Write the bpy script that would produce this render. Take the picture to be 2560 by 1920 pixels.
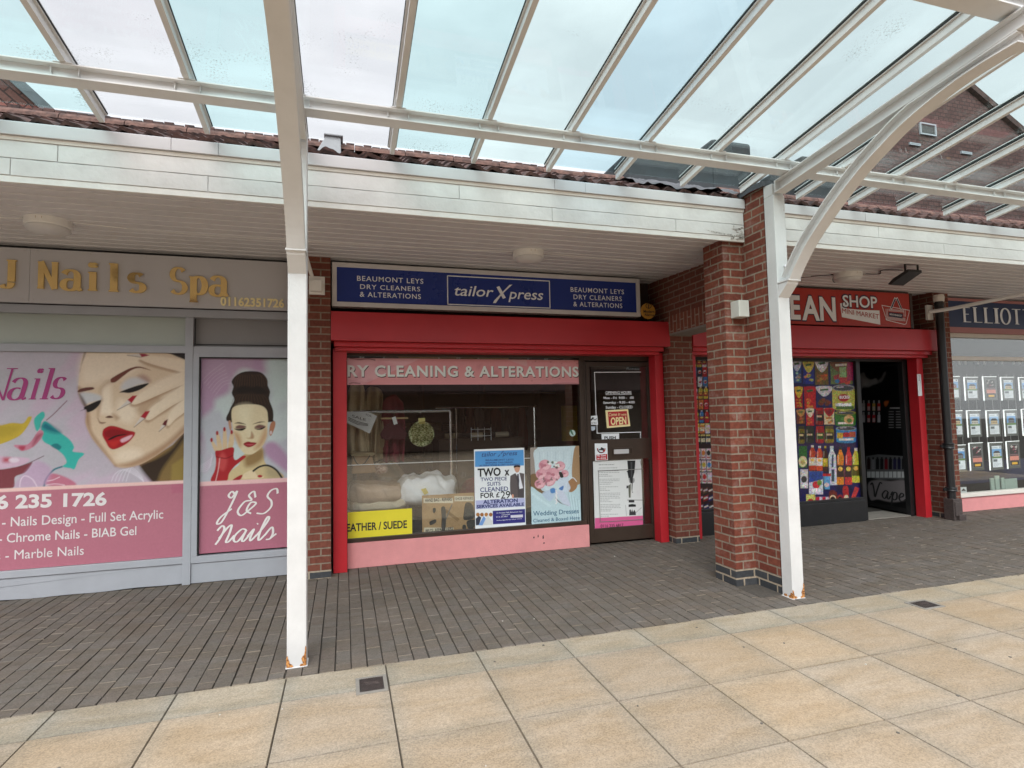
import bpy, bmesh, math, random
import numpy as np
from mathutils import Vector, Matrix
for o in list(bpy.data.objects): bpy.data.objects.remove(o)
SC = bpy.context.scene
COL = SC.collection
random.seed(4); RNG = np.random.default_rng(7)
R = math.radians

# ------------------------------------------------------------------ camera
PITCH, YAW, ROLL, EYE, FPX = .0590, .2899, -.0206, 1.585, 1410.86
def cam_axes():
    cy, sy, cp, sp, cr, sr = math.cos(YAW), math.sin(YAW), math.cos(PITCH), math.sin(PITCH), math.cos(ROLL), math.sin(ROLL)
    r = Vector((cy, -sy, 0)); f = Vector((sy, cy, 0)); u = Vector((0, 0, 1))
    f, u = f*cp+u*sp, u*cp-f*sp
    return r*cr+u*sr, u*cr-r*sr, f
CR_, CU_, CF_ = cam_axes()
cd = bpy.data.cameras.new('camera'); cam = bpy.data.objects.new('camera', cd); COL.objects.link(cam)
cd.sensor_width = 36; cd.lens = 36*FPX/2560; cd.clip_start = .05; cd.clip_end = 500
M = Matrix((CR_, CU_, -CF_)).transposed().to_4x4(); M.translation = (0, 0, EYE)
cam.matrix_world = M; SC.camera = cam
SC.render.resolution_x, SC.render.resolution_y = 1024, 768

# ------------------------------------------------------------------ sky, sun, exposure
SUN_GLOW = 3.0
SUN_EL, SUN_AZ = 40, 200          # azimuth measured clockwise from +y: the sun stands behind the camera, a little left
W = bpy.data.worlds.new('World'); SC.world = W; W.use_nodes = True
nt = W.node_tree; nt.nodes.clear()
def N(tree, t, **k):
    n = tree.nodes.new(t)
    for a, b in k.items(): setattr(n, a, b)
    return n
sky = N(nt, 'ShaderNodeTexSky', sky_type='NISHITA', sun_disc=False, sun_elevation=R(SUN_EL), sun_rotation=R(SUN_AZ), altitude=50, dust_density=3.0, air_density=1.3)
tc = N(nt, 'ShaderNodeTexCoord'); mp = N(nt, 'ShaderNodeMapping'); mp.inputs['Scale'].default_value = (1.0, 1.0, 2.6)
nz = N(nt, 'ShaderNodeTexNoise'); nz.inputs['Scale'].default_value = 2.3; nz.inputs['Detail'].default_value = 5; nz.inputs['Roughness'].default_value = .52
cr = N(nt, 'ShaderNodeValToRGB')
cr.color_ramp.elements[0].position = .36; cr.color_ramp.elements[0].color = (7.1, 7.35, 7.7, 1)
cr.color_ramp.elements[1].position = .62; cr.color_ramp.elements[1].color = (9.5, 9.72, 10.0, 1)
mx = N(nt, 'ShaderNodeMix', data_type='RGBA'); mx.inputs[0].default_value = .93
bg = N(nt, 'ShaderNodeBackground'); bg.inputs[1].default_value = .105
ow = N(nt, 'ShaderNodeOutputWorld')
L = nt.links.new
L(tc.outputs['Generated'], mp.inputs['Vector']); L(mp.outputs[0], nz.inputs['Vector']); L(nz.outputs[0], cr.inputs[0])
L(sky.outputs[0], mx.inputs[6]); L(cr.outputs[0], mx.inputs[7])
# extra sky glow added round the sun to brighten the shopfronts
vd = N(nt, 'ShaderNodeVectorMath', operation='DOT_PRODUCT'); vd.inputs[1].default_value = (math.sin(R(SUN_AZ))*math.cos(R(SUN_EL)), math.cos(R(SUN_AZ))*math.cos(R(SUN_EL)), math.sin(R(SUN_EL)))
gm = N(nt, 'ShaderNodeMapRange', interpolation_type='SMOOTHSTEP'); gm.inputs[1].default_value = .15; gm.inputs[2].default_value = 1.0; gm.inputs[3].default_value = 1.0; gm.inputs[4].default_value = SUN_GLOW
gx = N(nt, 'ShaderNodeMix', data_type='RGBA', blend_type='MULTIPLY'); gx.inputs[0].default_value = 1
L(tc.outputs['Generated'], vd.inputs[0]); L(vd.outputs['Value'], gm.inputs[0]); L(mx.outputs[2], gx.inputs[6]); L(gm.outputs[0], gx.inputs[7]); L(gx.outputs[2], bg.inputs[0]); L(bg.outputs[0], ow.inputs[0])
sd = bpy.data.lights.new('sun', 'SUN'); sd.energy = 1.5; sd.angle = R(28); sd.color = (1, .99, .97)
so = bpy.data.objects.new('sun', sd); COL.objects.link(so)
sdir = Vector((math.sin(R(SUN_AZ))*math.cos(R(SUN_EL)), math.cos(R(SUN_AZ))*math.cos(R(SUN_EL)), math.sin(R(SUN_EL))))
so.rotation_euler = sdir.to_track_quat('Z', 'Y').to_euler(); so.location = sdir*40
SC.view_settings.view_transform = 'Standard'; SC.view_settings.look = 'None'; SC.view_settings.gamma = 1
SC.view_settings.use_curve_mapping = False; SC.view_settings.exposure = 0.3
SC.render.engine = 'CYCLES'
SC.cycles.max_bounces = 10; SC.cycles.transparent_max_bounces = 16; SC.cycles.glossy_bounces = 4

# ------------------------------------------------------------------ helpers: measuring the photograph on real planes
CR = {'A':(0,0,2.572),'B':(700,0,2.572),'C':(1500,0,2.0868),'D':(0,560,2.9105),'E':(0,1080,2.9105),'F':(760,600,2.4578),'G':(800,840,2.86),
      'H':(1400,840,2.9625),'I':(1680,600,3.770),'J':(1960,700,4.608),'K':(1960,860,3.6056),'L':(2240,700,2.675),'M':(1700,1000,3.1905),
      'N':(0,1450,2.212),'O':(1000,1400,1.4179),'P':(640,560,1.4545),'T':(0,0,1/1.1573),'X':(1720,560,3.318),'Q':(180,860,4.3667),'U':(480,880,4.74),
      'V':(0,1000,6.9125),'Y':(1160,1100,6.9125),'Z':(1470,900,6.912),'a':(860,980,4.3647),'b':(860,860,6.379),'c':(1460,1110,6.635),'d':(1730,880,3.686),
      'e':(860,1650,12.289),'f':(2320,720,5.925),'g':(2320,960,4.608),'h':(2020,620,6.9125),'k':(1100,860,5.821),'m':(2100,180,4.365),'n':(600,300,3.607)}
def px(c, x, y): o = CR[c]; return (o[0]+x/o[2], o[1]+y/o[2])
def ray(p):
    return CF_ + CR_*((p[0]-1280)/FPX) + CU_*((960-p[1])/FPX)
class Plane:                                # a vertical plane through (x, y) along the direction (ax, ay); s runs along it, z is up
    def __init__(s, x=0, y=0, ax=1, ay=0): s.x, s.y, s.ax, s.ay = x, y, ax, ay
    def at(s, p):
        v = ray(p); nx, ny = -s.ay, s.ax
        t = (nx*s.x+ny*s.y)/(nx*v.x+ny*v.y)
        return ((v.x*t-s.x)*s.ax+(v.y*t-s.y)*s.ay, EYE+v.z*t)
    def q(s, c, x, y): return s.at(px(c, x, y))
    def to3(s, u, z, off=0):                # off: metres towards the viewer's side
        return (s.x+s.ax*u+s.ay*off, s.y+s.ay*u-s.ax*off, z)
    def rect(s, c, x0, y0, x1, y1):
        a, b = s.q(c, x0, y0), s.q(c, x1, y1); return (min(a[0], b[0]), max(a[0], b[0]), min(a[1], b[1]), max(a[1], b[1]))
    def off(s, d): return Plane(s.x+s.ay*d, s.y-s.ax*d, s.ax, s.ay)
def FP(Y): return Plane(0, Y, 1, 0)
def floor_at(c, x, y, z=0):
    v = ray(px(c, x, y)); t = (z-EYE)/v.z; return (v.x*t, v.y*t)

# ------------------------------------------------------------------ helpers: materials
def lin(c): c = c/255; return c/12.92 if c <= .04045 else ((c+.055)/1.055)**2.4
def rgb(r, g, b): return (lin(r), lin(g), lin(b), 1)
def mat(name, col, rough=.5, var=.12, scale=6, bump=0, bscale=60, metal=0, spec=.5, coat=0, col2=None, thr=(.4, .6), emit=0):
    m = bpy.data.materials.new(name); m.use_nodes = True; t = m.node_tree; b = t.nodes['Principled BSDF']; l = t.links.new
    b.inputs['Roughness'].default_value = rough; b.inputs['Metallic'].default_value = metal
    b.inputs['Specular IOR Level'].default_value = spec; b.inputs['Coat Weight'].default_value = coat
    tc = N(t, 'ShaderNodeTexCoord')
    n1 = N(t, 'ShaderNodeTexNoise'); n1.inputs['Scale'].default_value = scale; n1.inputs['Detail'].default_value = 6; n1.inputs['Roughness'].default_value = .62
    l(tc.outputs['Object'], n1.inputs['Vector'])
    rp = N(t, 'ShaderNodeValToRGB'); e = rp.color_ramp.elements
    e[0].position, e[1].position = thr if col2 else (.3, .7)
    e[0].color = tuple(max(0, c*(1-var)) for c in col[:3])+(1,)
    e[1].color = col2 if col2 else tuple(min(1, c*(1+var)) for c in col[:3])+(1,)
    l(n1.outputs[0], rp.inputs[0]); l(rp.outputs[0], b.inputs['Base Color'])
    if rough < .9:
        mr = N(t, 'ShaderNodeMapRange'); mr.inputs[3].default_value = rough*.8; mr.inputs[4].default_value = min(1, rough*1.25)
        l(n1.outputs[0], mr.inputs[0]); l(mr.outputs[0], b.inputs['Roughness'])
    if bump:
        n2 = N(t, 'ShaderNodeTexNoise'); n2.inputs['Scale'].default_value = bscale; n2.inputs['Detail'].default_value = 4
        bp = N(t, 'ShaderNodeBump'); bp.inputs['Strength'].default_value = bump; bp.inputs['Distance'].default_value = .01
        l(tc.outputs['Object'], n2.inputs['Vector']); l(n2.outputs[0], bp.inputs['Height']); l(bp.outputs[0], b.inputs['Normal'])
    if emit: b.inputs['Emission Color'].default_value = col; b.inputs['Emission Strength'].default_value = emit
    return m
def brick_mat(name, c1, c2, mortar, w=.225, h=.075, ms=.009, stain=None, rough=.85, rot=0):
    m = bpy.data.materials.new(name); m.use_nodes = True; t = m.node_tree; b = t.nodes['Principled BSDF']; l = t.links.new
    b.inputs['Roughness'].default_value = rough; b.inputs['Specular IOR Level'].default_value = .25
    tc = N(t, 'ShaderNodeTexCoord'); src = tc.outputs['UV']
    if rot:
        mp = N(t, 'ShaderNodeMapping'); mp.inputs['Rotation'].default_value = (0, 0, rot); l(src, mp.inputs[0]); src = mp.outputs[0]
    nw = N(t, 'ShaderNodeTexNoise'); nw.inputs['Scale'].default_value = 14; l(src, nw.inputs['Vector'])
    ad = N(t, 'ShaderNodeMix', data_type='VECTOR'); ad.inputs[0].default_value = .006
    l(src, ad.inputs[4]); l(nw.outputs['Color'], ad.inputs[5])
    br = N(t, 'ShaderNodeTexBrick'); br.offset = .5; br.squash = 1
    for k, v in {'Scale': 1, 'Mortar Size': ms, 'Mortar Smooth': .25, 'Bias': 0, 'Brick Width': w, 'Row Height': h, 'Color1': c1, 'Color2': c2, 'Mortar': mortar}.items(): br.inputs[k].default_value = v
    l(ad.outputs[1], br.inputs['Vector'])
    n1 = N(t, 'ShaderNodeTexNoise'); n1.inputs['Scale'].default_value = 28; n1.inputs['Detail'].default_value = 6; l(src, n1.inputs['Vector'])
    ml = N(t, 'ShaderNodeMix', data_type='RGBA', blend_type='OVERLAY'); ml.inputs[0].default_value = .45
    l(br.outputs[0], ml.inputs[6]); l(n1.outputs[0], ml.inputs[7]); out = ml.outputs[2]
    if stain:
        n3 = N(t, 'ShaderNodeTexNoise'); n3.inputs['Scale'].default_value = 5; n3.inputs['Detail'].default_value = 9; n3.inputs['Roughness'].default_value = .75; l(src, n3.inputs['Vector'])
        mr = N(t, 'ShaderNodeMapRange'); mr.inputs[1].default_value = .52; mr.inputs[2].default_value = .75; mr.inputs[4].default_value = stain[1]; l(n3.outputs[0], mr.inputs[0])
        ms2 = N(t, 'ShaderNodeMix', data_type='RGBA'); l(mr.outputs[0], ms2.inputs[0]); l(out, ms2.inputs[6]); ms2.inputs[7].default_value = stain[0]; out = ms2.outputs[2]
    l(out, b.inputs['Base Color'])
    inv = N(t, 'ShaderNodeMath', operation='MULTIPLY_ADD'); inv.inputs[1].default_value = -1; inv.inputs[2].default_value = 1; l(br.outputs['Fac'], inv.inputs[0])
    a2 = N(t, 'ShaderNodeMath', operation='MULTIPLY_ADD'); a2.inputs[1].default_value = .25; l(n1.outputs[0], a2.inputs[0]); l(inv.outputs[0], a2.inputs[2])
    bp = N(t, 'ShaderNodeBump'); bp.inputs['Strength'].default_value = .55; bp.inputs['Distance'].default_value = .006; l(a2.outputs[0], bp.inputs['Height']); l(bp.outputs[0], b.inputs['Normal'])
    return m
def vmat(name, rough=.4, coat=0, noise=.08, scale=40, bump=0, aggregate=0, edge=0, glow=0):      # colour from the mesh's own colour attribute
    m = bpy.data.materials.new(name); m.use_nodes = True; t = m.node_tree; b = t.nodes['Principled BSDF']; l = t.links.new
    b.inputs['Roughness'].default_value = rough; b.inputs['Coat Weight'].default_value = coat; b.inputs['Specular IOR Level'].default_value = .35
    at = N(t, 'ShaderNodeVertexColor', layer_name='Col'); tc = N(t, 'ShaderNodeTexCoord')
    n1 = N(t, 'ShaderNodeTexNoise'); n1.inputs['Scale'].default_value = scale; n1.inputs['Detail'].default_value = 7; n1.inputs['Roughness'].default_value = .7
    l(tc.outputs['Object'], n1.inputs['Vector'])
    mr = N(t, 'ShaderNodeMapRange'); mr.inputs[1].default_value = .25; mr.inputs[2].default_value = .75; mr.inputs[3].default_value = 1-noise; mr.inputs[4].default_value = 1+noise; l(n1.outputs[0], mr.inputs[0])
    ml = N(t, 'ShaderNodeMix', data_type='RGBA', blend_type='MULTIPLY'); ml.inputs[0].default_value = 1
    l(at.outputs[0], ml.inputs[6]); l(mr.outputs[0], ml.inputs[7]); out = ml.outputs[2]
    if aggregate:                            # small pale and dark stones in the concrete, and broad soft stains
        vo = N(t, 'ShaderNodeTexVoronoi'); vo.inputs['Scale'].default_value = 150; l(tc.outputs['Object'], vo.inputs['Vector'])
        sp = N(t, 'ShaderNodeSeparateColor'); l(vo.outputs['Color'], sp.inputs[0])
        m2 = N(t, 'ShaderNodeMapRange'); m2.inputs[3].default_value = 1-aggregate; m2.inputs[4].default_value = 1+aggregate; l(sp.outputs[0], m2.inputs[0])
        x2 = N(t, 'ShaderNodeMix', data_type='RGBA', blend_type='MULTIPLY'); x2.inputs[0].default_value = 1; l(out, x2.inputs[6]); l(m2.outputs[0], x2.inputs[7]); out = x2.outputs[2]
        mp = N(t, 'ShaderNodeMapping'); mp.inputs['Scale'].default_value = (1, 3.2, 1); l(tc.outputs['Object'], mp.inputs[0])
        n4 = N(t, 'ShaderNodeTexNoise'); n4.inputs['Scale'].default_value = 2.2; n4.inputs['Detail'].default_value = 8; n4.inputs['Roughness'].default_value = .6; n4.inputs['Distortion'].default_value = .6; l(mp.outputs[0], n4.inputs['Vector'])
        r4 = N(t, 'ShaderNodeValToRGB'); r4.color_ramp.elements[0].position = .36; r4.color_ramp.elements[0].color = (.86, .80, .70, 1); r4.color_ramp.elements[1].position = .62; r4.color_ramp.elements[1].color = (1.02, 1.01, 1.0, 1); l(n4.outputs[0], r4.inputs[0])
        x3 = N(t, 'ShaderNodeMix', data_type='RGBA', blend_type='MULTIPLY'); x3.inputs[0].default_value = .8; l(out, x3.inputs[6]); l(r4.outputs[0], x3.inputs[7]); out = x3.outputs[2]
        if edge:                             # greyer worn margins of each flag
            sx = N(t, 'ShaderNodeSeparateXYZ'); l(tc.outputs['Object'], sx.inputs[0]); es = []
            for ax, o0, per in ((0, -1.547, .6), (1, 2.940, .605)):
                a1 = N(t, 'ShaderNodeMath', operation='SUBTRACT'); a1.inputs[1].default_value = o0; l(sx.outputs[ax], a1.inputs[0])
                a2 = N(t, 'ShaderNodeMath', operation='DIVIDE'); a2.inputs[1].default_value = per; l(a1.outputs[0], a2.inputs[0])
                a3 = N(t, 'ShaderNodeMath', operation='PINGPONG'); a3.inputs[1].default_value = .5; l(a2.outputs[0], a3.inputs[0]); es.append(a3)
            mn = N(t, 'ShaderNodeMath', operation='MINIMUM'); l(es[0].outputs[0], mn.inputs[0]); l(es[1].outputs[0], mn.inputs[1])
            ad = N(t, 'ShaderNodeMath', operation='MULTIPLY_ADD'); ad.inputs[1].default_value = .30; l(n4.outputs[0], ad.inputs[0]); l(mn.outputs[0], ad.inputs[2])
            rg = N(t, 'ShaderNodeMapRange', interpolation_type='SMOOTHSTEP'); rg.inputs[1].default_value = .15; rg.inputs[2].default_value = .36; l(ad.outputs[0], rg.inputs[0])
            rr2 = N(t, 'ShaderNodeValToRGB'); rr2.color_ramp.elements[0].color = (.90, .935, .97, 1); rr2.color_ramp.elements[1].color = (1.02, 1.0, .97, 1); l(rg.outputs[0], rr2.inputs[0])
            x4 = N(t, 'ShaderNodeMix', data_type='RGBA', blend_type='MULTIPLY'); x4.inputs[0].default_value = 1; l(out, x4.inputs[6]); l(rr2.outputs[0], x4.inputs[7]); out = x4.outputs[2]
    l(out, b.inputs['Base Color'])
    if glow: l(out, b.inputs['Emission Color']); b.inputs['Emission Strength'].default_value = glow
    if bump:
        bp = N(t, 'ShaderNodeBump'); bp.inputs['Strength'].default_value = bump; bp.inputs['Distance'].default_value = .004
        n2 = N(t, 'ShaderNodeTexNoise'); n2.inputs['Scale'].default_value = 130; n2.inputs['Detail'].default_value = 3; l(tc.outputs['Object'], n2.inputs['Vector']); l(n2.outputs[0], bp.inputs['Height']); l(bp.outputs[0], b.inputs['Normal'])
    return m
def glass_mat(name, tint=(1, 1, 1), refl=1.0, dirt=0, ior=1.5):
    m = bpy.data.materials.new(name); m.use_nodes = True; t = m.node_tree; t.nodes.clear(); l = t.links.new
    o = N(t, 'ShaderNodeOutputMaterial'); tr = N(t, 'ShaderNodeBsdfTransparent'); tr.inputs[0].default_value = tuple(tint)+(1,)
    gl = N(t, 'ShaderNodeBsdfGlossy'); gl.inputs['Roughness'].default_value = .01; gl.inputs[0].default_value = (refl, refl, refl, 1)
    fr = N(t, 'ShaderNodeFresnel'); ge = N(t, 'ShaderNodeNewGeometry'); im = N(t, 'ShaderNodeMapRange'); im.inputs[3].default_value = ior; im.inputs[4].default_value = 1/ior; l(ge.outputs['Backfacing'], im.inputs[0]); l(im.outputs[0], fr.inputs[0]); mx = N(t, 'ShaderNodeMixShader'); l(fr.outputs[0], mx.inputs[0]); l(tr.outputs[0], mx.inputs[1]); l(gl.outputs[0], mx.inputs[2])
    out = mx.outputs[0]
    if dirt:                                 # specks of dirt and algae lying on the pane
        tc = N(t, 'ShaderNodeTexCoord'); n = N(t, 'ShaderNodeTexNoise'); n.inputs['Scale'].default_value = 75; n.inputs['Detail'].default_value = 6; n.inputs['Roughness'].default_value = .72; l(tc.outputs['Object'], n.inputs['Vector'])
        n2 = N(t, 'ShaderNodeTexNoise'); n2.inputs['Scale'].default_value = 2.0; l(tc.outputs['Object'], n2.inputs['Vector'])
        mu = N(t, 'ShaderNodeMath', operation='MULTIPLY'); l(n.outputs[0], mu.inputs[0]); l(n2.outputs[0], mu.inputs[1])
        mr = N(t, 'ShaderNodeMapRange'); mr.inputs[1].default_value = .385; mr.inputs[2].default_value = .50; mr.inputs[4].default_value = dirt; l(mu.outputs[0], mr.inputs[0])
        df = N(t, 'ShaderNodeBsdfDiffuse'); df.inputs[0].default_value = (.22, .25, .2, 1); m2 = N(t, 'ShaderNodeMixShader'); l(mr.outputs[0], m2.inputs[0]); l(out, m2.inputs[1]); l(df.outputs[0], m2.inputs[2]); out = m2.outputs[0]
    l(out, o.inputs[0]); return m

# ------------------------------------------------------------------ helpers: meshes
class MB:
    def __init__(s): s.v, s.f, s.m, s.c = [], [], [], []
    def poly(s, pts, m=0, c=None):
        i = len(s.v); s.v += [tuple(p) for p in pts]; s.f.append(tuple(range(i, i+len(pts)))); s.m.append(m); s.c.append(c); return s
    def faces(s, vs, fs, m=0):
        i = len(s.v); s.v += [tuple(p) for p in vs]
        for f in fs: s.f.append(tuple(i+k for k in f)); s.m.append(m); s.c.append(None)
        return s
    def box(s, x0, x1, y0, y1, z0, z1, m=0):
        vs = [(x, y, z) for x in (x0, x1) for y in (y0, y1) for z in (z0, z1)]
        return s.faces(vs, [(0, 1, 3, 2), (4, 6, 7, 5), (0, 4, 5, 1), (2, 3, 7, 6), (0, 2, 6, 4), (1, 5, 7, 3)], m)
    def prism(s, pts, a, b, axis='y', m=0):          # pts: outline in the two other axes (x,z), (y,z) or (x,y)
        k = len(pts)
        def P(p, w): return (p[0], w, p[1]) if axis == 'y' else (w, p[0], p[1]) if axis == 'x' else (p[0], p[1], w)
        vs = [P(p, a) for p in pts]+[P(p, b) for p in pts]
        return s.faces(vs, [tuple(range(k))[::-1], tuple(range(k, 2*k))]+[(i, (i+1) % k, k+(i+1) % k, k+i) for i in range(k)], m)
    def band(s, lo, up, x0, x1, m=0):                # a curved strip in the y-z plane between two lines, extruded along x
        for i in range(len(lo)-1): pass
        n = len(lo); vs = [(x, p[0], p[1]) for x in (x0, x1) for p in lo]+[(x, p[0], p[1]) for x in (x0, x1) for p in up]
        L0, L1, U0, U1 = 0, n, 2*n, 3*n; fs = [(L0, L1, U1, U0), (L0+n-1, U0+n-1, U1+n-1, L1+n-1)]
        for i in range(n-1): fs += [(L0+i, L0+i+1, L1+i+1, L1+i), (U0+i, U1+i, U1+i+1, U0+i+1), (L0+i, U0+i, U0+i+1, L0+i+1), (L1+i, L1+i+1, U1+i+1, U1+i)]
        return s.faces(vs, fs, m)
    def tube(s, pts, r, n=8, m=0, cap=True):
        pts = [Vector(p) for p in pts]; vs = []; k = len(pts); rr = r if isinstance(r, (list, tuple)) else [r]*k
        up = Vector((0, 0, 1))
        for i, p in enumerate(pts):
            d = (pts[min(i+1, k-1)]-pts[max(i-1, 0)]).normalized(); a = d.cross(up if abs(d.z) < .95 else Vector((0, 1, 0))).normalized(); b = d.cross(a)
            vs += [p+(a*math.cos(2*math.pi*j/n)+b*math.sin(2*math.pi*j/n))*rr[i] for j in range(n)]
        fs = [(i*n+j, i*n+(j+1) % n, (i+1)*n+(j+1) % n, (i+1)*n+j) for i in range(k-1) for j in range(n)]
        if cap: fs += [tuple(range(n))[::-1], tuple((k-1)*n+j for j in range(n))]
        return s.faces(vs, fs, m)
    def lathe(s, prof, cx, cy, n=32, m=0):
        vs = [(cx+r*math.cos(2*math.pi*j/n), cy+r*math.sin(2*math.pi*j/n), z) for r, z in prof for j in range(n)]; k = len(prof)
        return s.faces(vs, [(i*n+j, i*n+(j+1) % n, (i+1)*n+(j+1) % n, (i+1)*n+j) for i in range(k-1) for j in range(n)]+[tuple(range(n))[::-1], tuple((k-1)*n+j for j in range(n))], m)
    def grid(s, fn, nu, nv, m=0):
        vs = [fn(i/nu, j/nv) for i in range(nu+1) for j in range(nv+1)]
        return s.faces(vs, [(i*(nv+1)+j, (i+1)*(nv+1)+j, (i+1)*(nv+1)+j+1, i*(nv+1)+j+1) for i in range(nu) for j in range(nv)], m)
    def build(s, name, mats, parent=None, bevel=0, smooth=False, label=None, cat=None, group=None, kind=None, base=None, fix=True):
        me = bpy.data.meshes.new(name); v = np.array(s.v, dtype=float)
        top = parent is None
        if top:
            lo, hi = v.min(0), v.max(0); b = Vector(((lo[0]+hi[0])/2, (lo[1]+hi[1])/2, lo[2])) if base is None else Vector(base)
            if kind == 'structure': b = Vector((0, 0, 0))
        else: b = Vector((0, 0, 0))
        me.from_pydata([tuple(p) for p in (v-np.array(b))], [], s.f)
        mats = mats if isinstance(mats, (list, tuple)) else [mats]
        for mm in mats: me.materials.append(mm)
        me.polygons.foreach_set('material_index', s.m)
        if fix:
            bm = bmesh.new(); bm.from_mesh(me); bmesh.ops.recalc_face_normals(bm, faces=bm.faces); bm.to_mesh(me); bm.free()
        me.polygons.foreach_set('use_smooth', [smooth]*len(s.f))
        uv = me.uv_layers.new(name='UVMap'); nl = len(me.loops); li = np.zeros(nl, dtype=np.int32); me.loops.foreach_get('vertex_index', li)
        pn = np.zeros(len(s.f)*3); me.polygons.foreach_get('normal', pn); pn = np.abs(pn.reshape(-1, 3)); cnt = np.zeros(len(s.f), dtype=np.int32); me.polygons.foreach_get('loop_total', cnt)
        d = np.repeat(pn.argmax(1), cnt); P = v[li]; U = np.where((d == 0)[:, None], P[:, [1, 2]], np.where((d == 1)[:, None], P[:, [0, 2]], P[:, [0, 1]])); uv.data.foreach_set('uv', U.ravel())
        if any(c is not None for c in s.c):
            ca = me.color_attributes.new('Col', 'FLOAT_COLOR', 'CORNER'); cc = np.array([c if c is not None else (1, 1, 1, 1) for c in s.c], dtype=float); ca.data.foreach_set('color', np.repeat(cc, cnt, axis=0).ravel())
        o = bpy.data.objects.new(name, me); COL.objects.link(o)
        if top: o.location = b
        else: attach(o, parent)
        if bevel:
            md = o.modifiers.new('bevel', 'BEVEL'); md.width = bevel; md.segments = 2; md.limit_method = 'ANGLE'; md.angle_limit = R(40)
        tag(o, label, cat, group, kind); return o
def attach(o, parent):                       # meshes are in world coordinates: undo the parent's own place
    o.parent = parent; p = parent; w = Vector((0, 0, 0))
    while p: w += p.location; p = p.parent
    o.location = -w
def tag(o, label=None, cat=None, group=None, kind=None):
    for k, v in (('label', label), ('category', cat), ('group', group), ('kind', kind)):
        if v: o[k] = v
    return o
def thing(name, label, cat, loc, group=None):
    o = bpy.data.objects.new(name, None); COL.objects.link(o); o.location = loc; o.empty_display_size = .1
    return tag(o, label, cat, group)
def copy_thing(src, delta, label=None, group=None):
    def rec(o, par):
        c = o.copy(); COL.objects.link(c); c.parent = par
        for ch in list(o.children): rec(ch, c)
        return c
    c = rec(src, None); c.location = Vector(src.location)+Vector(delta); tag(c, label, None, group); return c
def smooth(pts, n=6, closed=True):
    P = np.array(pts, dtype=float); k = len(P); out = []
    for i in range(k if closed else k-1):
        if closed: a, b, c, d = P[(i-1) % k], P[i], P[(i+1) % k], P[(i+2) % k]
        else: a, b, c, d = P[max(i-1, 0)], P[i], P[i+1], P[min(i+2, k-1)]
        for j in range(n):
            t = j/n; out.append(.5*((2*b)+(c-a)*t+(2*a-5*b+4*c-d)*t*t+(3*b-a-3*c+d)*t**3))
    if not closed: out.append(P[-1])
    return np.array(out)

# ------------------------------------------------------------------ helpers: lettering
_cache = {}
def glyph_mesh(body, bold=0, shear=0, space=1.0):
    key = (body, bold, shear, space)
    if key in _cache: return _cache[key]
    cu = bpy.data.curves.new('t', 'FONT'); cu.body = body; cu.size = 1; cu.offset = bold; cu.shear = shear; cu.space_character = space; cu.resolution_u = 3
    ob = bpy.data.objects.new('t', cu); COL.objects.link(ob); bpy.context.view_layer.update()
    me = bpy.data.meshes.new_from_object(ob.evaluated_get(bpy.context.evaluated_depsgraph_get()))
    vs = np.array([v.co[:2] for v in me.vertices]); fs = [tuple(p.vertices) for p in me.polygons]
    bpy.data.objects.remove(ob); bpy.data.curves.remove(cu); bpy.data.meshes.remove(me)
    _cache[key] = (vs, fs); return vs, fs
CAP = None
def text(mb, body, plane, c, xl, yb, xr, yt, off=.004, m=0, bold=0, shear=0, space=1.0, depth=0, yr=None):
    """write body so that its left end, baseline and cap height sit where they do on the plane in the photograph"""
    global CAP
    if CAP is None: CAP = glyph_mesh('H')[0][:, 1].max()
    vs, fs = glyph_mesh(body, bold, shear, space)
    s0, z0 = plane.q(c, xl, yb); s1, zt = plane.q(c, xl, yt); s2, zr = plane.q(c, xr, yb if yr is None else yr)
    w = vs[:, 0].max()-vs[:, 0].min(); kx = (s2-s0)/w; kz = (zt-z0)/CAP; x0 = vs[:, 0].min(); sl = (zr-z0)/max(1e-6, (s2-s0)) if yr is not None else 0
    P = [plane.to3(s0+(a-x0)*kx, z0+b*kz+(a-x0)*kx*sl, off) for a, b in vs]
    mb.faces(P, fs, m)
    if depth:
        cnt = {}
        for f in fs:
            for i in range(len(f)): e = (f[i], f[(i+1) % len(f)]); cnt[e] = 1
        Q = [plane.to3(s0+(a-x0)*kx, z0+b*kz+(a-x0)*kx*sl, off-depth) for a, b in vs]
        i0 = len(mb.v); mb.v += P+Q; n = len(P)
        for (a, b) in cnt:
            if (b, a) not in cnt: mb.f.append((i0+a, i0+b, i0+n+b, i0+n+a)); mb.m.append(m); mb.c.append(None)
    return mb
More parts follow.
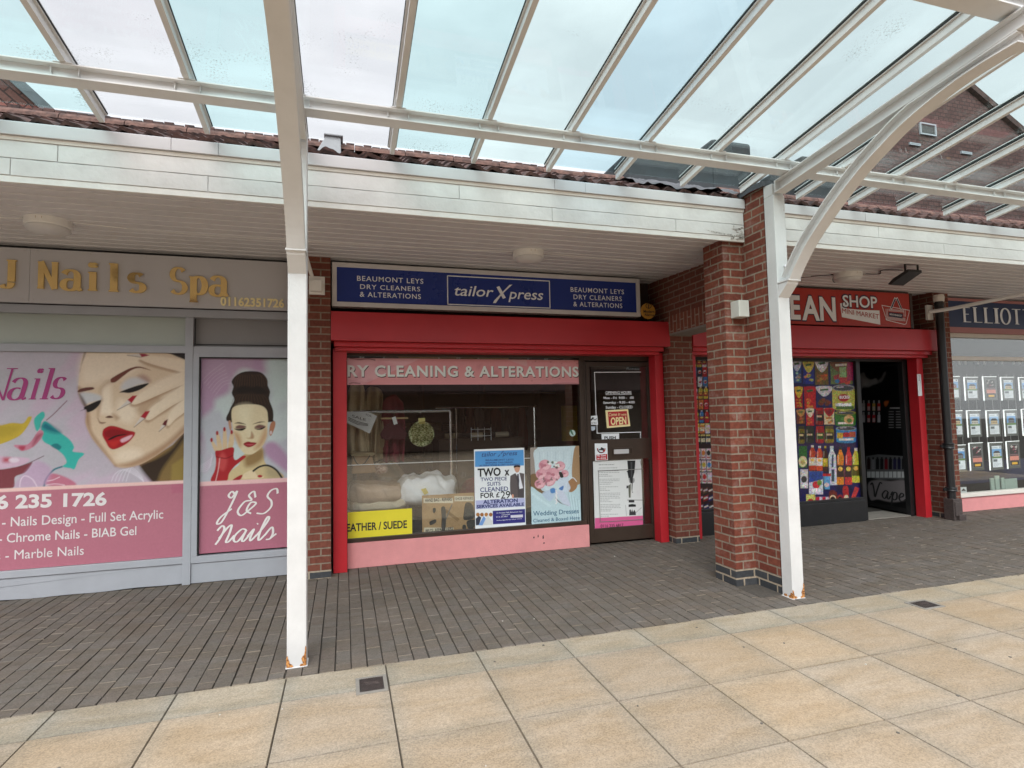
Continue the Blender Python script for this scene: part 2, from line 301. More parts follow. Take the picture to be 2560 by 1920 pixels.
# pen-drawn letters for the seriffed and the handwritten lettering: strokes on a grid of cap height 1, x-height .66
def arc(cx, cy, rx, ry, a0, a1, n=14): return [(cx+rx*math.cos(R(a0+(a1-a0)*i/n)), cy+ry*math.sin(R(a0+(a1-a0)*i/n))) for i in range(n+1)]
SER = {'J': ([[(.34, 1), (.34, .22)], arc(.2, .2, .14, .2, 0, -150)], [(.2, .48, 1)], .55),
 'N': ([[(.12, 0), (.12, 1)], [(.12, 1), (.62, 0)], [(.62, 0), (.62, 1)]], [(0, .24, 0), (0, .2, 1), (.5, .74, 1)], .8),
 'a': ([arc(.26, .46, .2, .2, 160, 0)+[(.46, .1)]+[(.52, .01), (.6, .06)], arc(.25, .18, .2, .18, 60, 360)], [], .62),
 'i': ([[(.16, .66), (.16, 0)], arc(.16, .9, .05, .05, 0, 360)], [(.02, .16, .66), (.02, .3, 0)], .34),
 'l': ([[(.16, 1), (.16, 0)]], [(.02, .16, 1), (.02, .3, 0)], .34),
 's': ([arc(.22, .5, .16, .16, 30, 270)+arc(.22, .18, .18, .16, 90, -150)], [], .46),
 'S': ([arc(.3, .74, .22, .25, 30, 270)+arc(.3, .25, .25, .24, 90, -150)], [], .62),
 'p': ([[(.14, .66), (.14, -.3)], arc(.3, .33, .2, .33, 150, -150)], [(.0, .14, .66), (.02, .28, -.3)], .58),
 'E': ([[(.14, 0), (.14, 1)]], [(.02, .56, 1), (.14, .44, .52), (.02, .58, 0)], .66), 'L': ([[(.14, 0), (.14, 1)]], [(.02, .28, 1), (.02, .56, 0)], .62),
 'I': ([[(.14, 0), (.14, 1)]], [(.0, .28, 1), (.0, .28, 0)], .34), 'O': ([arc(.38, .5, .34, .5, 0, 360, 28)], [], .8), 'T': ([[(.32, 0), (.32, 1)]], [(.02, .62, 1), (.18, .46, 0)], .64), ' ': ([], [], .42)}
SCR = {'J': ([smooth([(.62, .8), (.4, 1.0), (.28, .85), (.45, .75), (.62, 1.0), (.5, .4), (.3, -.2), (.1, -.25), (.2, .0), (.6, .3)], 6, False)], [], .7),
 '&': ([smooth([(.75, .7), (.6, .95), (.42, .8), (.6, .6), (.3, .55), (.1, .2), (.3, .0), (.55, .15), (.85, .45), (.6, .5), (.5, .2), (.75, .05)], 6, False)], [], .85),
 'S': ([smooth([(.8, .8), (.7, 1.0), (.45, .95), (.35, .72), (.6, .5), (.65, .25), (.4, .02), (.05, .05)], 6, False)], [], .85),
 'N': ([smooth([(0, .55), (.15, .75), (.28, .6), (.2, .2), (.08, -.05)], 6, False), smooth([(.16, .2), (.4, .65), (.55, .75), (.55, .4), (.5, .05), (.62, .05), (.78, .3)], 6, False)], [], .74),
 'a': ([smooth([(.5, .5), (.3, .55), (.08, .3), (.08, .08), (.25, .02), (.45, .35), (.5, .5), (.42, .1), (.52, .02), (.68, .25)], 6, False)], [], .62),
 'i': ([smooth([(0, .2), (.2, .52), (.14, .15), (.2, .02), (.38, .25)], 6, False), [(.28, .72), (.31, .76)]], [], .36),
 'l': ([smooth([(0, .2), (.25, .6), (.38, .95), (.28, 1.0), (.16, .5), (.14, .1), (.22, .02), (.4, .25)], 6, False)], [], .38),
 's': ([smooth([(0, .2), (.22, .55), (.34, .3), (.28, .05), (.1, .02)], 6, False), [(.28, .05), (.5, .25)]], [], .5),
 'V': ([smooth([(0, .8), (.15, .95), (.25, .5), (.3, .0), (.5, .5), (.75, 1.05), (.9, 1.0)], 6, False)], [], .8),
 'p': ([smooth([(.05, .3), (.2, .55), (.14, .1), (.02, -.5)], 6, False), smooth([(.14, .2), (.3, .52), (.48, .5), (.46, .15), (.26, .02), (.14, .15)], 6, False)], [], .56),
 'e': ([smooth([(.05, .25), (.3, .35), (.36, .5), (.22, .55), (.06, .3), (.1, .05), (.3, .02), (.5, .2)], 6, False)], [], .5), ' ': ([], [], .4)}
def pen(mb, body, font, plane, c, xl, yb, xr, yt, off=.004, m=0, thick=.16, thin=.045, serif=.05, shear=0, depth=0, yr=None, gap=.1):
    s0, z0 = plane.q(c, xl, yb); _, zt = plane.q(c, xl, yt); s2, zr = plane.q(c, xr, yb if yr is None else yr); k = zt-z0
    tot = sum(font[ch][2]+gap for ch in body)-gap; kx = (s2-s0)/tot; sl = (zr-z0)/(s2-s0) if yr is not None else 0
    x = 0; cnt = 0
    def P(a, b, o): a2 = a+shear*b*k/kx; return plane.to3(s0+a2*kx, z0+b*k+a2*kx*sl, o)
    for ch in body:
        st, ser, w = font[ch]
        for pl in st:
            cnt += 1; o = off+(cnt % 5)*.0006
            p = np.array(pl, dtype=float); d = np.gradient(p, axis=0); ln = np.linalg.norm(d, axis=1)+1e-9; d = d/ln[:, None]
            wd = thin+(thick-thin)*np.abs(d[:, 1])**1.6; wd = np.maximum(wd, .02)
            nx, ny = -d[:, 1]*wd/2, d[:, 0]*wd/2
            a = [(x+p[i, 0]+nx[i], p[i, 1]+ny[i]) for i in range(len(p))]; b = [(x+p[i, 0]-nx[i], p[i, 1]-ny[i]) for i in range(len(p))]
            n = len(a); vs = [P(*q, o+i*2.5e-5) for i, q in enumerate(a)]+[P(*q, o+i*2.5e-5) for i, q in enumerate(b)]; fs = [(i, i+1, n+i+1, n+i) for i in range(n-1)]
            if depth: vs += [P(*q, o-depth) for q in a]+[P(*q, o-depth) for q in b]; fs += [(i, 2*n+i, 2*n+i+1, i+1) for i in range(n-1)]+[(n+i, n+i+1, 3*n+i+1, 3*n+i) for i in range(n-1)]
            mb.faces(vs, fs, m)
        for (a, b, y) in ser:
            y0 = y-serif if y >= .6 else y; o = off+.0026
            q = [P(x+a, y0, o), P(x+b, y0, o), P(x+b, y0+serif, o), P(x+a, y0+serif, o)]
            mb.faces(q+([P(x+a, y0, o-depth), P(x+b, y0, o-depth), P(x+b, y0+serif, o-depth), P(x+a, y0+serif, o-depth)] if depth else []), [(0, 1, 2, 3)]+([(0, 4, 5, 1), (1, 5, 6, 2), (2, 6, 7, 3), (3, 7, 4, 0)] if depth else []), m)
        x += w+gap
    return mb

# ------------------------------------------------------------------ helpers: printed posters (a fine mesh that carries its print as colours)
class Print:
    def __init__(s, plane, rect, res=.004, base=(230, 230, 230)):
        s.pl = plane; s.x0, s.x1, s.z0, s.z1 = rect; s.nx = max(2, int((s.x1-s.x0)/res)); s.nz = max(2, int((s.z1-s.z0)/res)); s.res = res
        s.X, s.Z = np.meshgrid(np.linspace(s.x0, s.x1, s.nx), np.linspace(s.z0, s.z1, s.nz)); s.C = np.empty(s.X.shape+(3,)); s.C[:] = [lin(c) for c in base]; s.crop = None
    def pts(s, p): return np.array([s.pl.q(s.crop, a, b) for a, b in p])
    def scale(s, d):                         # crop pixels to metres
        a, b = s.pl.q(s.crop, 600, 800), s.pl.q(s.crop, 610, 800); return d*abs(b[0]-a[0])/10
    def mask(s, P, soft):
        lo, hi = P.min(0)-soft*2-s.res, P.max(0)+soft*2+s.res
        ix = np.where((s.X[0] >= lo[0]) & (s.X[0] <= hi[0]))[0]; iz = np.where((s.Z[:, 0] >= lo[1]) & (s.Z[:, 0] <= hi[1]))[0]
        if not len(ix) or not len(iz): return None
        sl = (slice(iz[0], iz[-1]+1), slice(ix[0], ix[-1]+1)); X, Z = s.X[sl], s.Z[sl]; D = np.full(X.shape, 1e9); ins = np.zeros(X.shape, bool)
        for i in range(len(P)):
            a, b = P[i], P[(i+1) % len(P)]; e = b-a; L2 = e@e+1e-12; t = np.clip(((X-a[0])*e[0]+(Z-a[1])*e[1])/L2, 0, 1)
            D = np.minimum(D, np.hypot(X-a[0]-t*e[0], Z-a[1]-t*e[1]))
            c = ((a[1] <= Z) != (b[1] <= Z)) & (X < a[0]+(Z-a[1])*e[0]/(e[1] if abs(e[1]) > 1e-12 else 1e-12)); ins ^= c
        sd = np.where(ins, D, -D); return sl, np.clip(sd/(2*soft)+.5, 0, 1)
    def put(s, sl, a, col):
        c = np.array([lin(k) for k in col]); s.C[sl] = s.C[sl]*(1-a[..., None])+c*a[..., None]
    def poly(s, p, col, sm=True, soft=None, alpha=1, raw=False):
        P = np.array(p) if raw else s.pts(p); P = smooth(P, 5) if sm else P
        r = s.mask(P, s.res*.7 if soft is None else soft*s.scale(1))
        if r: s.put(r[0], r[1]*alpha, col)
        return s
    def rect(s, x0, y0, x1, y1, col, alpha=1, soft=None): return s.poly([(x0, y0), (x1, y0), (x1, y1), (x0, y1)], col, False, soft, alpha)
    def ell(s, cx, cy, rx, ry, col, alpha=1, soft=None, rot=0):
        c, q = math.cos(R(rot)), math.sin(R(rot)); return s.poly([(cx+rx*math.cos(a)*c-ry*math.sin(a)*q, cy+rx*math.cos(a)*q+ry*math.sin(a)*c) for a in np.linspace(0, 2*math.pi, 20, endpoint=False)], col, False, soft, alpha)
    def line(s, p, w, col, sm=True, alpha=1, soft=None):
        P = s.pts(p); P = smooth(P, 5, False) if sm else P; h = s.scale(w)/2; d = np.gradient(P, axis=0); d /= np.linalg.norm(d, axis=1)[:, None]+1e-12; n = np.stack([-d[:, 1], d[:, 0]], 1)*h
        return s.poly(np.vstack([P+n, (P-n)[::-1]]), col, False, soft, alpha, raw=True)
    def blotch(s, col, f, thr, amt, seed=0, stretch=1):
        rg = np.random.default_rng(seed); g = np.zeros(s.X.shape)
        for o in range(5):
            a, b, c, d, e = rg.uniform(-1, 1, 5); k = f*(1.7**o)
            g += (.7**o)*np.sin(k*(a*s.X*stretch+b*s.Z)+9*c+1.3*np.sin(k*.8*(d*s.X+e*s.Z)+5*a))
        al = np.clip((g/2.4-thr)/.3, 0, 1)*amt; s.put((slice(None), slice(None)), al, col); return s
    def grain(s, amt, cell, seed=0, col=0):         # fine printed detail
        rg = np.random.default_rng(seed); h, w = s.X.shape; k = np.ones((h, w))
        for c in (cell, max(1, cell//2), 1): n = rg.normal(0, 1, (h//c+2, w//c+2)); k += amt*np.repeat(np.repeat(n, c, 0), c, 1)[:h, :w]*.5
        s.C *= np.clip(k, .35, 1.7)[..., None]
        if col:
            n = rg.normal(0, 1, (h//3+2, w//3+2, 3)); s.C *= np.clip(1+col*np.repeat(np.repeat(n, 3, 0), 3, 1)[:h, :w], .3, 1.8)
        return s
    def build(s, name, material, parent=None, off=0, label=None, cat=None, group=None, curl=0, back=True):
        me = bpy.data.meshes.new(name); P = np.array([s.pl.to3(a, b, off) for a, b in zip(s.X.ravel(), s.Z.ravel())])
        if curl: P[:, 1] += curl*np.sin(s.X.ravel()*9+s.Z.ravel()*5)*.5
        n = s.nx; i = np.arange((s.nz-1)*(n-1)); r, c = i//(n-1), i % (n-1); F = np.stack([r*n+c, r*n+c+1, (r+1)*n+c+1, (r+1)*n+c], 1)
        b = np.zeros(3)
        if parent is None: b = np.array([P[:, 0].mean(), P[:, 1].mean(), P[:, 2].min()])
        me.vertices.add(len(P)); me.vertices.foreach_set('co', (P-b).ravel()); me.loops.add(F.size); me.loops.foreach_set('vertex_index', F.ravel().astype(np.int32))
        me.polygons.add(len(F)); me.polygons.foreach_set('loop_start', np.arange(0, F.size, 4, dtype=np.int32)); me.update(calc_edges=True)
        ca = me.color_attributes.new('Col', 'FLOAT_COLOR', 'POINT'); ca.data.foreach_set('color', np.concatenate([s.C.reshape(-1, 3), np.ones((len(P), 1))], 1).ravel())
        me.materials.append(material); o = bpy.data.objects.new(name, me); COL.objects.link(o)
        if parent is None: o.location = b
        else: attach(o, parent)
        return tag(o, label, cat, group)

# ------------------------------------------------------------------ materials
m_white = mat('white_paint', (.80, .785, .75, 1), .45, .05, 9, .12, 40)
m_steel = mat('white_steel_paint', (.67, .665, .655, 1), .38, .05, 5, .05, 30)
m_post = mat('post_paint', (.60, .595, .585, 1), .5, .08, 3.2, .2, 35)
m_rust = mat('rust', (.30, .10, .025, 1), .9, .5, 60, .5, 90, col2=(.62, .28, .08, 1))
m_fascia = mat('fascia_paint', (.70, .695, .68, 1), .55, .09, 3, .45, 14)
m_trim = mat('verge_trim_metal', (.53, .515, .52, 1), .42, .05, 2)
m_soffit = mat('soffit_cladding', (.66, .645, .655, 1), .42, .08, 1.2)
m_brick = brick_mat('red_brick', (.135, .036, .023, 1), (.195, .060, .037, 1), (.23, .185, .14, 1), ms=.008, stain=((.50, .42, .38, 1), .34))
m_brick2 = brick_mat('red_brick_deep', (.135, .040, .027, 1), (.175, .058, .038, 1), (.21, .16, .12, 1), ms=.008)
m_lintel = brick_mat('lintel_brick', (.14, .044, .030, 1), (.175, .06, .04, 1), (.22, .16, .125, 1))
m_soldier = brick_mat('soldier_brick', (.18, .055, .034, 1), (.22, .074, .046, 1), (.30, .22, .17, 1), rot=R(90))
m_plinth = brick_mat('blue_brick', (.035, .038, .042, 1), (.06, .062, .066, 1), (.33, .27, .2, 1), rough=.6)
m_conc = mat('concrete', (.22, .20, .175, 1), .9, .12, 14, .3)
m_tile = mat('clay_tile', (.042, .024, .022, 1), .9, .35, 9, .5, 50, col2=(.092, .046, .038, 1))
m_ridge = mat('ridge_clay', (.085, .046, .037, 1), .9, .3, 14, .4, 50, col2=(.145, .078, .061, 1))
m_lead = mat('lead_flashing', (.055, .058, .065, 1), .5, .3, 5, .6, 12)
m_felt = mat('roof_felt', (.030, .034, .038, 1), .8, .3, 5, .3, 20)
m_red = mat('red_paint', (.46, .018, .026, 1), .36, .07, 2.5, .06, 120)
m_redbox = mat('faded_red_paint', (.43, .026, .034, 1), .42, .09, 1.6, .08, 30)
m_pink = mat('pink_render', (.66, .27, .27, 1), .8, .07, 6, .35, 70)
m_brown = mat('brown_anodised', (.042, .026, .018, 1), .4, .15, 8)
m_black = mat('black_paint', (.012, .012, .013, 1), .42, .2, 10)
m_rubber = mat('rubber_gasket', (.010, .011, .011, 1), .7, .2, 10)
m_greyframe = mat('grey_frame_paint', (.345, .355, .385, 1), .42, .05, 5)
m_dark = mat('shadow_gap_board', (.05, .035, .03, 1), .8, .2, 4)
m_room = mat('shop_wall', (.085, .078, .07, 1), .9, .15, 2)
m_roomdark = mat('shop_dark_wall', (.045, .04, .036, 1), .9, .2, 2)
m_chrome = mat('chrome', (.75, .75, .75, 1), .18, .04, 5, metal=1)
m_print = vmat('printed_film', .32, .15, .04)
m_paper = vmat('printed_paper', .6, 0, .04)
m_txtwhite = mat('white_vinyl', (.80, .82, .85, 1), .5, .03, 5)
m_txtdark = mat('dark_ink', (.02, .02, .022, 1), .6, .1, 5)
m_gold = mat('gold_acrylic', (.90, .66, .28, 1), .10, .05, 5, metal=1)
m_cream = mat('cream_vinyl', (.90, .78, .42, 1), .45, .04, 5)
m_shopglass = glass_mat('shop_glass', (.93, .95, .93), 1.0, ior=1.85)
m_tailorglass = glass_mat('tailor_glass', (.95, .96, .95), 1.0, ior=1.9)
m_paneclear = glass_mat('clear_roof_glass', (.955, .955, .96), .5, .55)
m_panecyan = glass_mat('tinted_roof_glass', (.835, .945, .945), .5, .7)
m_paneblue = glass_mat('blue_roof_glass', (.835, .945, .97), .5, .7)
m_panepale = glass_mat('pale_roof_glass', (.905, .98, .972), .5, .7)
m_slab = vmat('concrete_flag', .85, 0, .08, 30, .35, .20, edge=1)
m_block = vmat('paving_block', .88, 0, .16, 22, .5, .16)
m_joint = mat('joint_dirt', (.07, .06, .05, 1), .95, .3, 40)
m_cast = mat('cast_iron', (.06, .045, .042, 1), .55, .4, 30, .3, 60)

# ------------------------------------------------------------------ ground and paving
MB().poly([(-90, -90, -.014), (90, -90, -.014), (90, 90, -.014), (-90, 90, -.014)]).build('ground', m_joint, kind='structure')
def flag(mb, x0, x1, y0, y1, z, col, bev=.006, g=.003, cap=None):
    a0, a1, b0, b1 = x0+g, x1-g, y0+g, y1-g; zz = [z+random.uniform(-.0012, .0012) for _ in range(4)]
    top = [(a0+bev, b0+bev, zz[0]), (a1-bev, b0+bev, zz[1]), (a1-bev, b1-bev, zz[2]), (a0+bev, b1-bev, zz[3])]
    bot = [(a0, b0, z-.012), (a1, b0, z-.012), (a1, b1, z-.012), (a0, b1, z-.012)]
    mb.poly(top, 0, col); d = tuple(c*.8 for c in col[:3])+(1,)
    for i in range(4): j = (i+1) % 4; mb.poly([bot[i], bot[j], top[j], top[i]], 0, (cap if cap and i in (0, 2) else d))
mb = MB(); ys = [3.86, 3.549, 2.940, 2.328]+[2.328-.605*i for i in range(1, 28)]
for r in range(len(ys)-1):
    for i in range(-16, 28):
        v = random.uniform(.93, 1.06); w = random.uniform(-.025, .025)
        c = (.352*v+w*.3, .280*v, .207*v-w*.3, 1) if r else (.315*v+w*.3, .272*v, .213*v-w*.3, 1)
        flag(mb, -1.547+.6*i, -1.547+.6*(i+1), ys[r+1], ys[r], 0, c, .004, .0016)
mb.build('slab_pavement', m_slab, kind='structure', fix=False)
mb = MB()
for i in range(-85, 165):
    x = .04+.1*i+random.uniform(-.0015, .0015); o = (i % 2)*.1+random.uniform(-.012, .012); y = 3.862
    k = 0
    while y < 6.62:
        y1 = min(6.62, (3.862+.2*(k+1)-o)); v = random.uniform(.92, 1.07); w = random.uniform(-.003, .004); k += 1
        if y1-y < .025: continue
        flag(mb, x, x+.1, y, y1, .001+random.uniform(-.0015, .0015), (.124*v+w, .107*v, .093*v-w*.5, 1), .0035, random.choice((.0006, .0009, .0009, .0013, .0013, .0022)), cap=(.20*v, .17*v, .14*v, 1) if random.random() < .55 else None)
        y = y1
mb.build('block_pavement', m_block, kind='structure', fix=False)

gm_ = MB()
for k in range(110):
    x, y = random.uniform(-4, 9), random.uniform(.9, 6.2); r = random.uniform(.003, .010); z = .0035; n = 8
    if 3.4 < x < 3.95 and 3.9 < y < 4.8: continue
    gm_.prism([(x+r*random.uniform(.7, 1.2)*math.cos(t), y+r*random.uniform(.7, 1.2)*math.sin(t)) for t in np.linspace(0, 5.6, n)], -.004, z, 'z', 1 if k % 6 == 0 else 0)
gm_.build('gum_spots', [mat('trodden_gum', (.12, .105, .09, 1), .9, .3, 40), mat('pale_grit', (.5, .47, .42, 1), .9, .2, 40)], kind='stuff')

# ------------------------------------------------------------------ the parade: one building
XL, XR = -6.2, 14.5
par = thing('shop_parade', 'brick shopping parade with white boarded eaves and a clay tiled pent roof', 'building', (3.5, 6.4, 0))
def pier(x0, x1, y0, y1, z1, mt=m_brick2, pl=.08, name='brick_pier'):
    o = MB().box(x0, x1, y0, y1, pl, z1).build(name, mt, par)
    MB().box(x0-.003, x1+.003, y0-.003, y1, -.01, pl).build('plinth', m_plinth, o)
    return o
pier(-.52, -.133, 6.13, 6.62, 3.315)
pier(3.885, 4.215, 6.14, 6.62, 3.315)
pier(8.34, 8.66, 6.14, 6.62, 3.315)
pil = MB().box(3.425, 3.665, 4.45, 4.745, .15, 3.225).box(3.645, 3.87, 4.14, 4.488, .1502, 3.64).build('brick_pillar', m_brick, par)
pl = MB().box(3.421, 3.662, 4.446, 4.745, -.01, .15).box(3.641, 3.874, 4.136, 4.49, -.01, .1498).box(3.41, 3.88, 4.125, 4.455, -.012, .006, 1).build('plinth', [m_plinth, m_joint], pil)
cap = MB().grid(lambda u, v: (3.60+.32*u, 4.09+.46*v, 3.655+.012*math.sin(u*9+v*4)), 10, 8).grid(lambda u, v: (3.60+.32*u, 4.09+.004*math.sin(u*19), 3.655-.05*v+.012*math.sin(u*9)), 10, 2).grid(lambda u, v: (3.60+.004*math.sin(u*15), 4.09+.46*u, 3.655-.05*v+.012*math.sin(u*4)), 10, 2).build('lead_cap', m_lead, pil)
MB().box(3.885, 4.19, 4.50, 6.138, 2.80, 3.32).build('brick_lintel', m_lintel, par)
MB().box(3.884, 4.191, 4.50, 6.138, 2.585, 2.80).build('soldier_course', m_soldier, par)
MB().box(3.888, 4.187, 4.50, 6.138, 2.565, 2.585).build('concrete_lintel', m_conc, par)
# the wall behind and above the shopfronts
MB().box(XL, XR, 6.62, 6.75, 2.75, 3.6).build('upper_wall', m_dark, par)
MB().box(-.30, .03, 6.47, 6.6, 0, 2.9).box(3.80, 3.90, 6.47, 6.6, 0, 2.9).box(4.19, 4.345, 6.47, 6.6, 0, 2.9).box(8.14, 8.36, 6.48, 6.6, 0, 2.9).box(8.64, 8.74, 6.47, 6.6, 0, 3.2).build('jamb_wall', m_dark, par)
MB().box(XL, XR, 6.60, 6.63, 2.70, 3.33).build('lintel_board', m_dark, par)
# soffit boards
mb = MB(); yb = 4.425; zs = lambda y: 3.222+(y-4.42)*.048
while yb < 6.6:
    ye = min(yb+.15, 6.6); g = .006
    for (xa, xb) in ((XL, 3.66), (3.665, 3.884), (3.8865, XR)):
        mb.prism([(yb, zs(yb)-.0065), (yb+.004, zs(yb)-.0075), (ye-.002, zs(ye)-.0005), (ye-.002, zs(ye)+.02), (yb, zs(yb)+.02)], xa, xb, 'x')
    yb = ye
mb.build('soffit', m_soffit, par)
def wavy(x0, x1, z, a=.0015):
    return [(x0+(x1-x0)*i/24, z+random.uniform(-a, a)) for i in range(25)]
def fascia(x0, x1, joints):
    f = MB()
    for zlo, zhi, js, y in ((3.243, 3.356, joints[0], 4.40), (3.3615, 3.477, joints[1], 4.402)):
        xs = [x0]+js+[x1]
        for a, b in zip(xs[:-1], xs[1:]): f.prism(wavy(a+.002, b-.002, zlo)+wavy(a+.002, b-.002, zhi)[::-1], y, y+.022)
    o = f.build('fascia_board', m_fascia, par, .002)
    MB().box(x0, x1, 4.405, 4.43, 3.198, 3.240).build('eaves_batten', m_white, o)
    MB().prism([(4.395, 3.48), (4.386, 3.503), (4.43, 3.503), (4.43, 3.48)], x0, x1, 'x').build('bead', m_white, o)
    g = MB(); xs = [x0]+joints[2]+[x1]
    for i, (a, b) in enumerate(zip(xs[:-1], xs[1:])):
        d = .0022 if i % 2 else 0
        g.prism([(4.372-d, 3.506), (4.372-d, 3.595), (4.385, 3.603), (4.44, 3.603), (4.44, 3.506)], a+.001, b-.001, 'x')
    g.build('verge_trim', m_trim, o, .003); return o
fascia(XL, 3.64, ([-2.1, -.93, 1.7, 2.9], [-1.84, .9], [-1.16, -.86, 1.72, 2.0]))
fascia(3.90, XR, ([6.2, 9.4], [5.3, 8.1], [5.1, 5.4, 9.0, 9.3]))
m_rot = mat('flaking_paint', (.40, .37, .33, 1), .9, .4, 40, .8, 60, col2=(.74, .73, .70, 1))
fl = MB()
for k in range(20):
    zz = random.uniform(3.215, 3.345); ex = random.random()**2*.16 if zz > 3.3 else random.random()**2*.12; w, h = random.uniform(.01, .05), random.uniform(.004, .014)
    fl.prism([(3.635-ex-w, zz), (3.635-ex-w*.5, zz-h*.6), (3.638-ex, zz-h*.2), (3.637-ex-w*.2, zz+h*.6), (3.636-ex-w*.7, zz+h*.5)], 4.3955, 4.402)
fl.prism([(3.22, 3.283), (3.30, 3.256), (3.45, 3.247), (3.60, 3.250), (3.636, 3.27), (3.60, 3.262), (3.45, 3.262), (3.33, 3.272)], 4.3985, 4.41).build('flaking_patch', m_rot, par)
# pent roof: courses of pantiles up to a row of ridge tiles
tl = MB(); PITCHR = R(26.3); P0 = (4.40, 3.606)
for (xa, xb) in ((XL, 3.62), (3.90, XR)):
    n = int((xb-xa)/.0165)
    for c in range(4):
        d0, d1 = .26*c, .26*c+.32
        def pt(i, d, lift, xa=xa): 
            x = xa+i*.0165; ph = (x/.165) % 1; wv = .017*math.sin(2*math.pi*ph)+.007*math.sin(4*math.pi*ph+.6)+.006*math.sin(x*1.7+c)+.004*math.sin(x*7.3+c*2)
            return (x, P0[0]+d*math.cos(PITCHR)-(wv+lift)*math.sin(PITCHR), P0[1]+d*math.sin(PITCHR)+(wv+lift)*math.cos(PITCHR))
        vs = [pt(i, d0, .0) for i in range(n)]+[pt(i, d0, .028) for i in range(n)]+[pt(i, d1, .004) for i in range(n)]
        tl.faces(vs, [(i, i+1, n+i+1, n+i) for i in range(n-1)]+[(n+i, n+i+1, 2*n+i+1, 2*n+i) for i in range(n-1)])
tile = tl.build('tiled_roof', m_tile, par, smooth=False, fix=False)
MB().prism([(4.38, 3.58), (5.3, 4.0), (5.3, 3.965), (4.38, 3.54)], XL, XR, 'x').build('roof_deck', m_lead, par)
rd = MB()
for (xa, xb) in ((XL, 2.75), (3.95, XR)):
    x = xa
    while x < xb:
        h = random.uniform(-.006, .006); pr = [(x+.004, x+.452)]
        a = [(5.225-.095*math.cos(t), 4.012+h+.075*math.sin(t)) for t in np.linspace(0, math.pi, 9)]; b = [(5.225-.075*math.cos(t), 4.012+h+.055*math.sin(t)) for t in np.linspace(0, math.pi, 9)]
        MB().band(b, a, x+.004, x+.447).build('ridge_tile', m_ridge, par, smooth=False); x += .45
# dark back slope seen over the ridge, its verge of cut tiles
bs = MB(); x = XL
while x < 9.6:
    h = 4.635+random.uniform(-.012, .012); bs.box(x, x+.085, 6.30, 6.5, 4.1, h if x < 2.4 else 4.3); x += .093
bs.build('back_roof_verge', m_tile, par)
# lead dressed over the tiles where the roof meets the pillar, with a dark boxed upstand behind
def leadf(u, v):
    x = 2.62+1.0*u; d = .10+1.1*v*(.55+.45*u) if False else .02+.95*v
    w = .010*math.sin(x*23+v*7)+.012*math.sin(v*13-x*9)+.006*math.sin(x*51+v*31)
    edge = max(0, 1-u*3.2)*(.75*(1-v))
    return (x+edge*.25*v, P0[0]+(d)*math.cos(PITCHR)-(.05+w)*.5, P0[1]+d*math.sin(PITCHR)+(.055+w)*.87)
MB().grid(leadf, 40, 26).build('lead_flashing', m_lead, par, smooth=True, fix=False)
dp = FP(5.6); x0, x1, z0, z1 = dp.rect('C', 150, 745, 795, 905); z1 = dp.q('C', 795, 748)[1]
MB().box(x0, x1, 5.62, 6.4, 4.0, dp.q('C', 150, 770)[1]).box(dp.q('C', 585, 745)[0], x1+.003, 5.6, 6.38, 3.99, z1).build('roof_upstand', m_felt, par, .04)
a = dp.q('C', 1060, 805); b = dp.q('C', 1140, 850)
MB().box(a[0], b[0]+.5, 5.62, 6.4, 4.0, a[1]).build('roof_upstand', m_felt, par, .03)
# small grey metal vent on the tiles
vx0, vx1, vz0, vz1 = FP(5.1).rect('B', 245, 865, 390, 935)
MB().prism([(vx0-.02, 3.93), (vx0+.07, vz1), (vx1, vz1-.01), (vx1+.005, 3.93)], 5.08, 5.35).box(vx0+.05, vx1+.02, 5.06, 5.37, vz1-.012, vz1+.004).build('roof_vent', mat('vent_grey', (.27, .28, .29, 1), .6, .1, 9), None, .006, label='small grey metal vent box on the tiled eaves roof', cat='roof vent')

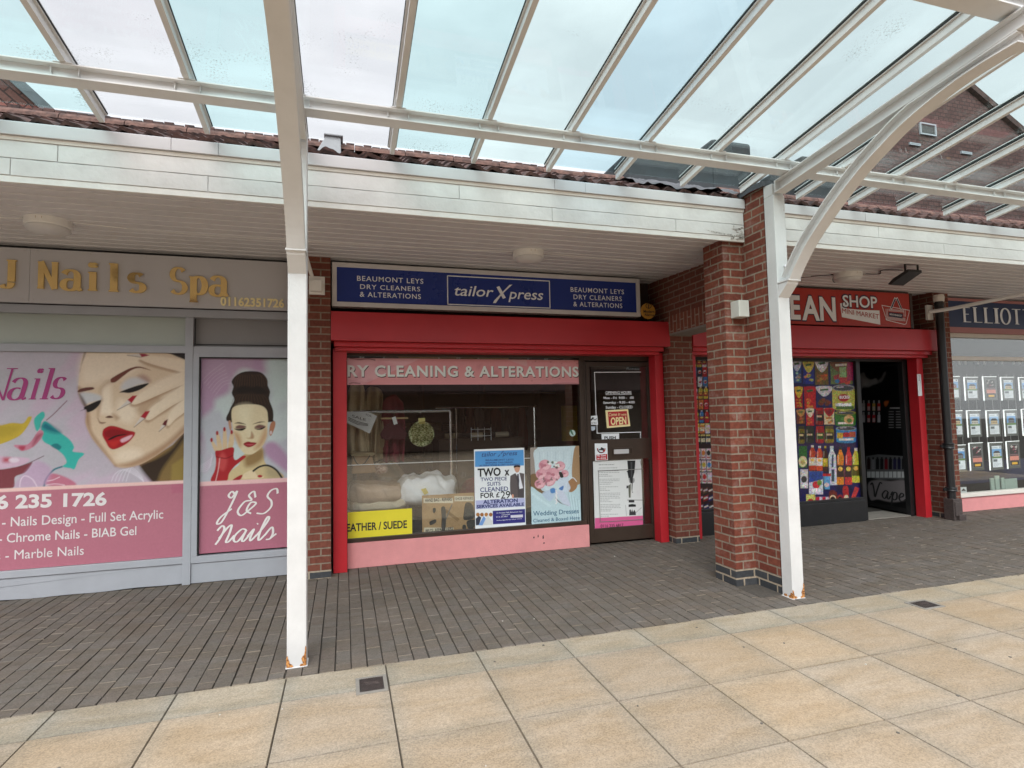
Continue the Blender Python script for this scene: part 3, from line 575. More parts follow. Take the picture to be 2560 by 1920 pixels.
# ------------------------------------------------------------------ glazed canopy on white steel frames
can = thing('glass_canopy', 'glass canopy on white steel posts and curved braces along the shops', 'canopy', (1.7, 4.0, 0))
def zr(y): return 3.512+.105*(3.96-y)       # underside of the rafters
lo = [(3.878, 2.697), (3.788, 2.824), (3.661, 2.964), (3.485, 3.116), (3.356, 3.215), (3.185, 3.330), (3.098, 3.381), (2.95, 3.455), (2.817, 3.515), (2.629, 3.573), (2.446, 3.612), (2.28, 3.63), (2.105, 3.636)]
def offs(c, d):
    p = np.array(c); t = np.gradient(p, axis=0); t /= np.linalg.norm(t, axis=1)[:, None]; nn = np.stack([-t[:, 1], t[:, 0]], 1); nn *= np.sign(nn[:, 1])[:, None]
    return p+nn*d
lo = smooth(lo, 4, False)
def frame(xc):
    w = .06; x0, x1 = xc-w, xc+w
    p = MB().box(x0, x1, 4.0, 4.12, 0, 3.50).prism([(4.012, 3.50), (4.012, 3.604), (4.12, 3.615), (4.12, 3.50)], x0, x1, 'x').box(x0-.008, x1+.008, 3.994, 4.126, -.005, .006).build('canopy_post', m_post, can, .006)
    r = MB()
    for (sx, zz, ww, hh) in ((-.052, .0, .014, .05), (-.040, .0, .022, .022), (.052, .0, .012, .075), (.046, .03, .016, .04), (.035, .0, .016, .018), (.056, .09, .006, .03), (-.057, .055, .005, .02)):
        k = [(xc+sx+ww*math.cos(t)*random.uniform(.6, 1.1), max(0, zz+hh*.4+hh*math.sin(t)*random.uniform(.6, 1.1))) for t in np.linspace(0, 6.0, 9)]
        r.prism([(min(max(p[0], x0), x1), p[1]) for p in k], 3.9955+random.uniform(0, .002), 4.001)
    for (yy, zz, ww, hh) in ((4.012, .0, .016, .05), (4.03, .0, .02, .02), (4.08, .0, .02, .025)):
        k = [(yy+ww*math.cos(t)*random.uniform(.6, 1.1), max(0, zz+hh*.4+hh*math.sin(t)*random.uniform(.6, 1.1))) for t in np.linspace(0, 6.0, 9)]
        r.prism([(max(p[0], 4.0), p[1]) for p in k], x0-.0045+random.uniform(0, .002), x0+.001, 'x')
    r.build('rust_patch', m_rust, p)
    MB().tube([(xc+.02, 4.002, 2.86), (xc+.02, 3.985, 2.86)], .012, 6).build('bolt', m_chrome, p)
    # gusset the brace springs from
    MB().prism([(4.0, 2.58), (3.997, 2.70), (3.885, 2.70), (3.895, 2.68)], x0+.002, x1-.002, 'x').build('gusset', m_steel, can, .002)
    b = MB().box(x0-.004, x1+.004, 3.868, 4.0, 2.703, 2.715)
    up = offs(lo, .095); up[:, 1] = np.minimum(up[:, 1], [zr(y)-.003 for y in up[:, 0]])
    b.band(lo, offs(lo, .009), x0+.004, x1-.004).band(up-(offs(lo, .009)-lo), up, x0+.004, x1-.004).band(offs(lo, .009), up-(offs(lo, .009)-lo), xc-.012, xc+.012)
    b.build('curved_brace', m_steel, can, 0)
    ra = MB(); ya, yb = 3.985, 1.95
    for (h0, h1, ww) in ((0, .010, .056), (.010, .098, .010), (.098, .108, .056)):
        ra.prism([(ya, zr(ya)+h0), (yb, zr(yb)+h0), (yb, zr(yb)+h1), (ya, zr(ya)+h1)], xc-ww, xc+ww, 'x')
    ra.prism([(3.99, zr(3.98)), (3.975, zr(3.98)), (3.975, zr(3.98)+.108), (3.99, zr(3.98)+.108)], x0+.003, x1-.003, 'x')
    ra.build('rafter', m_steel, can, .002)
frame(-.299); frame(3.692)
CX0, CX1 = -3.6, 8.4
def ibeam_x(name, y0, y1, z0, z1):
    ym = (y0+y1)/2
    return MB().box(CX0, CX1, y0, y1, z0, z0+.010).box(CX0, CX1, y0, y1, z1-.010, z1).box(CX0, CX1, ym-.012, ym+.012, z0+.01, z1-.01).build(name, m_steel, can, .002)
pu = MB().box(CX0, CX1, 3.81, 3.922, 3.634, 3.644).box(CX0, CX1, 3.81, 3.922, 3.712, 3.722).box(CX0, CX1, 3.854, 3.878, 3.644, 3.712)
for i in range(-3, 16):
    for d in (-.07, .07): x = -1.58+.6485*i+d; pu.box(x-.0025, x+.0025, 3.832, 3.8545, 3.668, 3.7115)
pu.build('purlin', m_steel, can, .0015)
ibeam_x('ridge_beam', 2.085, 2.21, 3.828, 3.935)
def zb(y): return 3.727+.13*(3.81-y)
xs = [-1.58+.6485*i for i in range(-3, 16)]; YF, YE = 1.965, 4.375
def slope(mb, xa, xb, h0, h1, y0=YF, y1=YE, m=0): return mb.prism([(y0, zb(y0)+h0), (y1, zb(y1)+h0), (y1, zb(y1)+h1), (y0, zb(y0)+h1)], xa, xb, 'x', m)
for x in xs:
    b = MB(); slope(b, x-.017, x+.017, 0, .052); slope(b, x-.030, x+.030, .052, .060); slope(b, x-.034, x+.034, .0603, .072, YF, YE+.004, 1); slope(b, x-.024, x+.024, .0875, .0955, YF, YE, 0)
    bo = b.build('glazing_bar', [m_steel, m_rubber], can, .0012)
    t = MB().prism([(3.80, zb(3.80)), (3.735, zb(3.735)), (3.738, zb(3.735)+.048)], x-.020, x-.0172, 'x').box(x-.05, x+.05, 3.806, 3.93, 3.7225, 3.7265).build('cleat', m_steel, bo)
tint = [m_panecyan, m_panecyan, m_panecyan, m_paneclear, m_panecyan, m_paneclear, m_panecyan, m_panepale, m_paneblue, m_panepale, m_panepale, m_panepale, m_panepale, m_panepale, m_panepale, m_panepale, m_panepale, m_panepale, m_panepale]
for i, (xa, xb) in enumerate(zip(xs[:-1], xs[1:])):
    MB().prism([(YF+.0, zb(YF)+.0745), (YE+.02, zb(YE+.02)+.0745), (YE+.02, zb(YE+.02)+.0845), (YF+.0, zb(YF)+.0845)], xa+.008, xb-.008, 'x').build('glass_pane', tint[i], can)

# ------------------------------------------------------------------ houses beyond, seen through the glass
m_hung = brick_mat('hung_tile', (.085, .042, .038, 1), (.12, .06, .054, 1), (.05, .03, .028, 1), .17, .10, .012, stain=((.16, .13, .125, 1), .5))
m_hung2 = brick_mat('roof_tile_far', (.15, .07, .055, 1), (.20, .09, .07, 1), (.05, .03, .028, 1), .3, .22, .02)
gb = thing('gabled_house', 'brown tile hung gable with white framed windows beyond the canopy glass', 'house', (15, 10, 0))
MB().prism([(9.6, 4), (21, 4), (21, 6.7), (15.1, 9.75), (9.6, 6.9)], 10, 18).build('wall', m_hung, gb)
MB().prism([(9.2, 6.7), (15.1, 9.78), (21.4, 6.5), (21.4, 6.66), (15.1, 9.95), (9.2, 6.87)], 9.9, 18.2).build('roof', m_tile, gb)
wp = FP(9.97)
for (xa, ya, xb, yb2) in ((870, 545, 1055, 705), (760, 765, 880, 810), (1325, 860, 1440, 905)):
    x0, x1, z0, z1 = wp.rect('m', xa, ya, xb, yb2); f = MB(); t = .035
    f.box(x0, x0+t, 9.96, 10.0, z0, z1).box(x1-t, x1, 9.96, 10, z0, z1).box(x0+t, x1-t, 9.96, 10, z0, z0+t).box(x0+t, x1-t, 9.96, 10, z1-t, z1)
    wi = f.build('window', m_greyframe, gb); MB().box(x0+t, x1-t, 9.985, 9.995, z0+t, z1-t).build('pane', m_black, wi)
lb = thing('tiled_house', 'dark tiled roof slope rising beyond the canopy at the left', 'house', (-7, 9, 0))
ap = FP(9); e = ap.q('A', 145, 540); g2 = ap.q('A', 275, 660)
k = (g2[1]-e[1])/(g2[0]-e[0])
def ez(x): return e[1]+k*(x-e[0])
MB().prism([(-12, 4), (g2[0]+.6, 4), (g2[0]+.6, ez(g2[0]+.6)), (-6.6, ez(-6.6)), (-12, ez(-6.6)-3)], 9.05, 15).build('wall', brick_mat('verge_tile', (.13, .05, .04, 1), (.18, .075, .06, 1), (.05, .025, .022, 1), .3, .1, .012, rot=R(42)), lb)
MB().prism([(g2[0]+.66, ez(g2[0]+.6)), (-6.6, ez(-6.6)+.05), (-6.6, ez(-6.6)-.12), (g2[0]+.5, ez(g2[0]+.6)-.02)], 8.95, 9.2).build('bargeboard', m_lead, lb)
x0, x1, z0, z1 = FP(7.5).rect('A', 250, 680, 590, 740)
MB().box(x0, x1+.2, 7.5, 8.5, 4.0, z1).build('flat_roof_box', m_lead, lb, .05)

# ------------------------------------------------------------------ the terrace across the street (seen mirrored in the shop windows)
ter = thing('terrace_building', 'long brick terrace with white windows across the street, mirrored in the shop glass', 'building', (4, -15, 0))
m_far = brick_mat('terrace_brick', (.20, .12, .09, 1), (.26, .15, .11, 1), (.3, .26, .22, 1))
MB().box(-22, 32, -17, -15, 0, 5.9).build('wall', m_far, ter)
MB().prism([(-14.4, 5.7), (-14.4, 5.85), (-18, 9.3), (-21.6, 5.85), (-21.6, 5.7)], -23, 33, 'x').build('roof', m_tile, ter)
MB().prism([(-14.95, 3.0), (-12.6, 2.7), (-12.6, 2.85), (-14.95, 4.1)], -22, 32, 'x').build('pent_roof', m_tile, ter)
x = -19
while x < 30:
    f = MB(); zt = 5.35
    for (a, b, c2, d2) in ((0, 1.0, .95, zt), (1.05, 2.1, 1.3, zt)):
        z0 = zt-c2; f.box(x+a, x+a+.08, -15.02, -14.93, z0, zt).box(x+b-.08, x+b, -15.02, -14.93, z0, zt).box(x+a+.08, x+b-.08, -15.02, -14.93, z0, z0+.08).box(x+a+.08, x+b-.08, -15.02, -14.93, zt-.08, zt)
    wi = f.build('window', m_white, ter); MB().box(x+.08, x+.92, -14.99, -14.96, zt-.87, zt-.08).box(x+1.13, x+2.02, -14.99, -14.96, zt-1.22, zt-.08).build('pane', m_black, wi)
    if int(x) % 2: MB().box(x+2.6, x+3.6, -15.01, -14.97, 4.3, 5.3).build('panel', m_conc, ter)
    x += 4.7

# ------------------------------------------------------------------ shared pieces of the shopfronts
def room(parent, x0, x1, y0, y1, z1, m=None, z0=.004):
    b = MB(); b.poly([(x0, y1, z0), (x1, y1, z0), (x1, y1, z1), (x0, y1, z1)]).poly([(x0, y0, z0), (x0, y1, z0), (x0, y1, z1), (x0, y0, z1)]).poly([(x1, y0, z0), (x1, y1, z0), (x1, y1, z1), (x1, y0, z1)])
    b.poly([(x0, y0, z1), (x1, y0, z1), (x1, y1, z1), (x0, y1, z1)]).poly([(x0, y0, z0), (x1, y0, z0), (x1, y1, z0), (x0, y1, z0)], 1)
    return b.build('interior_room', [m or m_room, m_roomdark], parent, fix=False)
def frame_rect(b, x0, x1, z0, z1, y0, y1, t, m=0):
    b.box(x0, x0+t, y0, y1, z0, z1, m).box(x1-t, x1, y0, y1, z0, z1, m).box(x0+t, x1-t, y0+.001, y1, z0, z0+t, m).box(x0+t, x1-t, y0+.001, y1, z1-t, z1, m)
def shutter(parent, x0, x1, z0, z1, y0, y1=6.45):
    MB().prism([(y0, z0+.035), (y0+.012, z1), (y1, z1), (y1, z0+.035)], x0, x1, 'x').build('shutter_box', m_redbox, parent, .005)
    sw = MB()
    for sx_ in (x0+.018, x1-.018, (x0+x1)/2+.31):
        for sz_ in (z0+.06, z1-.03): sw.tube([(sx_, y0+.012, sz_), (sx_, y0-.003, sz_)], .007, 8)
    sw.build('screw_head', m_redbox, parent)
    MB().box(x0+.03, x1-.06, y0+.06, y1, z0-.02, z0+.034).box(x0+.04, x1-.10, y0+.10, y1, z0-.062, z0-.02).build('shutter_slot', m_red, parent, .004)
def rail(parent, x0, x1, z1, y0=6.27, y1=6.42):
    return MB().box(x0, x1, y0, y1, 0, z1).build('guide_rail', m_red, parent, .003)
def panel(name, plane, rect, m, parent=None, t=.004, off=0, **k):
    x0, x1, z0, z1 = rect; b = MB(); P = [plane.to3(x0, z0, off), plane.to3(x1, z0, off), plane.to3(x1, z1, off), plane.to3(x0, z1, off)]; Q = [plane.to3(x0, z0, off-t), plane.to3(x1, z0, off-t), plane.to3(x1, z1, off-t), plane.to3(x0, z1, off-t)]
    b.faces(P+Q, [(0, 1, 2, 3), (7, 6, 5, 4), (0, 4, 5, 1), (1, 5, 6, 2), (2, 6, 7, 3), (3, 7, 4, 0)]); return b.build(name, m, parent, **k)
PG = FP(6.45)                                # plane of the shop glass

# ------------------------------------------------------------------ the nail salon at the left
sal = thing('nail_salon_front', 'grey framed nail salon shopfront covered with pink printed window film', 'shop front', (-3, 6.4, 0))
PS = FP(6.40); xm0, xm1 = -1.536, -1.463; XS0, XS1 = -5.4, -.525
fr = MB(); y0, y1 = 6.37, 6.46
zt1, zt0 = 2.745, 2.665
fr.box(XS0, XS1, y0-.02, y1, zt0, zt1).box(XS0, xm0, y0, y1, 2.300, 2.372).box(xm1, XS1, y0, y1, 2.300, 2.372).box(XS0, xm0, y0, y1, .207, .272).box(xm1, XS1, y0-.003, y1, .202, .268)
fr.box(xm0, xm1, y0-.006, y1, .0, zt0).box(xm1, xm1+.055, y0-.003, y1, .268, 2.300).box(xm1+.055, XS1, y0-.003, y1, 2.262, 2.300).box(XS1-.02, XS1+.02, y0-.006, y1, 0, zt0)
fr.build('window_frame', m_greyframe, sal, .003)
kp = MB().prism([(XS0, .0)]+[(XS0+(xm0-XS0)*i/40, .008+.003*math.sin(i*1.1)+.004*math.sin(i*.37)) for i in range(41)]+[(xm0, .204), (XS0, .204)], 6.385, 6.45).box(xm1, XS1, 6.38, 6.45, .006, .199)
kp.build('kick_panel', m_greyframe, sal, .002)
m_frost = mat('frosted_pane', (.40, .44, .40, 1), .22, .05, 2, spec=.6); m_frost2 = mat('grey_pane', (.24, .235, .235, 1), .22, .05, 2, spec=.6)
for a, b, mm in ((XS0, xm0, m_frost), (xm1+.01, XS1-.02, m_frost2)): MB().box(a, b, 6.425, 6.435, 2.372, zt0).build('upper_pane', mm, sal)
MB().box(xm1+.01, xm1+.022, 6.369, 6.372, 2.385, zt0-.01).box(xm1+.022, XS1-.02, 6.369, 6.372, 2.385, 2.395).box(xm1+.055, xm1+.066, 6.366, 6.37, .285, 2.262).box(xm1+.066, XS1-.02, 6.366, 6.37, 2.252, 2.262).build('gasket', m_rubber, sal)
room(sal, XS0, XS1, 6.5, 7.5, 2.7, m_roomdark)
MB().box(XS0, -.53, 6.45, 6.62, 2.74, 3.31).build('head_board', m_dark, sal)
# fascia sign with raised gold letters
PN = FP(6.30); sx0, sx1, sz0, sz1 = -5.4, -.535, 2.752, 3.268
sg = thing('shop_sign', 'pale grey salon fascia sign with raised gold lettering', 'shop sign', (-3, 6.3, 2.75), 'shop signs along the parade')
m_signgrey = mat('sign_panel_grey', (.50, .49, .505, 1), .32, .03, 2)
for a, b in ((sx0, PN.q('D', 219, 300)[0]-.002), (PN.q('D', 219, 300)[0], sx1)): MB().box(a, b, 6.30, 6.34, sz0, sz1).build('sign_panel', m_signgrey, sg, .002)
sc = MB()
for (a, b) in ((180, 162), (265, 168), (665, 190), (1055, 213), (1428, 236), (1780, 257), (160, 548), (240, 550), (655, 565), (1047, 578), (1425, 592), (1780, 605)):
    s, z = PN.q('D', a, b); z = min(z, sz1-.02); sc.lathe([(.009, 0), (.009, .004), (0.003, .006)], 0, 0, 8); n = 3*8; vs = sc.v[-n:]; sc.v[-n:] = [(s+v[0], 6.30-v[2], z+v[1]) for v in vs]
sc.build('screw', m_trim, sg)
g = MB()
for ch, xl, yb, xr, yt in (('J', 0, 465, 140, 260), ('N', 278, 472, 438, 275)): pen(g, ch, SER, PN, 'D', xl, yb, xr, yt, .02, 0, .21, .05, .045, depth=.018)
for ch, xl, yb, xr, yt in (('a', 452, 482, 605, 262), ('i', 640, 487, 722, 280), ('l', 790, 494, 878, 288), ('s', 940, 500, 1058, 288), ('S', 1240, 510, 1362, 318), ('p', 1378, 512, 1512, 318), ('a', 1530, 524, 1665, 310)):
    pen(g, ch, SER, PN, 'D', xl, yb, xr, yt, .02, 0, .21, .06, .045, depth=.018)
g.build('lettering', m_gold, sg)
text(MB(), '01162351726', PN, 'D', 1605, 592, 2068, 533, .010, bold=.03, depth=.008, yr=608).build('phone_number', m_cream, sg)
# the two printed window films
def film_bg(pr, seed):
    pr.blotch((200, 174, 194), 3.2, .15, .65, seed).blotch((176, 178, 182), 4, .35, .5, seed+3); return pr
pr = Print(FP(6.398), (-3.9, xm0, .275, 2.300), .0065, (190, 184, 194)); film_bg(pr, 3); pr.crop = 'Q'
rx0, rx1 = -3.9, xm0
skin, skd, skl = (218, 194, 166), (156, 116, 84), (240, 224, 202)
pr.poly([(700, 1280), (900, 1520), (1290, 1520), (1290, 900), (1100, 1100), (900, 1230)], (128, 104, 62), False).poly([(740, 1320), (860, 1500), (930, 1500), (1000, 1350), (1250, 1000), (1260, 880), (1100, 1130), (900, 1260)], (52, 38, 28), True, 26).poly([(1090, 1320), (1240, 1220), (1240, 1500), (1080, 1500)], (150, 128, 66), False, 16, .8)
pr.poly([(150, 80), (105, 160), (80, 300), (66, 470), (70, 540), (105, 630), (150, 690), (160, 760), (146, 850), (170, 930), (220, 1030), (300, 1130), (400, 1250), (470, 1330), (560, 1352), (680, 1335), (800, 1290), (960, 1190), (1120, 1060), (1230, 960), (1280, 860), (1290, 60), (700, 40), (300, 40)], skin)
pr.poly([(120, 120), (400, 80), (780, 90), (700, 300), (420, 380), (240, 440), (100, 420)], skl, True, 60, .75).poly([(330, 480), (420, 430), (430, 640), (440, 760), (350, 770), (300, 720)], skl, True, 30, .8).poly([(520, 600), (700, 720), (640, 860), (500, 800)], skl, True, 40, .7).poly([(520, 1160), (720, 1140), (760, 1230), (600, 1280), (480, 1250)], skl, True, 40, .6)
pr.poly([(66, 470), (90, 600), (150, 700), (150, 860), (230, 1040), (400, 1250), (480, 1335), (430, 1250), (280, 1050), (210, 930), (190, 760), (150, 640), (110, 500)], skd, True, 22, .8).poly([(470, 1330), (680, 1340), (960, 1200), (1240, 950), (1240, 880), (1040, 1060), (800, 1210), (620, 1290)], skd, True, 30, .75)
pr.poly([(280, 640), (330, 600), (300, 760), (275, 800)], skd, True, 20, .5).poly([(430, 420), (330, 500), (330, 620), (300, 500), (380, 400)], skd, True, 26, .45).poly([(880, 560), (1040, 600), (1180, 480), (1240, 500), (1050, 720), (820, 800), (700, 700)], skd, True, 34, .45)
# hand with four fingers and long nails
def finger(p, shade): pr.poly([(a-8, b+26) for a, b in p], shade, True, 16, .7).poly(p, (226, 204, 176)); pr.poly([(a*.9+.1*p[0][0], b*.97+.03*p[0][1]-6) for a, b in p], skl, True, 26, .5)
finger([(740, 150), (770, 180), (860, 215), (1000, 255), (1180, 300), (1290, 320), (1290, 190), (1130, 160), (980, 140), (840, 128)], skd)
finger([(640, 640), (690, 660), (800, 620), (960, 550), (1120, 480), (1290, 400), (1290, 290), (1180, 315), (1000, 390), (860, 470), (720, 560), (660, 590)], skd)
finger([(800, 810), (850, 830), (960, 760), (1100, 670), (1290, 550), (1290, 400), (1180, 470), (1000, 600), (880, 680), (830, 740)], skd)
finger([(1035, 870), (1060, 890), (1130, 820), (1210, 760), (1290, 690), (1290, 560), (1200, 620), (1110, 700), (1050, 790)], skd)
for tip, mid, red in (([(600, 122), (740, 105), (750, 145)], [(735, 105), (760, 145), (845, 125), (800, 108)], (150, 40, 60)), ([(492, 722), (610, 610), (650, 640)], [(606, 610), (650, 645), (712, 560), (660, 565)], (168, 24, 44)), ([(675, 910), (750, 795), (800, 810)], [(748, 795), (800, 815), (852, 730), (800, 735)], (168, 24, 44)), ([(948, 958), (985, 880), (1025, 890)], [(985, 880), (1025, 895), (1048, 820), (1010, 840)], (96, 20, 30))):
    pr.poly(tip, (214, 204, 196), False).poly(mid, red, False).line([tip[0], tip[2]], 9, (96, 66, 58), False, .7)
# brows, lids, lashes, nose, lips
pr.poly([(422, 385), (470, 350), (540, 310), (640, 262), (740, 246), (860, 288), (740, 262), (650, 286), (560, 350), (480, 412), (430, 420)], (112, 58, 46)).poly([(68, 505), (120, 480), (220, 470), (240, 492), (160, 512), (70, 528)], (98, 52, 44))
pr.poly([(530, 490), (560, 420), (640, 370), (740, 370), (830, 420), (720, 450), (600, 500)], (200, 200, 204), True, 24, .9).poly([(720, 350), (800, 340), (860, 400), (820, 420)], (150, 100, 100), True, 26, .6).poly([(520, 526), (600, 492), (720, 452), (830, 428), (820, 450), (740, 500), (640, 532), (560, 530)], (22, 16, 14))
pr.poly([(80, 545), (180, 530), (300, 560), (312, 610), (200, 640), (130, 660)], (196, 198, 204), True, 16, .9).poly([(75, 550), (100, 560), (160, 660), (130, 680)], (86, 56, 46), True, 14, .8).poly([(132, 690), (210, 650), (312, 612), (300, 660), (240, 720), (170, 745), (150, 715), (92, 730), (130, 712)], (26, 20, 18))
pr.poly([(365, 800), (410, 782), (450, 800), (410, 808)], (86, 40, 26)).poly([(282, 810), (310, 850), (370, 855), (340, 870), (300, 862)], (110, 66, 44), True, 8, .9).poly([(440, 760), (520, 800), (480, 830)], skd, True, 22, .6)
pr.poly([(332, 970), (350, 925), (420, 893), (500, 905), (600, 940), (690, 968), (640, 1050), (560, 1110), (460, 1150), (405, 1130), (370, 1070), (336, 1010)], (166, 22, 34)).poly([(360, 960), (440, 930), (560, 950), (640, 972), (520, 1000), (440, 1020), (370, 1010)], (120, 12, 22), True, 12, .7).poly([(395, 1040), (470, 1000), (560, 985), (600, 990), (500, 1010), (420, 1045)], (40, 8, 12), True, 5).poly([(400, 1070), (500, 1050), (540, 1040), (470, 1120), (420, 1110)], (196, 44, 40), True, 16, .8).poly([(530, 1045), (600, 1010), (660, 995), (620, 1045), (550, 1075)], (236, 190, 204), True, 8, .85)
pr.poly([(132, 80), (160, 80), (100, 240), (88, 300)], (130, 112, 104), True, 8, .7).poly([(1000, 85), (1290, 60), (1290, 180), (1180, 150), (1080, 110)], (34, 28, 26), True, 8)
pr.crop = 'V'                                # splashes of paint
pr.poly([(-200, 420), (0, 440), (200, 395), (380, 405), (440, 360), (490, 290), (550, 300), (480, 450), (360, 600), (200, 690), (0, 765), (-200, 800)], (196, 170, 60)).poly([(-100, 470), (200, 430), (340, 470), (200, 600), (-100, 640)], (168, 148, 50), True, 60, .6)
pr.poly([(590, 330), (700, 215), (760, 210), (775, 280), (720, 370), (690, 480), (640, 540), (605, 470)], (64, 178, 166)).poly([(710, 500), (760, 370), (860, 410), (1000, 530), (1200, 680), (1280, 810), (1260, 890), (1420, 910), (1450, 945), (1360, 1030), (1290, 1190), (1220, 1180), (1080, 1150), (1150, 1080), (1100, 960), (1000, 870), (880, 790), (740, 700)], (58, 178, 168)).poly([(720, 480), (780, 390), (900, 450), (1050, 560), (900, 560)], (16, 96, 118), True, 50, .9).poly([(880, 790), (980, 750), (1060, 810), (1010, 860)], (20, 104, 116), True, 12, .8)
pr.line([(1080, 1150), (940, 1200), (840, 1300), (780, 1400), (760, 1500)], 34, (30, 110, 124)).line([(1160, 10), (1040, 130), (920, 250), (800, 350)], 16, (122, 70, 84)).poly([(640, 560), (700, 520), (750, 560), (700, 680), (560, 820), (400, 880), (320, 850), (240, 780), (460, 770), (560, 680)], (196, 130, 150)).poly([(330, 800), (440, 800), (400, 870), (340, 850)], (176, 66, 90), True, 20).poly([(620, 620), (740, 580), (640, 720), (560, 800)], (150, 70, 88), True, 30, .8)
pr.poly([(-200, 1180), (0, 1200), (300, 1150), (480, 1100), (560, 1080), (440, 1250), (260, 1330), (220, 1520), (-200, 1520)], (126, 62, 70)).poly([(-200, 960), (100, 980), (500, 1010), (400, 1120), (0, 1190), (-200, 1190)], (206, 176, 196), True, 20).poly([(60, 1000), (170, 1000), (160, 1070), (60, 1070)], (176, 60, 76), True, 40, .9).ell(240, 1040, 90, 40, (226, 216, 226), .8, 20).line([(320, 1160), (520, 1080), (760, 965)], 14, (92, 52, 60)).poly([(820, 1480), (830, 1340), (920, 1270), (1150, 1340), (1310, 1440), (1250, 1490)], (190, 104, 128), True, 20, .9).poly([(260, 1500), (480, 1200), (640, 1050), (860, 1150), (880, 1300), (760, 1480)], (190, 150, 186), True, 40, .6)
pr.line([(340, 1500), (360, 1380), (430, 1310), (560, 1370), (640, 1500)], 14, (232, 214, 228)).line([(800, 1470), (950, 1450), (1110, 1470), (1080, 1490)], 12, (236, 214, 224)).line([(820, 1400), (920, 1380), (1030, 1330)], 12, (236, 214, 224))
pr.crop = 'Q'
for k in range(5): pr.line([(430+k*40, 1500), (470+k*40, 1420-k*8), (560+k*26, 1375-k*6), (700+k*14, 1440), (780, 1500)], 6, (226, 220, 230), True, .8)
# pink band with its lettering
a = PS.q('E', 0, 412)[1]; b2 = PS.q('E', 0, 438)[1]
pr.poly([(rx0, .27), (rx1, .27), (rx1, a), (rx0, a)], (234, 196, 190), False, raw=True).poly([(rx0, .27), (rx1, .27), (rx1, b2), (rx0, b2)], (180, 112, 128), False, raw=True).poly([(rx1-.11, .9), (rx1, .9), (rx1, b2), (rx1-.11, b2)], (176, 84, 116), False, None, .35, raw=True)
pr.C *= .86; pr.grain(.02, 3); f1 = pr.build('window_film', m_print, None, 0, 'pink salon window film with a large made up face, paint splashes and price lettering', 'window film')
pf = FP(6.398); t = MB()
text(t, '6 235 1726', pf, 'E', -30, 558, 776, 466, .002, bold=.035, yr=530)
text(t, '- Nails Design - Full Set Acrylic', pf, 'E', 15, 690, 1188, 622, .002, bold=.007, yr=628)
text(t, '- Chrome Nails - BIAB Gel', pf, 'E', -10, 808, 992, 742, .002, bold=.007, yr=748)
text(t, 's - Marble Nails', pf, 'E', -30, 935, 610, 868, .002, bold=0, yr=892)
t.build('lettering', mat('film_white', (.66, .62, .62, 1), .45, .03, 5), f1)
t = MB(); 
for ch, xl, yb, xr, yt in (('N', -190, 1285, 105, 1048), ('a', 45, 1280, 210, 1040), ('i', 205, 1277, 290, 1045), ('l', 285, 1276, 380, 1048), ('s', 355, 1276, 478, 1035)): pen(t, ch, SER, pf, 'D', xl, yb, xr-20, yt, .002, 0, .05 if ch == 'N' else .16, .035, .03, shear=.22)
t.build('title', mat('magenta_ink', (.30, .015, .14, 1), .45, .03, 5), f1)
# second film
pr = Print(FP(6.402), (xm1+.066, XS1, .285, 2.252), .006, (186, 188, 196)); pr.crop = 'U'
pr.blotch((190, 132, 172), 3.0, -.05, .8, 11).blotch((200, 214, 210), 4, .2, .7, 5)
pr.poly([(105, 60), (880, 60), (890, 150), (860, 250), (600, 200), (480, 330), (430, 480), (280, 560), (250, 660), (120, 770), (90, 700)], (178, 130, 166), True, 40, .75).poly([(890, 60), (1150, 60), (1150, 480), (960, 560), (900, 300)], (196, 212, 208), True, 60, .8).poly([(860, 1100), (980, 1070), (1140, 1250), (1140, 1420), (1000, 1330), (880, 1220)], (176, 128, 164), True, 30, .8)
for k in range(7): pr.line([(120+k*25, 340+k*30), (220+k*25, 240+k*26), (370+k*15, 130+k*40)], 4, (220, 208, 216), True, .5)
for k in range(6): pr.line([(100, 1420-k*14), (180+k*12, 1400-k*30), (230, 1330-k*26)], 5, (226, 220, 230), True, .6)
pr.poly([(585, 1240), (700, 1170), (830, 1130), (850, 1260), (890, 1340), (990, 1390), (1060, 1500), (410, 1525), (450, 1420), (560, 1330)], (206, 186, 142)).poly([(640, 1230), (830, 1140), (850, 1250), (760, 1330), (650, 1360), (620, 1300)], (130, 96, 50), True, 34, .8).poly([(880, 1360), (1000, 1400), (1060, 1490), (900, 1490)], (150, 140, 110), True, 40, .6)
pr.poly([(470, 350), (520, 280), (610, 235), (740, 228), (830, 250), (890, 320), (900, 400), (925, 470), (915, 560), (960, 690), (962, 800), (930, 830), (440, 830), (445, 690), (500, 570), (472, 490), (490, 410)], (48, 34, 26))
for k in range(14): pr.line([(500+k*30, 400+(k % 3)*8), (520+k*27, 320-(k % 4)*12), (540+k*22, 270)], 7, (96, 66, 42), True, .55)
for k in range(12): pr.line([(470+k*40, 620), (500+k*34, 540), (560+k*24, 500)], 6, (92, 64, 40), True, .55)
pr.poly([(480, 480), (600, 400), (700, 420), (800, 410), (900, 480), (800, 500), (700, 480), (600, 490)], (24, 18, 14), True, 18, .8).poly([(430, 830), (455, 815), (470, 900), (450, 930)], (186, 140, 110)).poly([(930, 850), (980, 820), (985, 880), (940, 990), (915, 960)], (176, 120, 90)).ell(935, 955, 14, 22, (210, 190, 190))
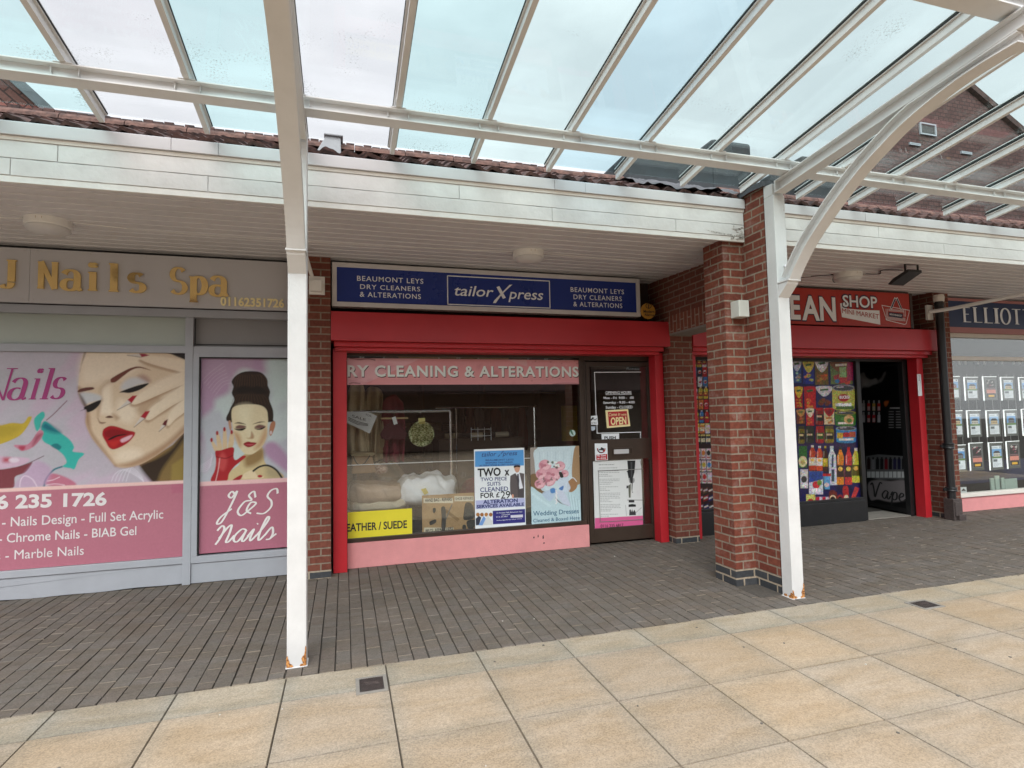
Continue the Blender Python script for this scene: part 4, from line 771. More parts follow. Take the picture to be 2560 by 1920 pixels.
pr.poly([(470, 700), (520, 640), (660, 620), (800, 630), (880, 680), (900, 780), (895, 900), (880, 1020), (830, 1120), (750, 1190), (690, 1215), (620, 1200), (560, 1130), (510, 1010), (480, 880)], (220, 204, 168)).poly([(500, 960), (560, 980), (590, 1080), (560, 1120)], (186, 140, 100), True, 26, .8).poly([(870, 900), (890, 1000), (820, 1120), (740, 1150), (800, 1040)], (190, 146, 106), True, 30, .8).poly([(540, 650), (700, 640), (680, 830), (700, 980), (640, 900), (560, 780)], (232, 222, 190), True, 50, .7)
pr.poly([(505, 845), (560, 832), (640, 858), (560, 848)], (48, 30, 24)).poly([(720, 856), (800, 826), (865, 828), (800, 838)], (48, 30, 24)).poly([(515, 890), (560, 865), (640, 880), (610, 905), (540, 910)], (120, 84, 78), True, 8).poly([(740, 890), (800, 860), (870, 880), (840, 905), (770, 905)], (120, 84, 78), True, 8).poly([(500, 908), (560, 912), (640, 898), (600, 930), (540, 930)], (20, 14, 12)).poly([(740, 905), (800, 908), (870, 885), (830, 918), (780, 922)], (20, 14, 12))
pr.poly([(705, 940), (735, 1000), (715, 1030), (650, 1020), (690, 1010)], (160, 116, 84), True, 10, .8).poly([(608, 1090), (660, 1062), (700, 1068), (765, 1078), (720, 1115), (660, 1128)], (142, 16, 30)).poly([(630, 1095), (690, 1092), (740, 1090), (690, 1108)], (210, 110, 120), True, 6, .6)
for p, nail in (([(218, 1040), (245, 1050), (300, 1130), (310, 1170), (265, 1170)], (232, 1042)), ([(285, 960), (315, 955), (350, 1080), (355, 1160), (305, 1160)], (298, 960)), ([(372, 920), (405, 918), (415, 1040), (415, 1150), (365, 1150)], (384, 915)), ([(455, 950), (490, 950), (498, 1060), (475, 1140), (425, 1140)], (470, 950))):
    pr.poly(p, (212, 186, 150)).ell(nail[0], nail[1], 15, 26, (160, 24, 40))
pr.poly([(275, 1180), (340, 1165), (490, 1130), (492, 1240), (520, 1280), (600, 1230), (640, 1240), (560, 1310), (500, 1360), (440, 1440), (405, 1530), (225, 1535), (270, 1400), (285, 1290)], (168, 34, 42)).poly([(300, 1300), (360, 1190), (420, 1280), (380, 1400), (320, 1380)], (206, 84, 84), True, 22, .7).line([(330, 1250), (310, 1400), (280, 1530)], 8, (220, 190, 190)).line([(285, 1240), (400, 1260), (490, 1220)], 14, (120, 16, 26), True, .8)
pr.poly([(585, 1500), (620, 1440), (720, 1400), (780, 1470), (840, 1470), (830, 1495), (700, 1500)], (224, 204, 168)).ell(805, 1472, 30, 16, (170, 34, 44)).poly([(480, 1520), (560, 1465), (600, 1460), (560, 1520)], (160, 36, 44)).line([(720, 1415), (800, 1360), (900, 1345), (1000, 1400), (1070, 1500)], 24, (26, 26, 28))
pu_ = FP(6.402); a = pu_.q('U', 600, 1515)[1]; b2 = pu_.q('U', 600, 1565)[1]; x0, x1 = pr.x0, pr.x1
pr.poly([(x0, .28), (x1, .28), (x1, a), (x0, a)], (234, 190, 190), False, raw=True).poly([(x0, .28), (x1, .28), (x1, b2), (x0, b2)], (180, 112, 130), False, raw=True)
pr.C *= .86; pr.grain(.02, 3); f2 = pr.build('window_film', m_print, None, 0, 'narrow salon window film of a woman in a red glove above a pink name panel', 'window film')
t = MB(); pen(t, 'J&S', SCR, pu_, 'E', 1575, 620, 1990, 440, .002, 0, .10, .055, yr=590, shear=.25); pen(t, 'Nails', SCR, pu_, 'E', 1555, 812, 2000, 645, .002, 0, .10, .055, yr=780, gap=.0, shear=.25)
t.build('lettering', mat('film_script_white', (.74, .70, .68, 1), .45, .03, 5), f2)

# ------------------------------------------------------------------ the tailor's shop
tai = thing('tailor_front', 'red tailor and dry cleaner shopfront with one wide window beside a brown glazed door', 'shop front', (1.9, 6.4, 0))
xdoor = PG.q('H', 190, 600)[0]; XW0, XW1 = .030, PG.q('G', 1860, 600)[0]; XD1 = PG.q('H', 690, 500)[0]; zwin0 = .30; ztop = 2.33
rail(tai, -.112, .028, 2.36); rail(tai, 3.755, 3.868, 2.36)
shutter(tai, -.13, 3.895, 2.39, 2.735, 6.125)
MB().prism([(.03, .0), (.6, .002), (1.4, -.002), (2.2, .004), (XW1+.06, .0), (XW1+.06, .262), (.03, .266)], 6.40, 6.5).build('stall_riser', m_pink, tai, .004)
mk = MB()
for (a, b, w, h) in ((1530, 1440, 12, 14), (1560, 1430, 8, 22), (1596, 1437, 10, 30), (1602, 1480, 14, 10)):
    s, z = FP(6.398).q('G', a, b); mk.prism([(s-w*.0006, z-h*.0008), (s+w*.0007, z-h*.0005), (s+w*.0004, z+h*.0008), (s-w*.0008, z+h*.0003)], 6.3975, 6.402)
mk.build('scuff', m_txtdark, tai)
fr = MB().box(.03, XW1+.05, 6.43, 6.50, .262, zwin0+.01).box(.03, XW1+.05, 6.43, 6.50, ztop-.03, ztop+.03).box(XW1, XW1+.055, 6.432, 6.50, zwin0+.01, ztop-.03)
fr.box(XW1+.055, xdoor, 6.425, 6.52, 0.0, ztop+.03).box(XD1-.01, 3.757, 6.425, 6.52, 0, ztop+.03).box(xdoor, XD1-.01, 6.43, 6.5, ztop-.06, ztop+.02)
fr.build('window_frame', m_brown, tai, .003)
MB().box(.03, XW1, 6.466, 6.472, zwin0+.01, ztop-.03).build('window_glass', m_tailorglass, tai)
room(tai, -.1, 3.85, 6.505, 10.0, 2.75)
# the door: frame, two panes, letter plate
D0, D1 = xdoor+.012, XD1-.02; dz1 = ztop-.075
zu = [PG.q('H', 200, 770)[1], PG.q('H', 200, 925)[1]]
d = MB(); y0, y1 = 6.44, 6.485
d.box(D0, D0+.055, y0, y1, .03, dz1).box(D1-.055, D1, y0, y1, .03, dz1).box(D0+.055, D1-.055, y0+.001, y1, dz1-.055, dz1).box(D0+.055, D1-.055, y0+.001, y1, .03, .20).box(D0+.055, D1-.055, y0-.004, y1, zu[1], zu[0])
door = d.build('door', m_brown, tai, .003)
MB().box(D0+.055, D1-.055, 6.462, 6.468, zu[0], dz1-.055).box(D0+.055, D1-.055, 6.462, 6.468, .20, zu[1]).build('door_glass', m_shopglass, door)
a, b, c_, e_ = FP(6.43).rect('c', 470, 65, 810, 180); l = MB(); frame_rect(l, a, b, c_, e_, 6.424, 6.44, .018); l.build('letter_plate', m_brown, door, .002)
a, b, c_, e_ = FP(6.43).rect('c', 497, 92, 745, 155); MB().box(a, b, 6.428, 6.438, c_, e_).build('letter_flap', m_trim, door)
# fascia sign
PT = FP(6.17)
ts = thing('shop_sign', 'long navy tailor sign in an aluminium frame with white lettering', 'shop sign', (1.7, 6.2, 2.8), 'shop signs along the parade')
sx0, sx1 = PT.q('F', 171, 300)[0], PT.q('F', 2066, 350)[0]; sz0, sz1 = 2.795, 3.268
b = MB(); frame_rect(b, sx0, sx1, sz0, sz1, 6.17, 6.30, .05); b.build('sign_frame', mat('brushed_aluminium', (.62, .60, .60, 1), .35, .06, 4, metal=.2), ts, .004)
MB().box(sx0+.05, sx1-.05, 6.185, 6.29, sz0+.05, sz1-.05).build('sign_panel', mat('navy_acrylic', (.016, .036, .215, 1), .28, .06, 1.5, spec=.4), ts)
PT2 = FP(6.185); t = MB()
for body, xl, yb, xr, yt, yr in (('BEAUMONT LEYS', 326, 250, 733, 220, 270), ('DRY CLEANERS', 345, 300, 713, 272, 316), ('& ALTERATIONS', 343, 348, 718, 318, 366), ('BEAUMONT LEYS', 1638, 318, 1965, 290, 336), ('DRY CLEANERS', 1656, 363, 1952, 335, 378), ('& ALTERATIONS', 1655, 407, 1955, 379, 420)):
    text(t, body, PT2, 'F', xl, yb, xr, yt, .003, bold=.006, space=1.15)
text(t, 'tailor', PT2, 'F', 925, 340, 1165, 278, .003, bold=.008, shear=.22); text(t, 'press', PT2, 'F', 1255, 360, 1470, 298, .003, bold=.008, shear=.22)
def strokes(t, pl, c, pts, off, w, cl=False):
    P = [pl.q(c, a, b) for a, b in pts]
    for (a, b) in zip(P, P[1:]+P[:1] if cl else P[1:]):
        dx, dz = b[0]-a[0], b[1]-a[1]; n = math.hypot(dx, dz); ux, uz = dx/n*w/2, dz/n*w/2
        t.poly([pl.to3(a[0]-uz-ux, a[1]+ux-uz, off), pl.to3(b[0]-uz+ux, b[1]+ux+uz, off), pl.to3(b[0]+uz+ux, b[1]-ux+uz, off), pl.to3(a[0]+uz-ux, a[1]-ux-uz, off)])
def shape(t, pl, c, pts, off, sm=False, m=0):
    P = [pl.q(c, a, b) for a, b in pts]; P = smooth(P, 4) if sm else P; t.poly([pl.to3(a, b, off) for a, b in P], m)
shape(t, PT2, 'F', [(1182, 290), (1200, 283), (1240, 355), (1222, 362)], .003); shape(t, PT2, 'F', [(1280, 274), (1262, 276), (1168, 372), (1160, 388), (1178, 388), (1215, 335)], .0042)
ra, rb, rc, rd_ = PT2.rect('F', 878, 215, 1514, 424); rc += .012; rd_ -= .0
zz0, zz1 = PT2.q('F', 878, 398)[1], PT2.q('F', 878, 217)[1]
for (a, b, c2, d2) in ((ra, rb, zz0, zz0+.011), (ra, rb, zz1-.011, zz1), (ra, ra+.011, zz0, zz1), (rb-.011, rb, zz0, zz1)): t.poly([PT2.to3(a, c2, .0034), PT2.to3(b, c2, .0034), PT2.to3(b, d2, .0034), PT2.to3(a, d2, .0034)])
t.build('lettering', m_txtwhite, ts)
# round alarm badge and junction box
pa = FP(6.13); a, b, c_, e_ = pa.rect('F', 2072, 383, 2162, 488); cx, cz, r = (a+b)/2, (c_+e_)/2, (b-a)/2
al = MB().prism([(cx+r*(1+.04*math.cos(i*math.pi))*math.cos(i*math.pi/24), cz+r*(1+.04*math.cos(i*math.pi))*math.sin(i*math.pi/24)) for i in range(48)], 6.135, 6.16).build('alarm_badge', mat('amber_badge', (.45, .22, .03, 1), .45, .1, 8), None, .003, label='round yellow alarm badge beside the end of the navy sign', cat='badge')
t = MB(); text(t, 'Modern', pa, 'F', 2086, 446, 2152, 430, .002, bold=.02); text(t, 'Alarms', pa, 'F', 2092, 466, 2150, 452, .002, bold=.02); strokes(t, pa, 'F', [(2117+17*math.cos(i*.6), 405+15*math.sin(i*.6)) for i in range(11)], .002, .008); strokes(t, pa, 'F', [(2117, 398), (2117, 420)], .003, .012); t.build('lettering', m_txtdark, al)
MB().box(3.43, 3.56, 6.15, 6.2, 0, .01)
jb = FP(4.33); a, b, c_, e_ = jb.rect('X', 420, 615, 512, 770)
k = MB().box(a, b, 4.33, 4.45, c_, e_-.015).build('junction_box', mat('grey_plastic', (.55, .54, .49, 1), .5, .05, 6), None, .006, label='pale plastic junction box fixed to the front brick pillar', cat='junction box')
a, b, c_, e_ = FP(6.09).rect('P', 192, 187, 250, 256)
k = thing('wall_bracket', 'cream metal wall plate with an arm on the brick pier left of the navy sign', 'bracket', ((a+b)/2, 6.1, c_))
MB().box(a, b, 6.11, 6.13, c_, e_).build('plate', m_white, k, .003)
MB().box(a+.02, b-.03, 6.02, 6.11, c_+.02, c_+.13).tube([(a+.03, 6.05, e_-.01), (a-.05, 5.6, e_+.25), (a-.07, 4.6, zs(4.6)-.0)], .02, 8).build('arm', m_white, k)

# ------------------------------------------------------------------ in and on the tailor's window
def board_px(name, plane, c, x0, y0, x1, y1, m, t=.006, **k): return panel(name, plane, plane.rect(c, x0, y0, x1, y1), m, None, t, 0, **k)
# window banner (vinyl outside the glass) with folds and torn edges
pb = FP(6.458); x0, x1, z0, z1 = pb.rect('b', 46, 225, 2000, 645); xe = pb.q('k', 2025, 400)[0]
pr = Print(pb, (.035, xe, pb.q('G', 1000, 347)[1], pb.q('G', 1000, 165)[1]), .0065, (216, 150, 152)); pr.crop = 'b'
pr.poly([(40, 215), (1220, 235), (380, 610), (40, 640)], (222, 176, 182), False, 6, .8).poly([(40, 560), (330, 600), (380, 650), (40, 650)], (214, 160, 166), False, 6).poly([(560, 260), (820, 340), (700, 460), (420, 330)], (206, 138, 144), False, 30, .5)
pr.line([(90, 225), (250, 245), (380, 235), (500, 258)], 16, (86, 40, 46), True, .8).line([(80, 630), (150, 620), (260, 630)], 14, (90, 44, 50), True, .8); pr.crop = 'k'
pr.poly([(960, 225), (1260, 230), (1270, 330)], (214, 170, 172), False, 6, .8).blotch((172, 100, 106), 6, .55, .35, 5).poly([(1400, 580), (1700, 540), (2030, 530), (2030, 590)], (214, 150, 158), True, 14, .6).line([(1640, 585), (1800, 570), (2000, 575)], 8, (90, 44, 50), True, .7)
for k in range(30): pr.ell(1280+random.random()*730, 250+random.random()**2*300, 14, 10, (220, 176, 178) if k % 2 else (164, 92, 98), .45, 5)
bn = pr.build('window_banner', m_print, None, 0, 'long pink cleaning and alterations banner across the top of the tailor window', 'banner', curl=.004)
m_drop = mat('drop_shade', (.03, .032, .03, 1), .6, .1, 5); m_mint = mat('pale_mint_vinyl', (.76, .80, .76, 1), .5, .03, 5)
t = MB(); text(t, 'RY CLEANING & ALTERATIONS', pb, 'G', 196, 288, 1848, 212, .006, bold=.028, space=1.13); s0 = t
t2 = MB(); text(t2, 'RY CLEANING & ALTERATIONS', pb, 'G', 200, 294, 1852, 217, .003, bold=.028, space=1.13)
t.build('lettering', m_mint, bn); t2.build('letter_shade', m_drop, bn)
# timber and dark fixings over the banner
MB().box(.6, 1.9, 6.49, 6.54, 2.24, 2.32).build('blind_batten', mat('timber', (.30, .19, .08, 1), .7, .2, 8), tai)
# yellow sign, repair board, two posters
py_ = FP(6.462)
ys_ = panel('notice_board', py_, (.035,)+py_.rect('G', 196, 1262, 660, 1468)[1:], mat('yellow_card', (.72, .62, .03, 1), .55, .05, 4), None, .004, label='bright yellow leather and suede notice low in the tailor window', cat='notice')
text(MB(), 'EATHER / SUEDE', py_, 'G', 190, 1398, 622, 1345, .003, bold=.022, yr=1370).build('lettering', m_txtdark, ys_)
pr = Print(FP(6.50), FP(6.50).rect('a', 850, 1130, 1428, 1545), .004, (178, 146, 104)); pr.crop = 'a'; pr.blotch((156, 124, 84), 14, .1, .4, 8)
pr.rect(868, 1158, 1190, 1212, (226, 218, 196)).rect(1205, 1135, 1415, 1192, (226, 218, 196)).rect(875, 1480, 1195, 1540, (222, 214, 190)).line([(1105, 1290), (1250, 1400)], 34, (140, 108, 66), False).rect(850, 1535, 1428, 1550, (120, 94, 60))
pr.grain(.05, 3); rb_ = pr.build('repair_board', m_paper, None, 0, 'tan display board pinned with a black strap, shoe soles and repair labels', 'display board')
prb = FP(6.50); t = MB(); text(t, 'HAND BAG - REPAIRS', prb, 'a', 885, 1200, 1175, 1165, .003, bold=.02, yr=1186); text(t, 'SHOE REPAIRS', prb, 'a', 1215, 1180, 1408, 1150, .003, yr=1172); text(t, 'BELTS  REPAIRS HERE', prb, 'a', 890, 1530, 1190, 1500, .003, bold=.02, yr=1502); t.build('lettering', m_txtdark, rb_)
def blob(name, pl, c, pts, d, m, par_, off=.0, sm=True):
    P = [pl.q(c, a, b) for a, b in pts]; P = smooth(P, 4) if sm else P; b = MB(); n = len(P); ct = np.mean(P, axis=0)
    F = [pl.to3(p[0], p[1], off) for p in P]; Mi = [pl.to3(ct[0]+(p[0]-ct[0])*.9, ct[1]+(p[1]-ct[1])*.9, off+d) for p in P]
    b.faces(F+Mi, [(i, (i+1) % n, n+(i+1) % n, n+i) for i in range(n)]+[tuple(range(n, 2*n))]); return b.build(name, m, par_)
m_leather = mat('dark_leather', (.022, .024, .022, 1), .5, .3, 30, .3)
blob('shoe_sole', prb, 'a', [(1325, 1215), (1370, 1205), (1405, 1235), (1420, 1310), (1412, 1380), (1310, 1395), (1308, 1310)], .012, m_leather, rb_); blob('shoe_sole', prb, 'a', [(1340, 1410), (1425, 1395), (1425, 1460), (1395, 1500), (1355, 1490)], .012, m_leather, rb_)
blob('strap', prb, 'a', [(1062, 1260), (1105, 1260), (1112, 1360), (1108, 1480), (1090, 1530), (1065, 1485), (1066, 1360)], .016, m_leather, rb_); blob('buckle', prb, 'a', [(970, 1270), (1000, 1268), (995, 1310), (975, 1318)], .01, m_leather, rb_); blob('clip', prb, 'a', [(935, 1415), (995, 1390), (1005, 1420), (945, 1452)], .012, m_leather, rb_); blob('heel_tip', prb, 'a', [(1295, 1455), (1325, 1450), (1330, 1495), (1296, 1500)], .008, m_leather, rb_)
MB().tube([prb.to3(*prb.q('a', 1178, 1225), .012), prb.to3(*prb.q('a', 1140, 1310), .012), prb.to3(*prb.q('a', 1108, 1390), .012)], .006, 6).build('cord', m_conc, rb_)
# the offer poster
pp = FP(6.463); pr = Print(pp, pp.rect('Y', 172, 165, 1070, 1470), .0035, (224, 228, 230)); pr.crop = 'Y'
pr.poly([(188, 196), (1030, 168), (1036, 440), (190, 466)], (84, 150, 208), False).poly([(200, 1046), (1050, 1000), (1052, 1148), (202, 1196)], (176, 180, 214), False).poly([(495, 1225), (1054, 1190), (1058, 1425), (500, 1458)], (48, 46, 120), False).poly([(806, 1300), (1016, 1288), (1018, 1335), (808, 1345)], (206, 204, 214), False)
pr.poly([(800, 620), (880, 575), (930, 560), (1040, 580), (1040, 830), (1030, 998), (850, 1000), (800, 930), (794, 760)], (92, 84, 84), False).poly([(890, 575), (950, 545), (965, 600), (1020, 830), (960, 850), (930, 640)], (222, 224, 230), False).poly([(918, 590), (945, 585), (955, 700), (945, 850), (930, 850)], (66, 60, 70), False).poly([(866, 460), (880, 442), (960, 440), (966, 500), (945, 550), (905, 560), (876, 520)], (198, 150, 124)).poly([(864, 480), (870, 442), (960, 438), (968, 470), (910, 466)], (40, 30, 28)).line([(882, 590), (930, 720), (940, 990)], 9, (62, 56, 58), False).ell(843, 970, 18, 34, (206, 150, 124)).poly([(940, 850), (1040, 830), (1040, 998), (940, 998)], (78, 72, 74), False)
for cx, cl in ((240, (160, 110, 60)), (310, (150, 96, 48)), (385, (170, 116, 60)), (462, (150, 100, 56))): pr.ell(cx, 1290, 32, 34, cl)
pr.poly([(200, 1360), (260, 1310), (300, 1340), (260, 1470), (205, 1476)], (50, 56, 72), False).poly([(250, 1476), (340, 1310), (380, 1360), (330, 1474)], (110, 150, 206), False).poly([(320, 1476), (405, 1300), (492, 1400), (492, 1466)], (206, 208, 206), False)
pr.grain(.02, 2); op = pr.build('offer_poster', m_paper, None, 0, 'white and blue two piece suits offer poster with a man in a grey suit', 'poster')
t = MB(); B_ = dict(off=.003)
text(t, 'TWO', pp, 'Y', 235, 632, 635, 500, bold=.03, yr=612, **B_); text(t, 'x', pp, 'Y', 700, 612, 785, 478, bold=.03, yr=606, **B_); text(t, 'FOR £', pp, 'Y', 285, 1004, 615, 918, bold=.022, yr=986, **B_); text(t, '29', pp, 'Y', 635, 1014, 798, 888, bold=.006, yr=1004, **B_)
t.build('lettering', mat('black_ink', (.012, .012, .014, 1), .6, .1, 5), op)
t = MB()
for body, xl, yb, xr, yt, yr, bo in (('TWO PIECE', 288, 712, 738, 652, 694, .012), ('SUITS', 402, 792, 632, 730, 782, .012), ('CLEANED', 278, 898, 762, 824, 876, .012), ('ALTERATION', 330, 1102, 928, 1040, 1070, .035), ('SERVICES AVAILABLE', 218, 1180, 1036, 1126, 1134, .035)): text(t, body, pp, 'Y', xl, yb, xr, yt, bold=bo, yr=yr, **B_)
text(t, 'BESPOKE TAILORING,', pp, 'Y', 372, 410, 850, 384, bold=.01, yr=394, **B_); text(t, 'ALTERATIONS & DRY CLEANING', pp, 'Y', 262, 456, 962, 430, bold=.01, yr=432, **B_); text(t, 'BEAUMONT LEYS', pp, 'Y', 372, 364, 856, 336, bold=.01, yr=350, **B_); text(t, 'tailor', pp, 'Y', 305, 290, 560, 212, shear=.25, yr=276, **B_); text(t, 'press', pp, 'Y', 665, 272, 920, 196, shear=.25, yr=260, **B_); strokes(t, pp, 'Y', [(590, 285), (620, 255)], .003, .008); strokes(t, pp, 'Y', [(640, 235), (680, 192)], .003, .008)
t.build('blue_lettering', mat('navy_ink', (.03, .045, .17, 1), .6, .1, 5), op)
t = MB(); text(t, '12 Fletcher Mall, Beaumont Leys', pp, 'Y', 562, 1272, 1005, 1250, yr=1246, **B_); text(t, 'Leicester', pp, 'Y', 655, 1300, 800, 1278, yr=1290, **B_); text(t, '0116 235 6817', pp, 'Y', 556, 1342, 760, 1318, yr=1330, **B_); text(t, 'Find us opposite the indoor market', pp, 'Y', 566, 1398, 1000, 1380, yr=1366, **B_); t.build('small_print', m_txtwhite, op)
# the wedding dress poster
pw = FP(6.464); pr = Print(pw, pw.rect('Y', 1140, 130, 2025, 1440), .0035, (186, 204, 212)); pr.crop = 'Y'
pr.rect(1100, 100, 1270, 1500, (150, 140, 132)).poly([(1270, 140), (1930, 120), (1900, 260), (1870, 420), (1860, 640), (1900, 800), (1500, 900), (1280, 700), (1220, 400)], (196, 212, 218)).poly([(1930, 100), (2050, 100), (2050, 1000), (1960, 780), (1870, 640), (1880, 320)], (160, 130, 98)).poly([(1140, 620), (1260, 600), (1330, 850), (1420, 900), (1330, 940), (1140, 850)], (120, 96, 70))
pr.poly([(1120, 840), (1300, 900), (1480, 1010), (1700, 1090), (1850, 900), (2000, 760), (2050, 900), (2050, 1500), (1120, 1500)], (182, 206, 212))
for k in range(9): pr.line([(1300+k*70, 200), (1320+k*66, 420), (1340+k*50, 560)], 14, (214, 228, 232) if k % 2 else (166, 188, 198), True, .5)
for k in range(8): pr.line([(1800+k*26, 900+k*20), (1840+k*22, 1150), (1880+k*18, 1420)], 16, (204, 224, 228) if k % 2 else (158, 184, 192), True, .6)
pr.line([(1160, 900), (1300, 1020), (1500, 1150)], 40, (204, 224, 228), True, .5)
for cx, cy, r in ((1400, 440, 110), (1660, 450, 90), (1340, 590, 100), (1540, 600, 130), (1310, 760, 90), (1470, 700, 110), (1740, 580, 70)):
    pr.ell(cx, cy, r, r*.92, (206, 150, 160)); 
    for j in range(7): an = j*2.4; pr.ell(cx+r*.5*math.cos(an), cy+r*.5*math.sin(an), r*.42, r*.24, ((226, 184, 190), (180, 116, 130), (214, 160, 170))[j % 3], .85, 6, rot=j*53)
    pr.ell(cx, cy, r*.25, r*.2, (176, 100, 116), .8, 5)
for k in range(16): pr.ell(1440+random.random()*200, 380+random.random()*110, 22, 16, (222, 228, 224) if k % 3 else (70, 84, 70), .9, 4)
for k in range(12): pr.ell(1240+random.random()*560, 650+random.random()*120, 30, 12, (60, 66, 56), .6, 6, rot=random.random()*180)
pr.poly([(1640, 560), (1690, 560), (1720, 640), (1670, 650)], (40, 42, 40)).poly([(1800, 720), (1880, 660), (1950, 700), (1950, 820), (1860, 900), (1790, 860)], (156, 118, 84)).line([(1810, 700), (1880, 650), (1950, 720)], 14, (216, 220, 226))
pr.poly([(1620, 700), (1780, 640), (1800, 720), (1840, 830), (1780, 900), (1680, 880)], (196, 208, 222), True, 8, .9).poly([(1350, 930), (1480, 860), (1600, 850), (1560, 960), (1480, 1060)], (176, 194, 214), True, 8, .9).poly([(1600, 900), (1720, 900), (1840, 1120), (1790, 1140), (1700, 1080)], (196, 202, 218), True, 8, .9).poly([(1490, 850), (1560, 830), (1580, 900), (1510, 920)], (80, 130, 186), True, 8).poly([(1640, 840), (1720, 790), (1700, 870)], (80, 120, 180), True, 8).poly([(1580, 1000), (1700, 1100), (1800, 1130), (1660, 1090)], (90, 80, 80), True, 8)
for k in range(10): pr.ell(1590+(k % 3)*8, 880+k*24, 13, 13, (226, 222, 222))
pr.grain(.05, 3); wd = pr.build('wedding_poster', m_print, None, 0, 'pale blue wedding dress poster with a pink rose bouquet beside the door frame', 'poster')
m_teal = mat('teal_ink', (.04, .13, .22, 1), .6, .1, 5)
t = MB(); text(t, 'Wedding Dresses', pw, 'Y', 1195, 1312, 1982, 1232, off=.003, bold=.004, yr=1262); text(t, 'Cleaned & Boxed Here', pw, 'Y', 1195, 1424, 1998, 1364, off=.003, bold=.004, yr=1368); t.build('lettering', m_teal, wd)
# curtain wire across the glass, round sticker
pz = FP(6.49); a = pz.q('G', 200, 925); b = pz.q('G', 1870, 858)
w_ = MB().tube([(.036, 6.490, a[1]), (b[0], 6.49, b[1])], .005, 6).build('curtain_wire', m_txtwhite, None, label='taut white wire strung across the inside of the tailor window', cat='wire')
MB().box(b[0]-.004, b[0]+.012, 6.475, 6.50, b[1]-.02, b[1]+.02).build('hook', m_txtwhite, w_)
ps_ = FP(6.463); c0 = ps_.q('G', 1805, 695); r = .038
st = MB().prism([(c0[0]+r*math.cos(k*.2618), c0[1]+r*math.sin(k*.2618)) for k in range(24)], 6.461, 6.465).build('round_sticker', mat('pale_sticker', (.45, .58, .52, 1), .5, .1, 30), None, label='small round pale green sticker at the right edge of the tailor window', cat='sticker')
blob('emblem', FP(6.461), 'k', [(1895, 1255), (1915, 1250), (1935, 1300), (1945, 1330), (1925, 1320), (1900, 1285)], .001, mat('sticker_green', (.06, .16, .10, 1), .6), st, .001)
# clothes rails
def rail_stand(Y, c, bar, posts, zlow, label, r=.014):
    p = FP(Y); a, b = p.q(c, *bar[0]), p.q(c, *bar[1]); z = (a[1]+b[1])/2
    k = thing('clothes_rail', label, 'clothes rail', ((a[0]+b[0])/2, Y, zlow), 'chrome clothes rails in the tailor shop')
    MB().tube([(max(.1, a[0]), Y, z), (b[0], Y, z)], r, 10).build('top_bar', m_chrome, k)
    for pp_ in posts:
        s = p.q(c, *pp_)[0]; MB().tube([(s, Y, zlow), (s, Y, z-.012)], r*.85, 10).tube([(s, Y-.3, zlow+.03), (s, Y+.3, zlow+.03)], r*.8, 8).build('upright', m_chrome, k)
    return k
rail_stand(6.95, 'G', ((200, 543), (930, 538)), [(936, 700)], .01, 'near chrome clothes rail with one upright in the tailor window', .022)
rail_stand(7.35, 'G', ((826, 514), (1552, 503)), [(975, 700), (1536, 700)], .01, 'tall thin clothes rail behind the repair board and posters')
# garments: cloth sheets with folds
def cloth(name, Y, c, outline, m, label, cat, folds=9, amp=.045, par_=None, group=None):
    (x0, y0), (x1, y1) = outline; p = FP(Y); a = p.q(c, x0, y0); b = p.q(c, x1, y1); sd = random.random()*9
    def fn(u, v):
        w = 1+.18*v*(math.sin(sd)+.4); x = a[0]+(b[0]-a[0])*(.5+(u-.5)*w); z = a[1]+(b[1]-a[1])*v
        zz = z-.02*abs(math.sin(u*7+sd))*v
        return (x+.012*math.sin(v*5+u*9+sd), Y+amp*(.35+.65*v)*math.sin(u*folds*math.pi*.62+sd+.9*math.sin(v*2.3+sd))+.3*amp*math.sin(u*folds*1.9+v*3), zz-.10*(abs(u-.5)*2)**2*(1-v))
    o = MB().grid(fn, 48, 26).build(name, m, par_, smooth=True, fix=False, label=label, cat=cat, group=group); md = o.modifiers.new('thickness', 'SOLIDIFY'); md.thickness = .006; return o
m_beige = mat('beige_cloth', (.62, .50, .33, 1), .9, .15, 8, .2, 90); m_khaki = mat('khaki_cloth', (.44, .35, .22, 1), .9, .15, 8, .2, 90); m_maroon = mat('maroon_cloth', (.20, .028, .045, 1), .85, .15, 8, .2, 90); m_drkcloth = mat('dark_cloth', (.03, .028, .026, 1), .9, .3, 6); m_creamc = mat('cream_cloth', (.62, .55, .42, 1), .9, .08, 10, .3, 60); m_film = glass_mat('clear_polythene', (.86, .84, .80), .8, ior=1.3)
cloth('coat', 7.05, 'G', ((196, 330), (330, 840)), m_beige, 'beige coat hanging nearest the red post in the tailor window', 'coat', 7, group='garments on the near rail')
cloth('coat', 7.12, 'G', ((300, 360), (455, 880)), m_khaki, 'olive brown coat hanging between the beige coat and maroon dress', 'coat', 8, group='garments on the near rail')
cloth('dress', 7.08, 'G', ((450, 420), (600, 890)), m_maroon, 'long maroon dress hanging under the wooden hanger', 'dress', 8, group='garments on the near rail')
cloth('trousers', 6.93, 'a', ((415, 330), (670, 500)), mat('plum_cloth', (.075, .012, .022, 1), .85, .1, 8), 'maroon trousers folded over the wooden hanger with a white tag', 'trousers', 3, .015)
for k in range(9):
    xg = 980+k*62; cloth('garment', 8.6, 'G', ((xg, 500), (xg+66, 760+(k*37) % 70)), (m_drkcloth, mat('rack_cloth', (.16, .06, .05, 1), .9), mat('rack_cloth_grey', (.15, .14, .14, 1), .9))[k % 3], 'dark garment on the long rack at the back of the tailor shop', 'garment', 4, group='dark garments on the back rack')
